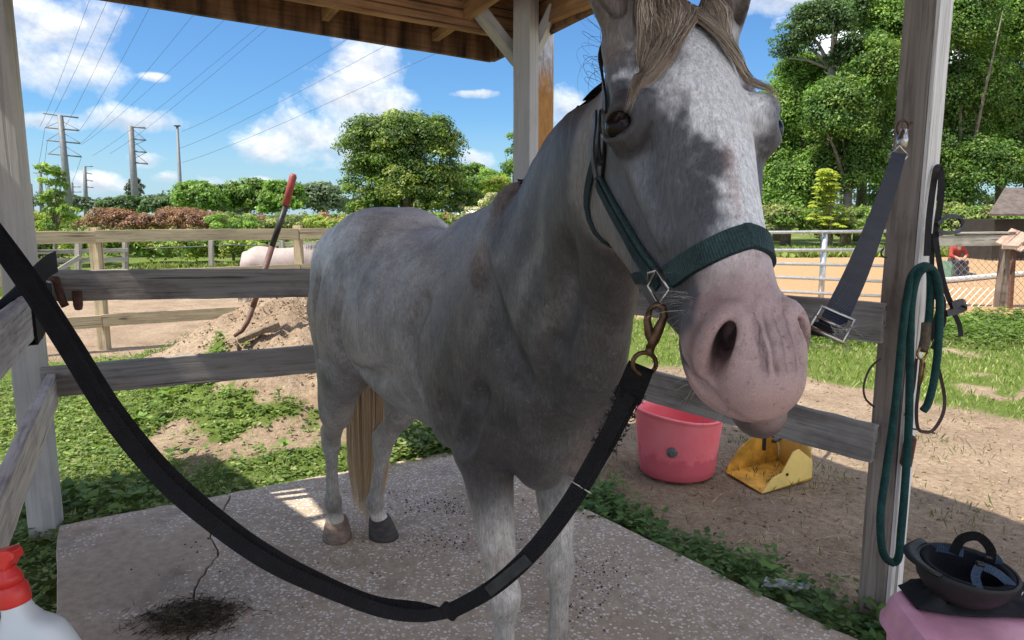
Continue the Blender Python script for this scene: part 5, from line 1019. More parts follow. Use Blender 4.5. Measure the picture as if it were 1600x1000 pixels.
o = leaves('far_woodland', *crown(r, FL, 60000, .85, [(.04, .058, .032), (.052, .07, .04), (.034, .048, .028)], .4, 3, .15), M_leaf); tag(o, 'distant line of woods along the horizon', 'woods', kind='stuff')
# hedgerow behind the paddock: bright vines, brown dead brush
r = np.random.default_rng(6); HB_ = []
for x in range(30, 720, 16): HB_.append((blob_at(x + r.uniform(-5, 5), 388 + r.uniform(-6, 8), 21 + r.uniform(-1.2, 1.2), 17, .7, 22)))
o = leaves('vine_hedge', *crown(r, HB_, 62000, .095, YG + G2, .5, 4, .25), M_leaf); tag(o, 'bright green vines tangled along the far side of the paddock', 'hedge', kind='stuff')
BB = [blob_at(x + r.uniform(-6, 6), 353 + r.uniform(-5, 6), 31 + r.uniform(-2, 2), 22, 1.0, 16) for x in range(-40, 800, 15)]
o = leaves('brush', *crown(r, BB, 40000, .14, G2 + OL + BR, .5, 4, .2), M_leaf); tag(o, 'rough scrub closing the field behind the vines', 'scrub', kind='stuff')
for i, (x, y, rx, rz) in enumerate(((178, 345, 36, 16), (225, 350, 22, 12), (280, 344, 34, 17), (326, 347, 26, 14))):
    tree('dead_bush', gbase(x, 25), [blob_at(x - rx * .4, y, 25, rx * .6, .8, rz), blob_at(x + rx * .4, y + 1, 25, rx * .6, .8, rz)], 5200, .085, BR, ('reddish brown dry bush by the foot of the nearer pylon', 'small reddish brown dry bush just right of the pylon foot', 'wide reddish brown dry bush in front of the light pole', 'reddish brown dry bush right of the light pole')[i], 'bush', r0=.04, seed=40 + i, up=.8, clump=3)
for i, (x, y, rx, rz, cl_, lab) in enumerate(((365, 352, 36, 16, G2, 'mid green bush left of the shovel handle above the fence rail'), (450, 350, 30, 12, OL, 'olive bush right of the shovel handle above the fence rail'), (515, 352, 34, 10, YG, 'yellow green bush above the fence beside the grey horse'), (60, 345, 36, 20, YG, 'yellow green bush beside the grey corner post'))):
    tree('shrub', gbase(x, 23), [blob_at(x - rx * .4, y, 23, rx * .6, .9, rz), blob_at(x + rx * .4, y + 2, 23, rx * .6, .9, rz * .8)], 3600, .085, cl_, lab, 'bush', r0=.04, seed=50 + i, clump=14)
tree('sapling', gbase(88, 18), [blob_at(70, 268, 18, 22, .4, 8), blob_at(92, 272, 18, 14, .4, 9), blob_at(80, 288, 18, 22, .4, 9), blob_at(86, 310, 18, 16, .4, 14), blob_at(92, 338, 18, 22, .5, 16), blob_at(112, 325, 18, 14, .4, 9), blob_at(76, 352, 18, 16, .4, 10)], 3000, .085, [(.09, .145, .025), (.06, .10, .02), (.12, .17, .035)], 'young loose tree with tiered leaves beside the grey corner post', r0=.05, seed=60, hollow=.3, clump=12)
# tall wall of trees on the right
RT = [(1225, 26, [(1235, 300, 50, 60), (1215, 200, 36, 60), (1250, 130, 40, 40)], G2, 'tall vine covered tree just right of the horse face'), (1290, 25, [(1280, 40, 46, 36), (1240, 75, 30, 24), (1320, 20, 36, 44), (1330, 90, 32, 30)], G3, 'dark high branching tree against the sky above the vines'), (1320, 24, [(1310, 190, 50, 60), (1350, 260, 44, 60), (1290, 280, 40, 50), (1370, 130, 36, 60)], G1, 'dense dark green tree left of the tack post'),
      (1410, 26, [(1400, 60, 50, 70), (1420, 170, 50, 70), (1410, 290, 50, 60)], G2, 'tall leafy tree standing behind the tack post'), (1500, 24, [(1500, 50, 60, 64), (1520, 150, 60, 60), (1490, 230, 52, 60), (1540, 270, 60, 50), (1480, 310, 50, 34)], G1, 'tall leafy tree right of the tack post'), (1600, 25, [(1590, 60, 50, 70), (1610, 180, 56, 70), (1580, 260, 44, 44), (1650, 260, 60, 60)], G2, 'tall leafy tree above the dark shed roof'), (1740, 26, [(1700, 120, 70, 90), (1760, 240, 90, 80)], G1, 'tall tree at the far right end of the tree wall')]
for i, (bx, Y, bl, cl_, lab) in enumerate([(q[0], q[1] + 6.5) + q[2:] for q in RT]): tree('tall_tree', gbase(bx, Y), [blob_at(x, y, Y + (k % 3 - 1) * .7, rx, 1.1, rz) for k, (x, y, rx, rz) in enumerate(bl)], 62000 if i not in (1, 6) else 22000, .125, cl_, lab, group=None, r0=.2, seed=70 + i, hollow=.3, bark=simple('pale_bark_%d' % i, (.30, .27, .23), .9, .4, 8, bump=.02, bscale=18) if i in (1,) else None, clump=9)
for i, (bx, bl, lab) in enumerate(((1215, [(1215, 190, 50, 50), (1200, 260, 50, 60), (1260, 250, 50, 60)], 'dark tree filling the gap behind the vine covered tree'), (1340, [(1345, 130, 60, 60), (1330, 220, 60, 60), (1390, 30, 60, 60)], 'dark tree filling the gap left of the tack post'), (1460, [(1455, 60, 60, 70), (1450, 170, 60, 70), (1460, 280, 60, 60)], 'dark tree filling the gap just right of the tack post'), (1560, [(1560, 110, 60, 80), (1550, 220, 60, 70), (1570, 10, 70, 60)], 'dark tree filling the gap above the shed'))):
    tree('tall_tree', gbase(bx, 37), [blob_at(x, y, 37, rx, 1.4, rz) for x, y, rx, rz in bl], 24000, .2, G1 + G3, lab, r0=.25, seed=170 + i, hollow=.15, clump=6)
for i, (bx, bl, lab) in enumerate(((930, [(930, 300, 34, 34), (950, 270, 30, 30)], 'low rounded tree right of the steel column'), (1020, [(1010, 280, 44, 44), (1040, 240, 36, 40)], 'rounded tree left of the vine covered tree'), (1125, [(1120, 260, 50, 60), (1150, 200, 40, 50), (1100, 320, 50, 40)], 'leafy tree next to the vine covered tree'))):
    tree('leafy_tree', gbase(bx, 34), [blob_at(x, y, 34, rx, 1.3, rz) for x, y, rx, rz in bl], 14000, .15, G2 + G1, lab, r0=.15, seed=190 + i, hollow=.3, clump=8)
r = np.random.default_rng(8); UB = [blob_at(x, 350 + r.uniform(-8, 8), 28.5 + r.uniform(-.8, .8), 26, .9, 24) for x in range(860, 1760, 22)]
o = leaves('undergrowth', *crown(r, UB, 64000, .14, G2 + OL, .4, 4, .25), M_leaf); tag(o, 'low tangled undergrowth along the foot of the tall trees', 'undergrowth', kind='stuff')
# umbrella-leaved young tree: whorls of long yellow-green leaflets in tiers
ut = empty('umbrella_tree', gbase(1293, 27), 'small lime green tree with whorled umbrella leaves right of the horse face', 'tree'); r = np.random.default_rng(9); C = []; D = []; S = []; 
for k in range(120):
    y = r.uniform(262, 352); w = 12 + (y - 262) * .22; c = np.array(atY(1293 + r.uniform(-w, w), y, 27 + r.uniform(-.3, .3)))
    for j in range(9): a = j * 2 * math.pi / 9 + r.uniform(0, .4); d = unit(np.array((math.cos(a), math.sin(a), -.45 + r.normal(0, .1)))); C.append(c + d * .12); D.append(d); S.append(unit(np.cross(d, (0, 0, 1))))
C, D, S = map(np.array, (C, D, S)); n = len(C); leaves('crown', C, D, S, r.uniform(.19, .27, n), r.uniform(.055, .08, n), np.array((.40, .46, .07)) * r.uniform(.7, 1.25, (n, 1)), M_leaf, ut, .12)
b = MB(); g0 = Vector(gbase(1293, 27)); b.tube([g0, g0 + Vector((.03, 0, 1.2)), atY(1293, 265, 27)], [.05, .04, .015], 7); b.build('trunk', M_bark, ut, True)
# ground cover near the slab: clover-like weeds, grass blades, straw
def scatter(r, n, x0, x1, y0, y1, wfun):
    P = np.column_stack([r.uniform(x0, x1, n), r.uniform(y0, y1, n)]); return P[r.uniform(0, 1, n) < wfun(P)]
def off_slab(P, m=.0): return ~in_poly(P, SLAB) | (poly_dist(P, SLAB) < -m)
def cover(name, seed, box, n, wf, leaf, hgt, cols, label, spread=.05, per=4):
    r = np.random.default_rng(seed); P = scatter(r, n, *box, wf); z = height(P); N = len(P); i = np.repeat(np.arange(N), per); M = len(i); a = r.uniform(0, 2 * np.pi, M); tilt = r.uniform(-.1, .75, M); hh_ = (r.uniform(.15, 1, N) ** 1.3 * hgt)
    off = np.column_stack([np.cos(a), np.sin(a)]) * (spread * r.uniform(.2, 1, M))[:, None]; C = np.column_stack([P[i] + off, z[i] + hh_[i] * r.uniform(.6, 1.05, M) + .008]); D = unit(np.column_stack([np.cos(a), np.sin(a), tilt * .6])); S = unit(np.cross(D, rand_dirs(r, M) * .5 + np.array((0, 0, 1))))
    tone = (.55 + .9 * fnoise(np.column_stack([P, z * 0]), 2.2, seed, 3))[i]; col = np.array(cols)[r.integers(0, len(cols), N)][i] * r.uniform(.7, 1.3, (M, 1)) * tone[:, None]
    L = leaf * r.uniform(.6, 1.4, M); o = leaves(name, C, D, S, L, L * r.uniform(.5, .85, M), np.clip(col, 0, 1), M_grass, None, .1); tag(o, label, 'weeds', kind='stuff'); return o
def wl(P): g, d, o = zones(P); ps = poly_dist(P, SLAB); return np.where(in_poly(P, SLAB), (ps < .035) * .35, np.clip(g * 1.1 - .1, 0, 1)) * (P[:, 1] > 1.2)
WC = [(.14, .22, .05), (.21, .29, .075), (.10, .17, .035), (.28, .33, .12)]
cover('clover_weeds', 1, (-4.6, .1, 2.0, 8.4), 21000, lambda P: wl(P) * sstep(8.6 - P[:, 1], 0, 2.5), .030, .055, WC, 'low leafy clover weeds left and behind the slab', .035, 4)
cover('clover_weeds', 2, (-.4, 2.6, 2.1, 5.0), 9000, lambda P: wl(P) * sstep(.75 - poly_dist(P, SLAB), 0, .5), .036, .10, [(.09, .18, .05), (.12, .22, .06), (.16, .25, .08)], 'dark green weeds along the right edge of the slab', .045, 5)
cover('clover_weeds', 3, (-.9, .6, 4.0, 5.2), 2600, lambda P: wl(P) * sstep(.6 - poly_dist(P, SLAB), 0, .3), .042, .16, WC, 'taller leafy weeds at the back corner of the slab', .06, 6)
cover('clover_weeds', 4, (2.6, 9.5, 7.2, 10.6), 9000, lambda P: wl(P) * sstep(P[:, 1] - 8.2, -.5, .6), .055, .16, [(.10, .18, .03), (.15, .22, .05)], 'leafy weeds along the foot of the arena fence', .06, 5)
cover('broadleaf_weeds', 5, (-3.2, .1, 2.6, 6.0), 900, lambda P: wl(P) * sstep(fnoise(np.column_stack([P, P[:, :1] * 0]), 1.9, 91, 3), .5, .62), .065, .12, [(.13, .22, .04), (.18, .28, .06), (.09, .17, .035)], 'broad leaved weeds among the clover left of the slab', .06, 5)
cover('broadleaf_weeds', 6, (.2, 2.4, 2.0, 4.6), 420, lambda P: wl(P) * sstep(.45 - poly_dist(P, SLAB), 0, .2), .06, .12, [(.10, .20, .05), (.15, .26, .07)], 'broad leaved weeds along the right edge of the slab', .06, 5)
def blades(name, seed, box, n, wf, h, cols, label, w=.006, cat='grass'):
    r = np.random.default_rng(seed); P = scatter(r, n, *box, wf); z = height(P); N = len(P); a = r.uniform(0, 2 * np.pi, N); t = r.uniform(.2, .9, N); D = unit(np.column_stack([np.cos(a) * t, np.sin(a) * t, np.ones(N)])); L = h * r.uniform(.5, 1.4, N); S = unit(np.cross(D, rand_dirs(r, N)))
    C = np.column_stack([P, z]) + D * (L * .45)[:, None]; col = np.array(cols)[r.integers(0, len(cols), N)] * r.uniform(.7, 1.3, (N, 1)) * (.6 + .8 * fnoise(np.column_stack([P, z * 0]), 1.6, seed, 3))[:, None]; o = leaves(name, C, D, S, L, w * r.uniform(.6, 1.4, N) * np.maximum(1, P[:, 1] / 4), np.clip(col, 0, 1), M_grass, None, .0); return tag(o, label, cat, kind='stuff')
GB = [(.20, .28, .06), (.27, .33, .10), (.36, .36, .17), (.15, .22, .05)]
blades('grass', 11, (1.4, 9.5, 3.8, 10.6), 42000, lambda P: np.clip(zones(P)[0] * 1.2 - .1, 0, 1), .06, GB, 'short mown grass right of the slab', .007)
blades('grass', 12, (-6.5, .0, 3.2, 8.8), 16000, lambda P: np.clip(zones(P)[0], 0, 1) * .8 * ~in_poly(P, SLAB), .07, GB, 'grass blades among the weeds left of the slab', .005)
blades('grass', 13, (.0, 3.4, 2.0, 5.2), 7000, lambda P: np.clip(.10 + .9 * sstep(fnoise(np.column_stack([P, P[:, :1] * 0]), 1.7, 77, 3), .52, .66), 0, 1) * ~in_poly(P, SLAB), .05, [(.10, .15, .04), (.16, .17, .08)], 'thin tufts of grass on the trodden dirt', .005)
blades('grass', 14, (-10, 2, 13.0, 20), 20000, lambda P: np.clip(zones(P)[0], 0, 1), .18, YG + GB, 'bright rough grass between the paddock and the vines', .02)
blades('grass', 15, (1.0, 20, 24, 28.5), 20000, lambda P: np.clip(zones(P)[0], 0, 1), .25, GB, 'rough grass between the arena and the trees', .025)
# straw lying about
def straw(name, seed, box, n, wf, label, L=(.03, .11), cols=((.42, .34, .21), (.30, .23, .14), (.52, .44, .30)), zoff=None):
    r = np.random.default_rng(seed); P = scatter(r, n, *box, wf); N = len(P); z = (height(P) if zoff is None else np.full(N, zoff)) + .006 + r.uniform(0, .008, N); a = r.uniform(0, 2 * np.pi, N); D = unit(np.column_stack([np.cos(a), np.sin(a), r.normal(0, .09, N)])); S = unit(np.cross(D, rand_dirs(r, N) * .6 + np.array((0, 0, 1)))); o = leaves(name, np.column_stack([P, z]), D, S, r.uniform(*L, N), r.uniform(.002, .005, N), np.array(cols)[r.integers(0, len(cols), N)] * r.uniform(.7, 1.2, (N, 1)), M_straw); return tag(o, label, 'straw', kind='stuff')
straw('straw', 21, (.3, 3.6, 1.8, 5.4), 5200, lambda P: ~in_poly(P, SLAB) * np.clip(1.2 - poly_dist(P, SLAB) * .45, .15, 1), 'pale straw scattered on the dirt right of the slab')
straw('straw', 22, (-3.4, -1.6, 1.6, 3.6), 900, lambda P: ~in_poly(P, SLAB), 'dry stalks beside the left edge of the slab', (.05, .16), ((.17, .13, .09), (.25, .2, .14), (.1, .08, .06)))
# bare, dark soil clods on the mound and dirt crumbs on the slab
def crumbs(name, seed, P, size, cols, label, zoff=None, cat='dirt'):
    r = np.random.default_rng(seed); N = len(P); z = height(P) if zoff is None else np.full(N, zoff); s = size * r.uniform(.25, 1.0, N) ** 1.6; T = np.array([(1, 0, -.3), (-.5, .87, -.3), (-.5, -.87, -.3), (0, 0, .7)]); a = r.uniform(0, 6.28, N); ca, sa = np.cos(a), np.sin(a); V = T[None] * s[:, None, None] * r.uniform(.55, 1.4, (N, 4, 3)); X = V[..., 0] * ca[:, None] - V[..., 1] * sa[:, None]; Yv = V[..., 0] * sa[:, None] + V[..., 1] * ca[:, None]; V = np.stack([X, Yv, V[..., 2] + s[:, None] * .25], -1) + np.column_stack([P, z])[:, None]
    F = (np.arange(N)[:, None, None] * 4 + np.array([(0, 1, 3), (1, 2, 3), (2, 0, 3), (0, 2, 1)])[None]).reshape(-1, 3); me = np_mesh(name, V.reshape(-1, 3), F); put_color(me, 'leaf', np.repeat(np.array(cols)[r.integers(0, len(cols), N)] * r.uniform(.7, 1.3, (N, 1)), 4, 0)); o = link(name, me, M_crumb); return tag(o, label, cat, kind='stuff')
m, nt = new_mat('crumbs'); at = nt.n('ShaderNodeVertexColor', layer_name='leaf'); finish(nt, at.outputs[0], .95, spec=.1); M_crumb = m
r = np.random.default_rng(30)
def blob2(cx, cy, sx, sy, n): g = gnd(cx, cy); return np.column_stack([r.normal(g.x, sx, n), r.normal(g.y, sy, n)])
CP_ = np.concatenate([blob2(700, 790, .13, .07, 420), blob2(680, 850, .09, .05, 160), blob2(610, 770, .08, .03, 90), blob2(800, 850, .2, .16, 160), blob2(940, 900, .09, .08, 160), blob2(900, 960, .1, .08, 120), blob2(400, 870, .45, .3, 160), blob2(900, 830, .5, .4, 160)]); CP_ = CP_[in_poly(CP_, SLAB)][::2]
crumbs('dirt_crumbs', 31, CP_, .008, [(.10, .072, .055), (.14, .105, .08), (.06, .045, .036)], 'dark crumbs of dirt and manure scattered on the slab', .001)
g = gnd(300, 965); PP = np.column_stack([r.normal(g.x, .085, 1700), r.normal(g.y, .06, 1700)]); N = len(PP); a = r.uniform(0, 6.28, N); D = unit(np.column_stack([np.cos(a), np.sin(a), r.normal(0, .25, N)])); hp = .045 * np.exp(-(((PP - np.array((g.x, g.y))) / np.array((.09, .06))) ** 2).sum(1)); S = unit(np.cross(D, rand_dirs(r, N)))
o = leaves('swept_hair_pile', np.column_stack([PP, hp * r.uniform(.2, 1.1, N) + .004]), D, S, r.uniform(.02, .09, N), r.uniform(.002, .005, N), np.array([(.05, .037, .028), (.10, .08, .055), (.18, .14, .09), (.03, .024, .02)])[r.integers(0, 4, N)], M_straw); tag(o, 'small heap of swept hair and hay on the slab', 'debris', kind='stuff')
g = (MOUND.x + .35, MOUND.y - .4); PP = np.column_stack([r.normal(-2.0, .9, 6500), r.normal(6.0, .6, 6500)]); crumbs('soil_clods', 33, PP[zones(PP)[1] > .35][::2], .020, [(.30, .22, .15), (.38, .29, .20), (.20, .14, .10)], 'loose clods on the sandy dirt mound')
PP = np.column_stack([r.uniform(1.0, 6, 5000), r.uniform(2.4, 8, 5000)]); crumbs('soil_clods', 34, PP[(zones(PP)[1] > .5) & ~in_poly(PP, SLAB)], .016, [(.32, .24, .17), (.22, .16, .11)], 'small clods on the trodden dirt right of the slab')
# ------------------------------------------------------------------ fences, pylons, wires, house, right-hand background
def hgt(x, y): return float(height(np.array([[x, y]]))[0])
F1 = gnd(164, 546, SOIL); F2 = atY(467, 400, 9.1); dF = Vector((F2.x - F1.x, F2.y - F1.y, 0))
pf = empty('paddock_fence', (F1.x, F1.y, SOIL), 'pale timber rail fence round the paddock of the white pony', 'fence')
for k in (-1, 0, 1, 2): p = F1 + dF * k; z = hgt(p.x, p.y); board('post', (p.x, p.y, z - .3), (p.x, p.y, 1.30), .10, .10, M_fence, pf, up=(0, 1, 0), warp=.003)
fn = Vector((-dF.y, dF.x, 0)).normalized() * -1
for z, hh_ in ((1.205, .135), (.76, .13), (.27, .135)):
    for k in (-1, 0, 1): a = F1 + dF * k + fn * .07; e = F1 + dF * (k + .995) + fn * .07; board('rail', (a.x, a.y, z + RNG.uniform(-.008, .008)), (e.x, e.y, z + RNG.uniform(-.008, .008)), .035, hh_, M_fence, pf, warp=.006)
cf = empty('corral_fence', gnd(122, 425, SOIL), 'old grey corral rails with a leaning diagonal plank beyond the paddock fence', 'fence')
for x, y0, y1, Y in ((122, 376, 428, 15), (196, 376, 425, 15.5), (52, 378, 428, 14.5)): board('post', atY(x, y1 + 8, Y), atY(x, y0, Y), .10, .10, M_fence_g, cf, up=(0, 1, 0))
for x0, y0, x1, y1 in ((30, 394, 200, 391), (30, 408, 200, 405), (30, 424, 110, 420)): board('rail', atY(x0, y0, 14.6), atY(x1, y1, 15.4), .04, .09, M_fence_g, cf)
board('brace', atY(82, 428, 14.4), atY(126, 401, 14.8), .05, .09, M_fence_g, cf)
fr2 = empty('field_fence', atY(440, 395, 17), 'weathered field fence with thin rails behind the white pony', 'fence')
for x in (440, 497, 528, 330): board('post', atY(x, 415, 17), atY(x, 376, 17), .1, .1, M_fence_g, fr2, up=(0, 1, 0))
board('rail', atY(420, 382, 17.1), atY(545, 379, 17.1), .04, .09, M_fence_g, fr2); b = MB(); b.tube([atY(225, 388, 17), atY(300, 386, 17), atY(360, 383, 17), atY(420, 384, 17)], .016, 6); b.build('wire', simple('black_wire', (.02, .02, .02), .5), fr2)
# pipe gate panel by the arena
M_galv = simple('galvanised_pipe', (.55, .56, .57), .4, .2, 20, .7, bump=.0004)
pg = empty('pipe_fence', gnd(1291, 470, SOIL), 'galvanised pipe panel fence along the sandy arena', 'fence'); Yg = 11.3
for x in (1110, 1291, 1440): b = MB(); p = atY(x, 362, Yg); b.tube([(p.x, p.y + .04, hgt(p.x, p.y) - .2), (p.x, p.y + .04, p.z + .02)], .045 if x == 1291 else .035, 10); b.build('upright', M_galv, pg, True)
for ya, yb in ((363, 361), (391, 390), (412, 416), (433, 441), (455, 464)): b = MB(); b.tube([atY(1100, ya - (yb - ya) * .3, Yg), atY(1215, ya, Yg), atY(1450, yb + (yb - ya) * .2, Yg)], .026, 10); b.build('rail', M_galv, pg, True)
# timber and chain-link fence on the right
Yr = 11.6; wf = empty('arena_fence', gnd(1566, 480, SOIL), 'timber and chain link fence beside the arena with one leaning grey post', 'fence')
board('post', atY(1562, 484, Yr), atY(1577, 362, Yr), .14, .14, mat_wood('old_grey_post', (.23, .19, .16), (.14, .11, .09)), wf, up=(0, 1, 0), warp=.01); o = board('rail', atY(1440, 377, Yr - .05), atY(1572, 375, Yr - .05), .04, .17, M_fence_g, wf, warp=.008)
board('rail', atY(1572, 376, Yr - .05), atY(1760, 384, Yr - .05), .04, .17, M_fence_g, wf); board('cap_board', atY(1440, 365, Yr), atY(1572, 363.5, Yr), .16, .03, M_fence_g, wf)
b = MB(); w = .0035; x0, x1, y0, y1 = 1448, 1640, 404, 482; st = 11.0
for k in range(-9, 20):
    for s in (1, -1):
        a = (x0 + k * st, y0 if s > 0 else y1); e = (a[0] + (y1 - y0) * .95, y1 if s > 0 else y0); t0 = max(0, (x0 - a[0]) / (e[0] - a[0])); t1 = min(1, (x1 - a[0]) / (e[0] - a[0]))
        if t1 > t0: pt = lambda t: atY(a[0] + (e[0] - a[0]) * t, a[1] + (e[1] - a[1]) * t, Yr + .1 + s * .003); b.tube([pt(t0), pt((t0 + t1) / 2), pt(t1)], w, 4, False)
o = b.build('chain_link', M_galv, wf); o['kind'] = 'stuff'
bx = empty('post_box', atY(1582, 478, 11.3), 'slanted wooden box on a thin rusty post by the arena fence', 'box'); b = MB(); b.beam(atY(1578, 482, 11.3), atY(1584, 386, 11.3), .055, .055, (0, 1, 0)); b.build('post', simple('rust_post', (.12, .06, .04), .8, .4, 20), bx)
Mbx = mat_wood('pinkish_board', (.42, .30, .24), (.30, .2, .15)); board('lid', atY(1575, 386, 11.25), atY(1600, 364, 11.6), .38, .025, Mbx, bx, up=(0, -.5, 1)); board('front', atY(1566, 386, 11.2), atY(1590, 387, 11.2), .03, .06, Mbx, bx); board('side', atY(1597, 386, 11.25), atY(1610, 368, 11.6), .03, .16, Mbx, bx)
# white horse rail lying in the arena
b = MB(); b.tube([gnd(1430, 447, SOIL) + Vector((0, 0, .07)), gnd(1640, 428, SOIL) + Vector((0, 0, .07))], .06, 10); tag(b.build('ground_pole', simple('white_pole', (.6, .6, .58), .6, .2, 6)), 'pale pole lying across the arena sand', 'pole')
# shed roof among the trees
sh = empty('shed', atY(1580, 350, 22.5), 'dark low shed with a shingled roof among the trees', 'shed'); p = atY(1545, 334, 22.3); q = atY(1640, 334, 22.3); t0 = atY(1570, 293, 24); t1 = atY(1660, 293, 24)
M_shing = simple('grey_shingle', (.11, .09, .08), .9, .35, 5, bump=.01, bscale=25); V = [p, q, t1, t0] + [v + Vector((0, 0, -.07)) for v in (p, q, t1, t0)]; link('roof', py_mesh('roof', V, [(0, 1, 2, 3), (7, 6, 5, 4), (0, 4, 5, 1), (1, 5, 6, 2), (2, 6, 7, 3), (3, 7, 4, 0)]), M_shing, sh)
b = MB(); c0 = atY(1556, 345, 22.6); b.box((c0.x + 1.2, c0.y + .9, .55), (2.4, 1.7, 1.35)); b.build('wall', simple('dark_wall', (.03, .025, .022), .9, .3, 4), sh)
# far house
Hc = atY(738, 345, 102); hs = empty('house', (Hc.x, Hc.y, hgt(Hc.x, Hc.y)), 'small pale green house with a white hipped roof beyond the field', 'house'); b = MB(); z0 = hgt(Hc.x, Hc.y); ev = atY(738, 343.5, 102).z; rz = atY(735, 328, 102).z
b.box((Hc.x, Hc.y + 2.5, (z0 + ev) / 2), (7.2, 5, ev - z0)); b.build('wall', simple('pale_green_wall', (.55, .66, .60), .8, .08, 2), hs)
x0, x1, y0_, y1_ = Hc.x - 3.9, Hc.x + 3.9, Hc.y - .3, Hc.y + 5.3; ym = (y0_ + y1_) / 2; V = [(x0, y0_, ev), (x1, y0_, ev), (x1, y1_, ev), (x0, y1_, ev), (x0 + 2.8, ym, rz), (x1 - 2.8, ym, rz)]; link('roof', py_mesh('roof', V, [(0, 1, 5, 4), (1, 2, 5), (2, 3, 4, 5), (3, 0, 4), (3, 2, 1, 0)]), simple('white_roof', (.75, .75, .74), .6, .05, 3), hs)
wd = atY(729, 349, 102); fm = MB(); fm.box((wd.x, Hc.y - .03, wd.z - .3), (1.3, .1, 1.9)); fo = fm.build('window_frame', simple('white_trim', (.78, .78, .76), .6, .05), hs)
for k in (-1, 1): b = MB(); b.box((wd.x, Hc.y - .07, wd.z - .3 + k * .42), (.95, .06, .72)); b.build('pane', simple('dark_glass', (.05, .07, .08), .15, .2, 2, bump=0), fo)
# pylons and wires
M_pole = simple('weathered_steel_pole', (.17, .18, .195), .6, .12, 1.5, .2, bump=0); M_wire = simple('wire', (.06, .06, .07), .6, .1, bump=0)
def pylon(x0, yb, x1, yt, Y, arms, label, r=(.42, .24), group=None):
    a, b_ = atY(x0, yb, Y), atY(x1, yt, Y); a.z = min(a.z, hgt(a.x, a.y)); e = empty('pylon', a, label, 'pylon', group); b = MB(); b.tube([a, a.lerp(b_, .5), b_], [r[0], (r[0] + r[1]) / 2, r[1]], 12); b.build('pole', M_pole, e, True)
    for (xa, ya, xb, yb2) in arms: b = MB(); b.tube([atY(xa, ya, Y), atY(xb, yb2, Y)], r[1] * (.33 if abs(yb2 - ya) < 8 else .1), 6); b.build('arm', M_pole, e, True)
    return e
pylon(110, 345, 94, 180, 120, [(68, 177, 122, 184), (71, 199, 123, 204), (73, 219, 125, 224), (75, 240, 127, 245), (72, 199, 93, 190), (123, 203, 98, 190), (74, 219, 95, 206), (125, 223, 99, 208), (76, 240, 97, 226), (127, 244, 101, 228)], 'tall tapered steel pylon with four long cross arms on both sides', (.65, .42))
pylon(213, 345, 204, 197, 115, [(204, 198, 227, 200), (206, 217, 228, 219), (208, 236, 229, 238), (209, 254, 231, 256), (205, 200, 228, 219), (228, 219, 207, 228), (207, 219, 229, 238), (229, 238, 209, 248), (209, 238, 231, 256)], 'steel pylon with short arms only on its right side', (.6, .42))
pylon(135, 342, 132, 260, 210, [(132, 260, 145, 260), (133, 270, 144, 272), (133, 281, 145, 283), (134, 292, 146, 293)], 'distant pylon with four short arms between the two tall pylons', (.7, .45))
pylon(113, 340, 112, 285, 280, [(112, 292, 126, 292), (112, 300, 127, 300)], 'faint far pylon close behind the two-sided pylon', (.8, .55)); pylon(51, 340, 48, 287, 330, [(42, 300, 49, 299), (41, 309, 50, 308)], 'faint far pylon beside the grey corner post', (.9, .6)); pylon(66, 340, 62, 258, 260, [(50, 258, 76, 260), (52, 270, 76, 271)], 'far pylon half hidden by the young loose tree', (.8, .5))
lp = empty('light_pole', gbase(284, 80), 'tall slim light pole with a flat lamp head on top', 'lamp post'); a, b_ = atY(284, 345, 80), atY(277, 198, 80); b = MB(); b.tube([Vector((a.x, a.y, hgt(a.x, a.y))), a, b_], [.26, .25, .13], 10); b.build('pole', M_pole, lp, True); b = MB(); b.box(b_ + Vector((0, 0, .1)), (.62, .4, .16), bev=.05); b.build('lamp_head', simple('lamp_housing', (.06, .06, .06), .5), lp)
def wire(a, b_, label, r=.026, sag=.35):
    a, b_ = atY(*a), atY(*b_); C = [a.lerp(b_, t / 12) - Vector((0, 0, sag * 4 * (t / 12) * (1 - t / 12))) for t in range(13)]; b = MB(); b.tube(C, [r * max(.3, c[1] / 120) for c in C], 4, False); return tag(b.build('power_line', M_wire), label, 'power line', 'power lines from the pylons')
W1 = 'thin power line rising from the two sided pylon to the roof edge'; W2 = 'thin power line crossing behind the one sided pylon up to the roof edge'; W3 = 'thin power line crossing the big cumulus above the round tree'; W4 = 'faint power line between the two sided pylon and the far pylons'
for a, b_, l in (((71, 200, 120), (170, -4, 31), W1), ((97, 205, 120), (198, 2, 32), W1), ((124, 204, 120), (236, 8, 33), W1), ((126, 224, 120), (305, 20, 32), W1), ((127, 226, 120), (352, 30, 32), W1), ((145, 243, 120), (408, 38, 32), W2), ((172, 240, 120), (420, 42, 32), W2), ((285, 205, 120), (545, 60, 34), W3), ((280, 232, 120), (605, 70, 34), W3), ((285, 254, 120), (680, 84, 34), W3), ((60, 258, 260), (70, 200, 120), W4), ((68, 262, 260), (74, 220, 120), W4), ((112, 285, 260), (127, 246, 120), W4), ((62, 198, 118), (142, -6, 33), W1)): wire(a, b_, l)
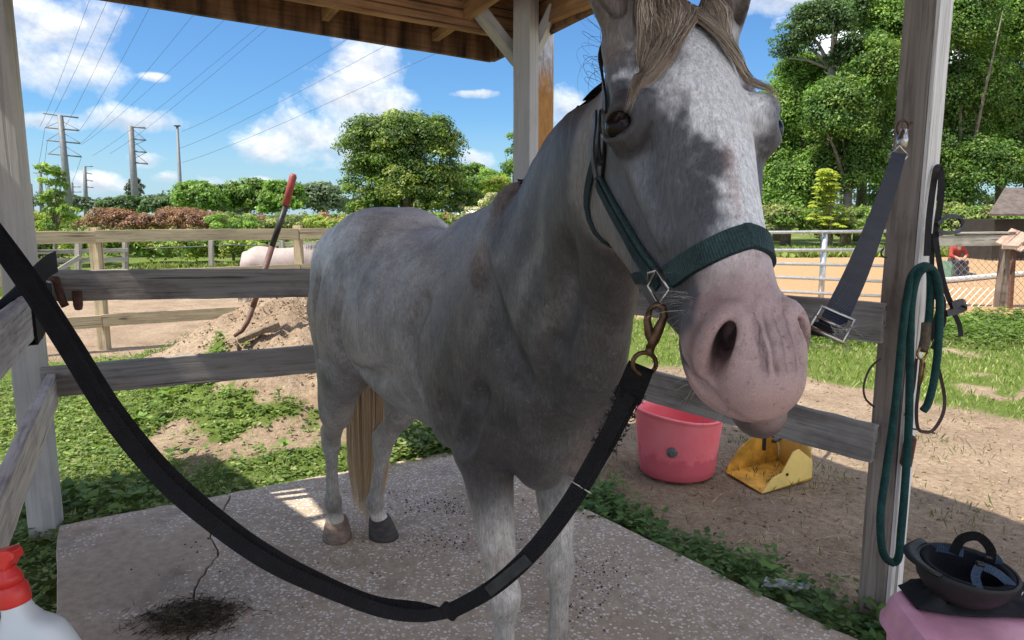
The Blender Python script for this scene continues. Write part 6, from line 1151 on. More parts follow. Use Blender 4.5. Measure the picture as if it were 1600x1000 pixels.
# ------------------------------------------------------------------ white pony, tools, bucket, tack, trunk, helmet, bottle, person
def small_horse():
    K = SDF(); o = np.array(gnd(445, 496, SOIL)); o[2] = SOIL; F = unit(np.array((1., .05, 0))); Rr = np.array((F[1], -F[0], 0)); Z = HZ
    def p(u, v, z): return o + F * u + Rr * v + Z * z
    ax = np.stack([F, Rr, Z]); K.tube([(p(-.50, 0, .83), Rr, Z, .12, .15), (p(-.36, 0, .82), Rr, Z, .2, .235), (p(-.1, 0, .78), Rr, Z, .225, .24), (p(.2, 0, .79), Rr, Z, .19, .235), (p(.42, 0, .80), Rr, Z, .13, .2)], k=.05)
    K.tube([(p(.30, 0, .9), Rr, unit(Z * .6 + F * -.3), .1, .19), (p(.60, 0, .93), Rr, Z, .07, .13), (p(.85, 0, .97), Rr, Z, .055, .095)], k=.05); K.tube([(p(.82, 0, .99), Rr, unit(Z + F * .4), .06, .09), (p(1.0, 0, .86), Rr, unit(Z * .6 + F), .055, .075), (p(1.14, 0, .70), Rr, unit(Z * .5 + F), .04, .05)], k=.03)
    for sd in (1, -1):
        K.cone(p(-.42, .1 * sd, .78), p(-.40, .1 * sd, .5), .15, .085, k=.05); K.cone(p(-.42, .1 * sd, .52), p(-.52, .1 * sd, .36), .075, .038, k=.03); K.cone(p(-.52, .1 * sd, .36), p(-.50 + .06 * sd, .1 * sd, .06), .034, .034, k=.02)
        K.cone(p(.36, .09 * sd, .7), p(.36, .09 * sd, .32), .085, .04, k=.04); K.cone(p(.36, .09 * sd, .32), p(.36 - .05 * sd, .09 * sd, .06), .034, .034, k=.02); K.cone(p(.84, .035 * sd, 1.06), p(.83, .05 * sd, 1.16), .028, .012, k=.02)
    V, Q = K.mesh(ax, o, (-.75, -.32, .0), (1.25, .32, 1.25), .014); n1 = fnoise(V, 6, 51, 4); n2 = fnoise(V, 30, 52, 2); b = (V - o) @ ax.T; C = np.ones((len(V), 3)) * np.array((.36, .305, .29)); C = lerp3(C, (.42, .31, .29), sstep(n1, .45, .7) * .6); C = lerp3(C, (.2, .17, .16), sstep(.4 - b[:, 2], 0, .2) * .6); C *= (.85 + .3 * n2)[:, None]
    e = empty('pony', tuple(o), 'white and pinkish roan pony grazing behind the paddock fence', 'pony'); me = np_mesh('pony_body', V, Q, True); put_color(me, 'leaf', C); m, nt = new_mat('roan_coat'); at = nt.n('ShaderNodeVertexColor', layer_name='leaf'); finish(nt, at.outputs[0], .6, noise(nt, coords(nt, (120, 120, 40)), 1, 3), .004, .6, spec=.3); link('pony_body', me, m, e)
    r = np.random.default_rng(55); S = []
    for i in range(260):
        q = r.uniform(.34, .86); zt = np.interp(q, [.34, .6, .86], [1.06, 1.065, 1.07]); t = np.linspace(0, 1, 6); S.append(p(q, 0, zt) + np.outer(t * r.uniform(.02, .05), Z) * (1 - t[:, None]) + np.outer(t * r.uniform(.05, .09), Rr) - np.outer(t * t * .05, Z))
    strands('mane', np.array(S), .004, M_hair, e, 3, mixcol(260, [(.09, .085, .085), (.2, .19, .19)], (.6, .4))); S = []
    for i in range(200): t = np.linspace(0, 1, 8); S.append(p(-.52, 0, .92) + np.outer(np.minimum(t * 3, 1) * -.10 + r.normal(0, .02) * t, F) + np.outer(r.normal(0, .03) * t, Rr) - np.outer(t * r.uniform(.45, .7), Z))
    strands('tail', np.array(S), .005, M_hair, e, 3, mixcol(200, [(.04, .035, .035), (.09, .08, .08)], (.7, .3)))
    for x, y in ((-.44, .1), (-.56, -.1), (.31, .09), (.41, -.09)): c = p(x, y, .0); b_ = MB(); b_.lathe([(.055, -.03), (.052, .0), (.042, .07)], 12, c); b_.build('hoof', M_hoof, e, True)
small_horse()
# long-handled tool standing in the mound, red grip
dS = 5.85; shv = empty('shovel', px(368, 536, dS), 'long handled shovel with red grip stuck upright in the dirt mound', 'shovel'); M_hand = simple('black_handle', (.02, .018, .018), .45, .5, 8, bump=.001); M_red = simple('red_grip', (.30, .055, .045), .5, .25, 10)
M_shaftrust = simple('worn_shaft', (.13, .065, .05), .6, .5, 14, bump=.001)
b = MB(); b.tube(pxs([(425, 385, dS), (447, 320, dS)]), .024, 10); b.build('handle', M_hand, shv, True); b = MB(); b.tube(pxs([(446, 322, dS), (458, 276, dS), (459, 272, dS)]), [.029, .030, .02], 10); b.build('grip', M_red, shv, True)
b = MB(); b.tube(pxs([(425, 385, dS), (405, 450, dS), (395, 480, dS)]), [.024, .024, .023], 10); b.tube(pxs([(395, 480, dS), (387, 503, dS), (378, 517, dS), (366, 525, dS)]), [.022, .019, .017, .015], 10); b.build('shaft', M_shaftrust, shv, True)
bc = px(366, 528, dS); V = []; 
for i in range(7):
    for j in range(6): a = (i / 6 - .5) * 1.6; V.append(bc + Vector((.02 + .05 * math.sin(a) , -.10 * math.sin(a), -.035 * math.cos(a) - j * .045 + (.05 * a * a if j == 5 else 0))))
F = [(i * 6 + j, (i + 1) * 6 + j, (i + 1) * 6 + j + 1, i * 6 + j + 1) for i in range(6) for j in range(5)]; o = link('blade', py_mesh('blade', V, F), simple('rusty_blade', (.12, .085, .065), .6, .5, 20, .6), shv, True); md = o.modifiers.new('t', 'SOLIDIFY'); md.thickness = .006
pl = MB(); pl.beam(px(372, 533, 5.75), px(436, 506, 5.9), .05, .045, bev=.006); tag(pl.build('broken_plank', mat_wood('broken_wood', (.22, .17, .12), (.14, .10, .07))), 'broken piece of timber lying in the dirt mound beside the shovel', 'plank')
# pink bucket
gb = gnd(1057, 737, SOIL); s = proj(gb)[2] / FPX; r0, r1, hb_ = 57 * s, 66 * s, .37; bk = empty('bucket', gb, 'pink rubber feed bucket on the weeds beside the slab', 'bucket')
def mat_bucket():
    m, nt = new_mat('pink_rubber'); v = coords(nt); n1 = noise(nt, v, 14, 5, .65); sx = nt.n('ShaderNodeSeparateXYZ'); nt.l(v, sx.inputs[0]); dirty = mathn(nt, 'ADD', mathn(nt, 'MULTIPLY', n1, .28), mathn(nt, 'MULTIPLY', sx.outputs[2], -1.0)); f = ramp(nt, dirty, [(.045, (0, 0, 0)), (.08, (.55, .55, .55))])
    c = ramp(nt, noise(nt, v, 5, 3, .5), [(.3, (.92, .17, .20)), (.7, (.98, .25, .28))]); finish(nt, mixc(nt, f, c, (.60, .09, .12)), .5, noise(nt, v, 90, 3), .0008, .5, spec=.35); return m
M_bk = mat_bucket(); zb = gb.z + .01; b = MB(); pr = [(.0, 0), (r0 * .96, 0), (r0, .008)] + [(r0 + (r1 - r0) * t, hb_ * t) for t in (.15, .3, .5, .7, .85, .93)] + [(r1, hb_ - .01), (r1 + .008, hb_ - .004), (r1 + .008, hb_ + .004), (r1 - .002, hb_ + .008), (r1 - .012, hb_), (r1 - .014, hb_ * .9), (r0 - .006, .03), (.0, .02)]
b.lathe(pr, 56, (gb.x, gb.y, zb)); 
V2 = []
for v in b.v: dx, dy = v[0] - gb.x, v[1] - gb.y; t = (v[2] - zb) / hb_; V2.append((gb.x + dx * (1 + .02 * t), gb.y + dy * (1 - .03 * t), v[2] + t * t * (.012 * math.sin(math.atan2(dy, dx) * 2 + .5) - dx * .06)))
b.v = V2; b.build('shell', M_bk, bk, True)
an = math.atan2(-gb.y, -gb.x) - .12; cl = Vector((gb.x + math.cos(an) * (r0 + (r1 - r0) * .48 + .001), gb.y + math.sin(an) * (r0 + (r1 - r0) * .48 + .001), zb + .185)); b = MB(); b.lathe([(.0, .004), (.025, .004), (.031, .002), (.032, -.003)], 24, cl, Vector((math.cos(an), math.sin(an), -.1)).to_track_quat('Z', 'Y').to_matrix()); b.build('emblem', simple('grey_emblem', (.16, .15, .145), .6, .6, 60), bk, True)
b = MB(); hpt = gb + Vector((r1 * .8, r1 * .6, zb + hb_ - .06 - gb.z)); b.tube([hpt, hpt + Vector((.035, .0, -.04)), hpt + Vector((.05, .01, -.09)), hpt + Vector((.06, .02, -.12))], .006, 7); b.build('rope_handle', simple('rope_tan', (.35, .27, .17), .9, .3, 60), bk, True)
# yellow manure scoop lying open towards the viewer-left
gs = gnd(1192, 765, SOIL); ys_ = empty('manure_scoop', gs, 'yellow plastic manure scoop with open front and dark handle lying on the ground', 'scoop'); M_y = simple('yellow_plastic', (.85, .62, .19), .45, .15, 5, bump=.0008); M_yd = simple('soiled_yellow', (.60, .33, .05), .6, .55, 9, bump=.002)
fl, frr, br_, bl_ = gnd(1134, 741, SOIL), gnd(1190, 774, SOIL), gnd(1267, 752, SOIL), gnd(1215, 722, SOIL); zz = .012
def up_(p, z): return Vector((p.x, p.y, SOIL + z))
def sheet(name, pts, mat, th=.006, nrm=None, sub=0):
    o = link(name, py_mesh(name, pts, [tuple(range(len(pts)))]), mat, ys_); m = o.modifiers.new('t', 'SOLIDIFY'); m.thickness = th; m.offset = 0; return o
mid = lambda a, b, t: a.lerp(b, t)
sheet('floor', [up_(fl, zz), up_(frr, zz), up_(br_, zz), up_(bl_, zz)], M_yd)
sheet('side', [up_(frr, zz), up_(br_, zz + .01), up_(mid(br_, frr, .02), .135), up_(mid(br_, frr, .30), .215), up_(mid(br_, frr, .42), .205), up_(mid(br_, frr, .62), .10), up_(mid(br_, frr, .80), .085)], M_y)
sheet('side', [up_(fl, zz), up_(bl_, zz), up_(mid(bl_, fl, .05), .20), up_(mid(bl_, fl, .45), .215), up_(mid(bl_, fl, .75), .15), up_(mid(bl_, fl, .95), .06)], M_yd)
n_ = 9; V = []
for i in range(n_):
    t = i / (n_ - 1); p = mid(bl_, br_, t); V += [up_(p, zz), up_(p, .10 + .03 * math.sin(t * math.pi)), up_(p, .185 + .045 * math.sin(t * math.pi)) + Vector((-.02, -.015, 0)), up_(p, .205 + .06 * math.sin(t * math.pi)) + Vector((-.05, -.05, 0)) * math.sin(t * math.pi)]
o = link('back', py_mesh('back', V, [(i * 4 + j, i * 4 + 4 + j, i * 4 + 5 + j, i * 4 + 1 + j) for i in range(n_ - 1) for j in range(3)]), M_y, ys_, True); o.modifiers.new('t', 'SOLIDIFY').thickness = .005
q0 = up_(mid(mid(fl, frr, .62), mid(bl_, br_, .62), .55), .23); b = MB(); b.box(q0 + Vector((.03, .06, .0)), (.03, .16, .018), Matrix.Rotation(-.75, 3, 'Z'), bev=.005); b.box(q0 + Vector((-.06, .05, -.02)), (.02, .02, .1), bev=.004); b.tube([q0 + Vector((.0, .08, .0)), q0 + Vector((.005, .10, .06)), q0 + Vector((.01, .2, .5)), q0 + Vector((.03, .5, 1.0))], .012, 8); b.build('handle', M_hand, ys_)
b = MB(); b.lathe([(.0, .004), (.008, .004), (.009, 0)], 12, up_(mid(br_, frr, .52), .085) + Vector((.0, -.006, 0)), Vector((.35, -.93, 0)).to_track_quat('Z', 'Y').to_matrix()); b.build('rivet', M_hand, ys_)
# tack hanging on the right post: green lead rope and a black bridle
M_rope = mat_web('green_rope', (.012, .055, .050), 180, .8); PD = 2.36
rope = empty('lead_rope', px(1440, 415, PD), 'dark green lead rope with brass snap hanging doubled on the post', 'rope')
def rope_mesh(name, pts, r, mat, parent, n=8, twist=True):
    C = catmull([tuple(p) for p in pts], n); b = MB(); b.tube(C, r, 9); return b.build(name, mat, parent, True)
rope_mesh('rope', pxs([(1396, 880, PD - .02), (1384, 872, PD - .03), (1377, 850, PD - .03), (1376, 800, PD - .03), (1384, 740, PD - .03), (1398, 640, PD - .03), (1410, 520, PD - .03), (1418, 460, PD - .03), (1425, 430, PD - .02), (1440, 416, PD + .01), (1452, 420, PD + .02), (1454, 450, PD + .02), (1452, 490, PD + .02), (1448, 520, PD + .02)]), .0125, M_rope, rope)
rope_mesh('rope', pxs([(1396, 880, PD - .02), (1404, 870, PD - .03), (1408, 830, PD - .03), (1414, 760, PD - .02), (1420, 660, PD - .02), (1422, 560, PD - .02), (1424, 480, PD - .02), (1432, 436, PD - .03), (1444, 420, PD - .04), (1458, 422, PD - .02), (1467, 450, PD), (1468, 500, PD), (1464, 560, PD), (1458, 600, PD), (1450, 630, PD), (1442, 642, PD)]), .0125, M_rope, rope)
b = MB(); c = px(1441, 552, PD); b.tube([c + Vector((.016 * math.cos(t), 0, .02 * math.sin(t))) for t in np.linspace(0, 2 * math.pi, 13)], .0045, 7); b.tube(pxs([(1441, 562, PD), (1440, 580, PD), (1437, 600, PD)]), [.008, .006, .005], 8); b.tube(pxs([(1446, 566, PD - .01), (1443, 590, PD - .01), (1437, 602, PD)]), .003, 6); b.build('snap', M_brass, rope, True); b = MB(); b.tube(pxs([(1448, 505, PD + .02), (1446, 530, PD + .01), (1442, 548, PD)]), .016, 9); b.build('rope_whipping', simple('brown_cord', (.12, .09, .06), .9, .4, 90), rope, True)
br = empty('bridle', px(1460, 260, PD), 'black leather bridle with browband loop hanging behind the post', 'bridle')
def lace(name, pts, w, th, mat, sd=None, n=6):
    C = catmull([tuple(px(*p)) for p in pts], n); b = MB(); b.strap(C, w, th, face_sides(C) if sd is None else [Vector(sd)] * len(C)); return b.build(name, mat, br)
B = PD + .06
lace('crown_strap', ((1448, 400, B), (1452, 340, B), (1459, 285, B), (1464, 262, B + .01), (1470, 270, B + .02), (1470, 310, B + .02), (1464, 350, B + .02), (1460, 390, B + .02)), .020, .006, M_leather)
lace('browband', ((1464, 350, B), (1480, 338, B + .03), (1498, 340, B + .06), (1504, 352, B + .06), (1496, 362, B + .04), (1478, 364, B), (1464, 360, B - .02)), .012, .009, M_leather, (0, .3, 1))
lace('cheekpiece', ((1462, 372, B), (1466, 400, B), (1474, 440, B), (1484, 470, B), (1490, 478, B)), .017, .006, M_leather); lace('cheekpiece', ((1458, 365, B + .03), (1456, 410, B + .03), (1458, 450, B + .03), (1470, 478, B + .03)), .015, .006, M_leather)
lace('noseband', ((1486, 478, B - .02), (1502, 472, B), (1506, 480, B + .01), (1494, 486, B), (1478, 490, B - .02)), .022, .012, M_leather, (0, .3, 1)); lace('strap_end', ((1484, 482, B), (1494, 496, B), (1500, 512, B), (1501, 526, B)), .015, .006, M_leather); lace('throatlatch', ((1470, 480, B), (1476, 500, B), (1468, 520, B), (1456, 545, B)), .012, .005, M_leather); lace('headpiece', ((1456, 450, B), (1470, 470, B), (1466, 500, B), (1450, 530, B)), .03, .012, M_leather)
lace('rein', ((1440, 560, B), (1436, 600, B), (1432, 640, B), (1434, 668, B), (1444, 675, B), (1458, 672, B), (1472, 650, B), (1476, 625, B), (1470, 590, B), (1462, 560, B)), .011, .004, M_brown); lace('rein', ((1432, 560, B), (1428, 600, B), (1422, 630, B), (1414, 650, B)), .010, .004, M_brown); lace('rein_stop', ((1426, 670, B), (1442, 673, B), (1461, 677, B)), .006, .004, M_leather)
lace('rein', ((1376, 560, B + .05), (1360, 575, B + .05), (1350, 600, B + .05), (1352, 622, B + .05), (1366, 636, B + .05)), .007, .004, M_brown); b = MB(); c = px(1384, 395, B); b.tube([c + Vector((.016 * math.cos(t), 0, .016 * math.sin(t))) for t in np.linspace(2, 5, 8)], .003, 6); b.build('hook', M_leather, br)
# pink trunk with helmet on a black cloth bag
tk = empty('storage_trunk', (1.12, 1.42, 0), 'pink plastic storage trunk with a rounded lid beside the post', 'trunk'); M_pk = simple('pink_plastic', (.78, .38, .50), .5, .18, 9, bump=.0012, bscale=90)
dT = 1.62; T0 = px(1366, 930, dT + .32); zt = px(1400, 925, 1.9).z
c00 = px(1368, 915, 1.88); zt = c00.z; c00 = Vector((c00.x, c00.y, zt)); cR = gnd(1660, 930, zt); cF = gnd(1400, 1060, zt); ex = Vector((1, .02, 0)).normalized(); ey = Vector((-.12, -1, 0)).normalized(); W_, D_ = .62, .42
def tr(a, b_, z): return c00 + ex * a + ey * b_ + Vector((0, 0, z - zt))
def rrect(a0, a1, b0, b1, rad, z, n=5):
    P = []
    for cx_, cy_, s0 in ((a1 - rad, b1 - rad, 0), (a0 + rad, b1 - rad, 90), (a0 + rad, b0 + rad, 180), (a1 - rad, b0 + rad, 270)):
        for k in range(n + 1): t = math.radians(s0 + 90 * k / n); P.append(tr(cx_ + rad * math.cos(t), cy_ + rad * math.sin(t), z))
    return P
def loft(name, rings, mat, parent, smooth=False):
    m = len(rings[0]); V = [p for r in rings for p in r]; F = [(i * m + k, i * m + (k + 1) % m, (i + 1) * m + (k + 1) % m, (i + 1) * m + k) for i in range(len(rings) - 1) for k in range(m)]; F += [tuple(reversed(range(m))), tuple((len(rings) - 1) * m + k for k in range(m))]; return link(name, py_mesh(name, V, F), mat, parent, smooth)
zb0 = SOIL + .015
loft('tub', [rrect(.03, W_ - .03, .03, D_ - .03, .05, zb0), rrect(.012, W_ - .012, .012, D_ - .012, .06, zt - .085), rrect(.004, W_ - .004, .004, D_ - .004, .06, zt - .075)], M_pk, tk)
loft('lid', [rrect(-.004, W_ + .004, -.004, D_ + .004, .065, zt - .073), rrect(-.004, W_ + .004, -.004, D_ + .004, .065, zt - .058), rrect(.002, W_ - .002, .002, D_ - .002, .065, zt - .052), rrect(.012, W_ - .012, .012, D_ - .012, .06, zt - .012), rrect(.022, W_ - .022, .022, D_ - .022, .055, zt), rrect(.06, W_ - .06, .05, D_ - .05, .04, zt), rrect(.066, W_ - .066, .056, D_ - .056, .036, zt - .007)], M_pk, tk)
b = MB(); b.box(tr(W_ * .4, D_ - .035, zt - .002), (.12, .03, .008), bev=.003); b.build('latch_shade_plate', simple('recess_shade', (.10, .05, .07), .6), tk)  # dark plate on the rim, shade of a latch recess put into its colour
M_hel = simple('helmet_shell', (.013, .014, .013), .55, .3, 18, bump=.0008, bscale=160); M_pad = mat_web('helmet_padding', (.008, .009, .014), 160, .9); M_chin = mat_web('blue_grey_webbing', (.045, .075, .125), 300, .6)
hcn = tr(.175, .115, zt + .012); hm = empty('riding_helmet', hcn, 'black riding helmet lying upside down with blue chin straps', 'helmet'); rot = Matrix.Rotation(.12, 3, 'Y') @ Matrix.Rotation(.16, 3, 'X'); rot = Matrix.Rotation(-.25, 3, 'Z') @ rot @ Matrix.Scale(.82, 3)
ctr = hcn + Vector((0, 0, .096)); b = MB(); hsc = .9; prf = [(.0, -.112), (.05, -.106), (.085, -.085), (.108, -.05), (.118, -.015), (.120, .004), (.116, .008), (.110, .004), (.108, -.02), (.098, -.055), (.07, -.085), (.0, -.1)]; b.lathe(prf, 44, ctr, rot, 0, (1.18, .92)); b.build('shell', M_hel, hm, True)
b = MB(); b.lathe([(.111, -.004), (.106, .006), (.092, .004), (.086, -.02), (.082, -.05), (.06, -.075), (.0, -.084)], 44, ctr, rot, 0, (1.18, .92), False); b.build('padding', M_pad, hm, True)
V = []; 
for i in range(13):
    a = math.pi + (i / 12 - .5) * 1.7
    for rr, zz_ in ((.118, .006), (.135, .010), (.150 - .03 * abs(i / 6 - 1) ** 2, .004)): V.append(ctr + rot @ Vector((math.cos(a) * rr * 1.18, math.sin(a) * rr * .92, zz_)))
o = link('peak', py_mesh('peak', V, [(i * 3 + j, i * 3 + 3 + j, i * 3 + 4 + j, i * 3 + 1 + j) for i in range(12) for j in range(2)]), M_hel, hm, True); o.modifiers.new('t', 'SOLIDIFY').thickness = .004
L = lambda x, y, z: ctr + rot @ Vector((x, y, z))
for P in (((.0, -.105, .0), (-.005, -.07, .022), (.02, -.02, .03)), ((.105, -.05, .0), (.06, -.04, .028), (.02, -.02, .03)), ((-.08, .075, .0), (-.04, .05, .018), (-.01, .03, .028)), ((.10, .05, .004), (.08, .04, .03), (.055, .03, .035))):
    C = catmull([tuple(L(*q)) for q in P], 6); b = MB(); b.strap(C, .019, .0025, face_sides(C)); b.build('strap', M_chin, hm)
C = catmull([tuple(L(*q)) for q in ((-.03, .04, .015), (-.02, .045, .065), (.02, .045, .085), (.055, .03, .06), (.06, .02, .025))], 6); b = MB(); b.strap(C, .022, .009, face_sides(C)); b.build('chin_cup', M_fleece, hm)
for q in ((.02, -.02, .034), (.055, .025, .036)): b = MB(); b.box(L(*q), (.026, .02, .012), rot, bev=.004); b.build('strap_slide', M_leather, hm)
b = MB(); b.lathe([(0, .003), (.006, .002), (.007, 0)], 10, L(.13, -.055, -.012), rot @ Vector((.8, -.6, 0)).to_track_quat('Z', 'Y').to_matrix()); b.build('rivet', M_steel, hm)
# crumpled cloth bag under and behind the helmet
V = []; nu, nv = 60, 26; r = np.random.default_rng(71)
GPn = []
for i in range(nu + 1):
    for j in range(nv + 1): GPn.append((i / nu, j / nv))
GPn = np.array(GPn); X_ = .055 + GPn[:, 0] * .50; Y_ = .012 + GPn[:, 1] * (.11 + .11 * GPn[:, 0]) + .012 * np.sin(GPn[:, 0] * 9); nz = fnoise(np.column_stack([GPn * np.array((9, 4)), GPn[:, :1] * 0]), 1.4, 72, 4); edge = np.minimum(np.minimum(GPn[:, 0], 1 - GPn[:, 0]) * 8, np.minimum(GPn[:, 1], 1 - GPn[:, 1]) * 5).clip(0, 1)
Zb = .004 + edge * (.012 + .055 * np.abs(nz - .5) * 2 + .075 * sstep(GPn[:, 0], .70, .84) * (.5 + nz) + .03 * sstep(.16 - GPn[:, 0], 0, .1)); Zb = np.where((GPn[:, 0] > .12) & (GPn[:, 0] < .66), np.minimum(Zb, .012 + .012 * edge), Zb)
V = [tr(a, d, zt + z) for a, d, z, c_ in zip(X_, Y_, Zb, nz)]; bag = link('cloth_bag', np_mesh('cloth_bag', np.array([tuple(v) for v in V]), np.array([(i * (nv + 1) + j, (i + 1) * (nv + 1) + j, (i + 1) * (nv + 1) + j + 1, i * (nv + 1) + j + 1) for i in range(nu) for j in range(nv)]), True), simple('black_cloth', (.012, .012, .014), .85, .4, 30, bump=.003, bscale=60)); tag(bag, 'crumpled black cloth bag under the riding helmet on the pink trunk', 'bag'); bag.modifiers.new('t', 'SOLIDIFY').thickness = .003
b = MB(); b.tube([tr(.44, .2, zt + .03), tr(.45, .25, zt + .012), tr(.50, .27, zt + .008), tr(.54, .24, zt + .01), tr(.545, .2, zt + .015)], .0035, 7); o = b.build('drawcord', M_leather, bag, True)
# spray bottle at the lower left: white flat-sided bottle, red trigger head
dB = .95; sb = empty('spray_bottle', px(30, 1000, dB), 'white plastic spray bottle with a red trigger head', 'bottle'); M_bw = simple('white_plastic', (.62, .68, .72), .38, .05, 4, bump=.0003); M_rd = simple('red_plastic', (.62, .035, .03), .35, .12, 12, bump=.0004)
ax_ = Vector((-.20, .06, .97)).normalized(); sx_ = Vector((.97, -.02, .20)).normalized(); sx_ = (sx_ - ax_ * sx_.dot(ax_)).normalized(); sy_ = ax_.cross(sx_); Rb = Matrix((sx_, sy_, ax_)).transposed(); nk = px(22, 934, dB)
def bring(z, w0, w1, dp, n=28):
    out = []
    for k in range(n): t = 2 * math.pi * k / n; c_, s_ = math.cos(t), math.sin(t); w = w1 if c_ > 0 else w0; e = .75; out.append(nk + Rb @ Vector((math.copysign(abs(c_) ** e, c_) * w, math.copysign(abs(s_) ** e, s_) * dp, z)))
    return out
prof = [(.0, .0155, .0155, .0155), (-.006, .0155, .0155, .0155), (-.018, .017, .019, .017), (-.030, .022, .030, .020), (-.038, .028, .046, .022), (-.045, .034, .054, .024), (-.056, .038, .060, .026), (-.078, .041, .0675, .028), (-.096, .041, .068, .029), (-.102, .040, .0665, .028), (-.2, .042, .069, .029), (-.23, .042, .069, .029), (-.235, .038, .064, .026)]
loft('bottle', [bring(*q) for q in prof][::-1], M_bw, sb, True)
b = MB(); b.lathe([(.0185, -.008), (.0195, -.005), (.0195, .014), (.0175, .018), (.0165, .020)], 26, nk, Rb); b.lathe([(.0165, .019), (.0165, .030), (.012, .038), (.012, .044)], 22, nk, Rb); b.build('collar', M_rd, sb, True)
H0 = nk + Rb @ Vector((0, 0, .048)); V = []; pr = [(-.05, -.002), (-.05, .018), (.016, .020), (.022, .015), (.022, .005), (.016, .002), (.006, -.010), (-.014, -.012)]
for sgn in (-1, 1):
    for x, z in pr: V.append(H0 + Rb @ Vector((x, sgn * .011, z)))
m = len(pr); F = [tuple(range(m)), tuple(reversed(range(m, 2 * m)))] + [(k, m + k, m + (k + 1) % m, (k + 1) % m) for k in range(m)]; o = link('trigger_head', py_mesh('trigger_head', V, F), M_rd, sb); md = o.modifiers.new('b', 'BEVEL'); md.width = .003; md.segments = 3
b = MB(); b.tube([H0 + Rb @ Vector((-.038, 0, 0)), H0 + Rb @ Vector((-.045, 0, -.02)), H0 + Rb @ Vector((-.052, 0, -.045))], [.006, .006, .004], 8); b.build('trigger', M_rd, sb, True)
# the bottle stands on a shelf board fixed to the near-left rail
b = MB(); base = nk + Rb @ Vector((.01, 0, -.235)); shf = empty('stool', (base.x, base.y, SOIL), 'low wooden step stool under the spray bottle', 'stool'); board('seat', base + Vector((-.2, 0, -.02)), base + Vector((.2, 0, -.02)), .26, .03, M_fence_g, shf)
for dx in (-.15, .15):
    for dy in (-.09, .09): board('leg', (base.x + dx, base.y + dy, SOIL), (base.x + dx, base.y + dy, base.z - .036), .04, .04, M_fence_g, shf, up=(0, 1, 0))
# clear wrapper on the slab edge
g = gnd(1222, 917, .0); r = np.random.default_rng(81); V = []
for i in range(9):
    for j in range(5): V.append((g.x + (i / 8 - .5) * .16 + j * .008, g.y + (j / 4 - .5) * .06 - (i / 8 - .5) * .05, .004 + abs(r.normal(0, .009))))
o = link('wrapper', py_mesh('wrapper', V, [(i * 5 + j, (i + 1) * 5 + j, (i + 1) * 5 + j + 1, i * 5 + j + 1) for i in range(8) for j in range(4)]), None, None); m, nt = new_mat('clear_film'); bs = finish(nt, (.75, .78, .82), .15, noise(nt, coords(nt), 60, 3), .003, .8, spec=.6, trans=.75); o.data.materials.append(m); tag(o, 'crumpled clear plastic wrapper on the edge of the slab', 'litter')
# seated child on a stepped mounting block by the arena
gp = gnd(1492, 437, SOIL); per = empty('person', gp, 'person in a red shirt and dark trousers seated on the block by the arena', 'person'); K = SDF(); o3 = np.array(gp); sc = .92
def q(x, y, z): return o3 + np.array((x, y, z)) * sc
mb_ = empty('mounting_block', gp, 'green and grey stepped mounting block under the seated person', 'mounting block')
for nm, x0, x1, z1, mt in (('step', -.02, .20, .40, (.16, .15, .13)), ('step', .20, .33, .30, (.15, .13, .11)), ('step', .33, .50, .15, (.16, .14, .12)), ('side_panel', -.10, -.02, .42, (.12, .22, .15))):
    b = MB(); b.box((gp.x + (x0 + x1) / 2 - .05, gp.y + .12, SOIL + z1 / 2), (x1 - x0 - .004, .36, z1), bev=.01); b.build(nm, simple('block_%s_%d' % (nm, int(x0 * 100)), mt, .7, .3, 8), mb_)
K.tube([(q(0, .12, .47), (1, 0, 0), (0, 1, 0), .13, .10), (q(0, .10, .62), (1, 0, 0), (0, 1, 0), .125, .09), (q(0, .02, .78), (1, 0, 0), (0, 1, 0), .15, .085), (q(0, -.01, .84), (1, 0, 0), (0, 1, 0), .09, .06)], k=.04); K.cone(q(0, -.02, .84), q(0, -.05, .93), .045, .04, k=.03); K.ell(q(0, -.085, .99), (.075, .088, .10), k=.02); K.ell(q(0, -.17, .975), (.012, .02, .016), k=.01)
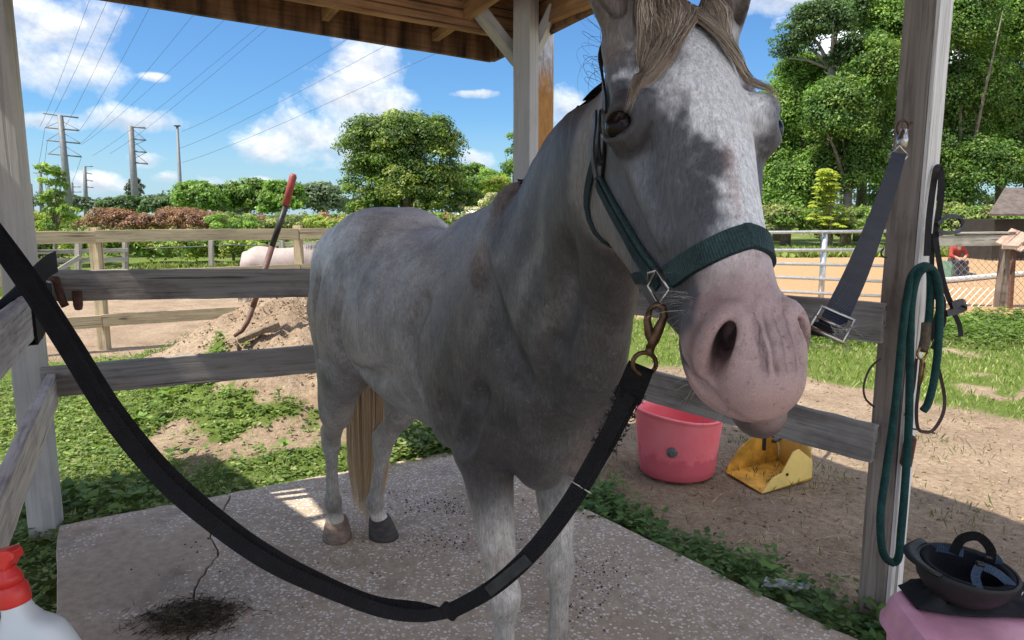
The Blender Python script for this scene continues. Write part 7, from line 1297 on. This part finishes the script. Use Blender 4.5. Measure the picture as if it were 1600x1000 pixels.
for s_ in (1, -1):
    K.cone(q(.075 * s_, .08, .46), q(.095 * s_, -.22, .45), .075, .055, k=.03); K.cone(q(.095 * s_, -.22, .45), q(.09 * s_, -.20, .09), .052, .036, k=.02); K.cone(q(.09 * s_, -.18, .05), q(.095 * s_, -.32, .035), .042, .034, k=.02); K.cone(q(.15 * s_, .01, .79), q(.19 * s_, -.07, .60), .045, .038, k=.03); K.cone(q(.19 * s_, -.07, .60), q(.05 * s_, -.20, .53), .036, .027, k=.02); K.ell(q(.03 * s_, -.215, .525), (.03, .026, .022), k=.012); K.ell(q(.078 * s_, -.08, .985), (.012, .02, .026), k=.01)
    for f_ in range(4): K.cone(q(.045 * s_ - f_ * .013 * s_, -.225, .535 - f_ * .006), q(.012 * s_ - f_ * .012 * s_, -.25, .51 - f_ * .006), .009, .007, k=.004)
    K.cone(q(.035 * s_, -.215, .54), q(.008 * s_, -.235, .55), .010, .008, k=.004)
V, Q = K.mesh(np.eye(3), o3, (-.35, -.45, -.02), (.35, .35, 1.1), .012); l = (V - o3) / sc; C = np.ones((len(V), 3)) * np.array((.40, .26, .19)); shirt = (l[:, 2] > .50) & (l[:, 2] < .86) & (np.hypot(l[:, 0] * .9, l[:, 1] + .2) > .14); C[shirt] = (.30, .06, .05); trs = (l[:, 2] <= .53) & (l[:, 2] > .09) & ~((np.abs(l[:, 0]) < .09) & (l[:, 1] < -.18) & (l[:, 2] > .49)); C[trs] = (.045, .045, .055); C[l[:, 2] <= .09] = (.03, .028, .028); hair = (l[:, 2] > .90) & ((l[:, 1] > -.075) | (l[:, 2] > 1.045)); C[hair] = (.06, .035, .02)
for s_ in (1, -1): C[np.linalg.norm(l - np.array((.03 * s_, -.168, 1.0)), axis=1) < .013] = (.02, .015, .012)
C[np.linalg.norm((l - np.array((0, -.165, .942))) * np.array((.5, 1, 1.6)), axis=1) < .014] = (.30, .11, .10)
me = np_mesh('person_body', V, Q, True); put_color(me, 'leaf', C); link('person_body', me, M_crumb, per)
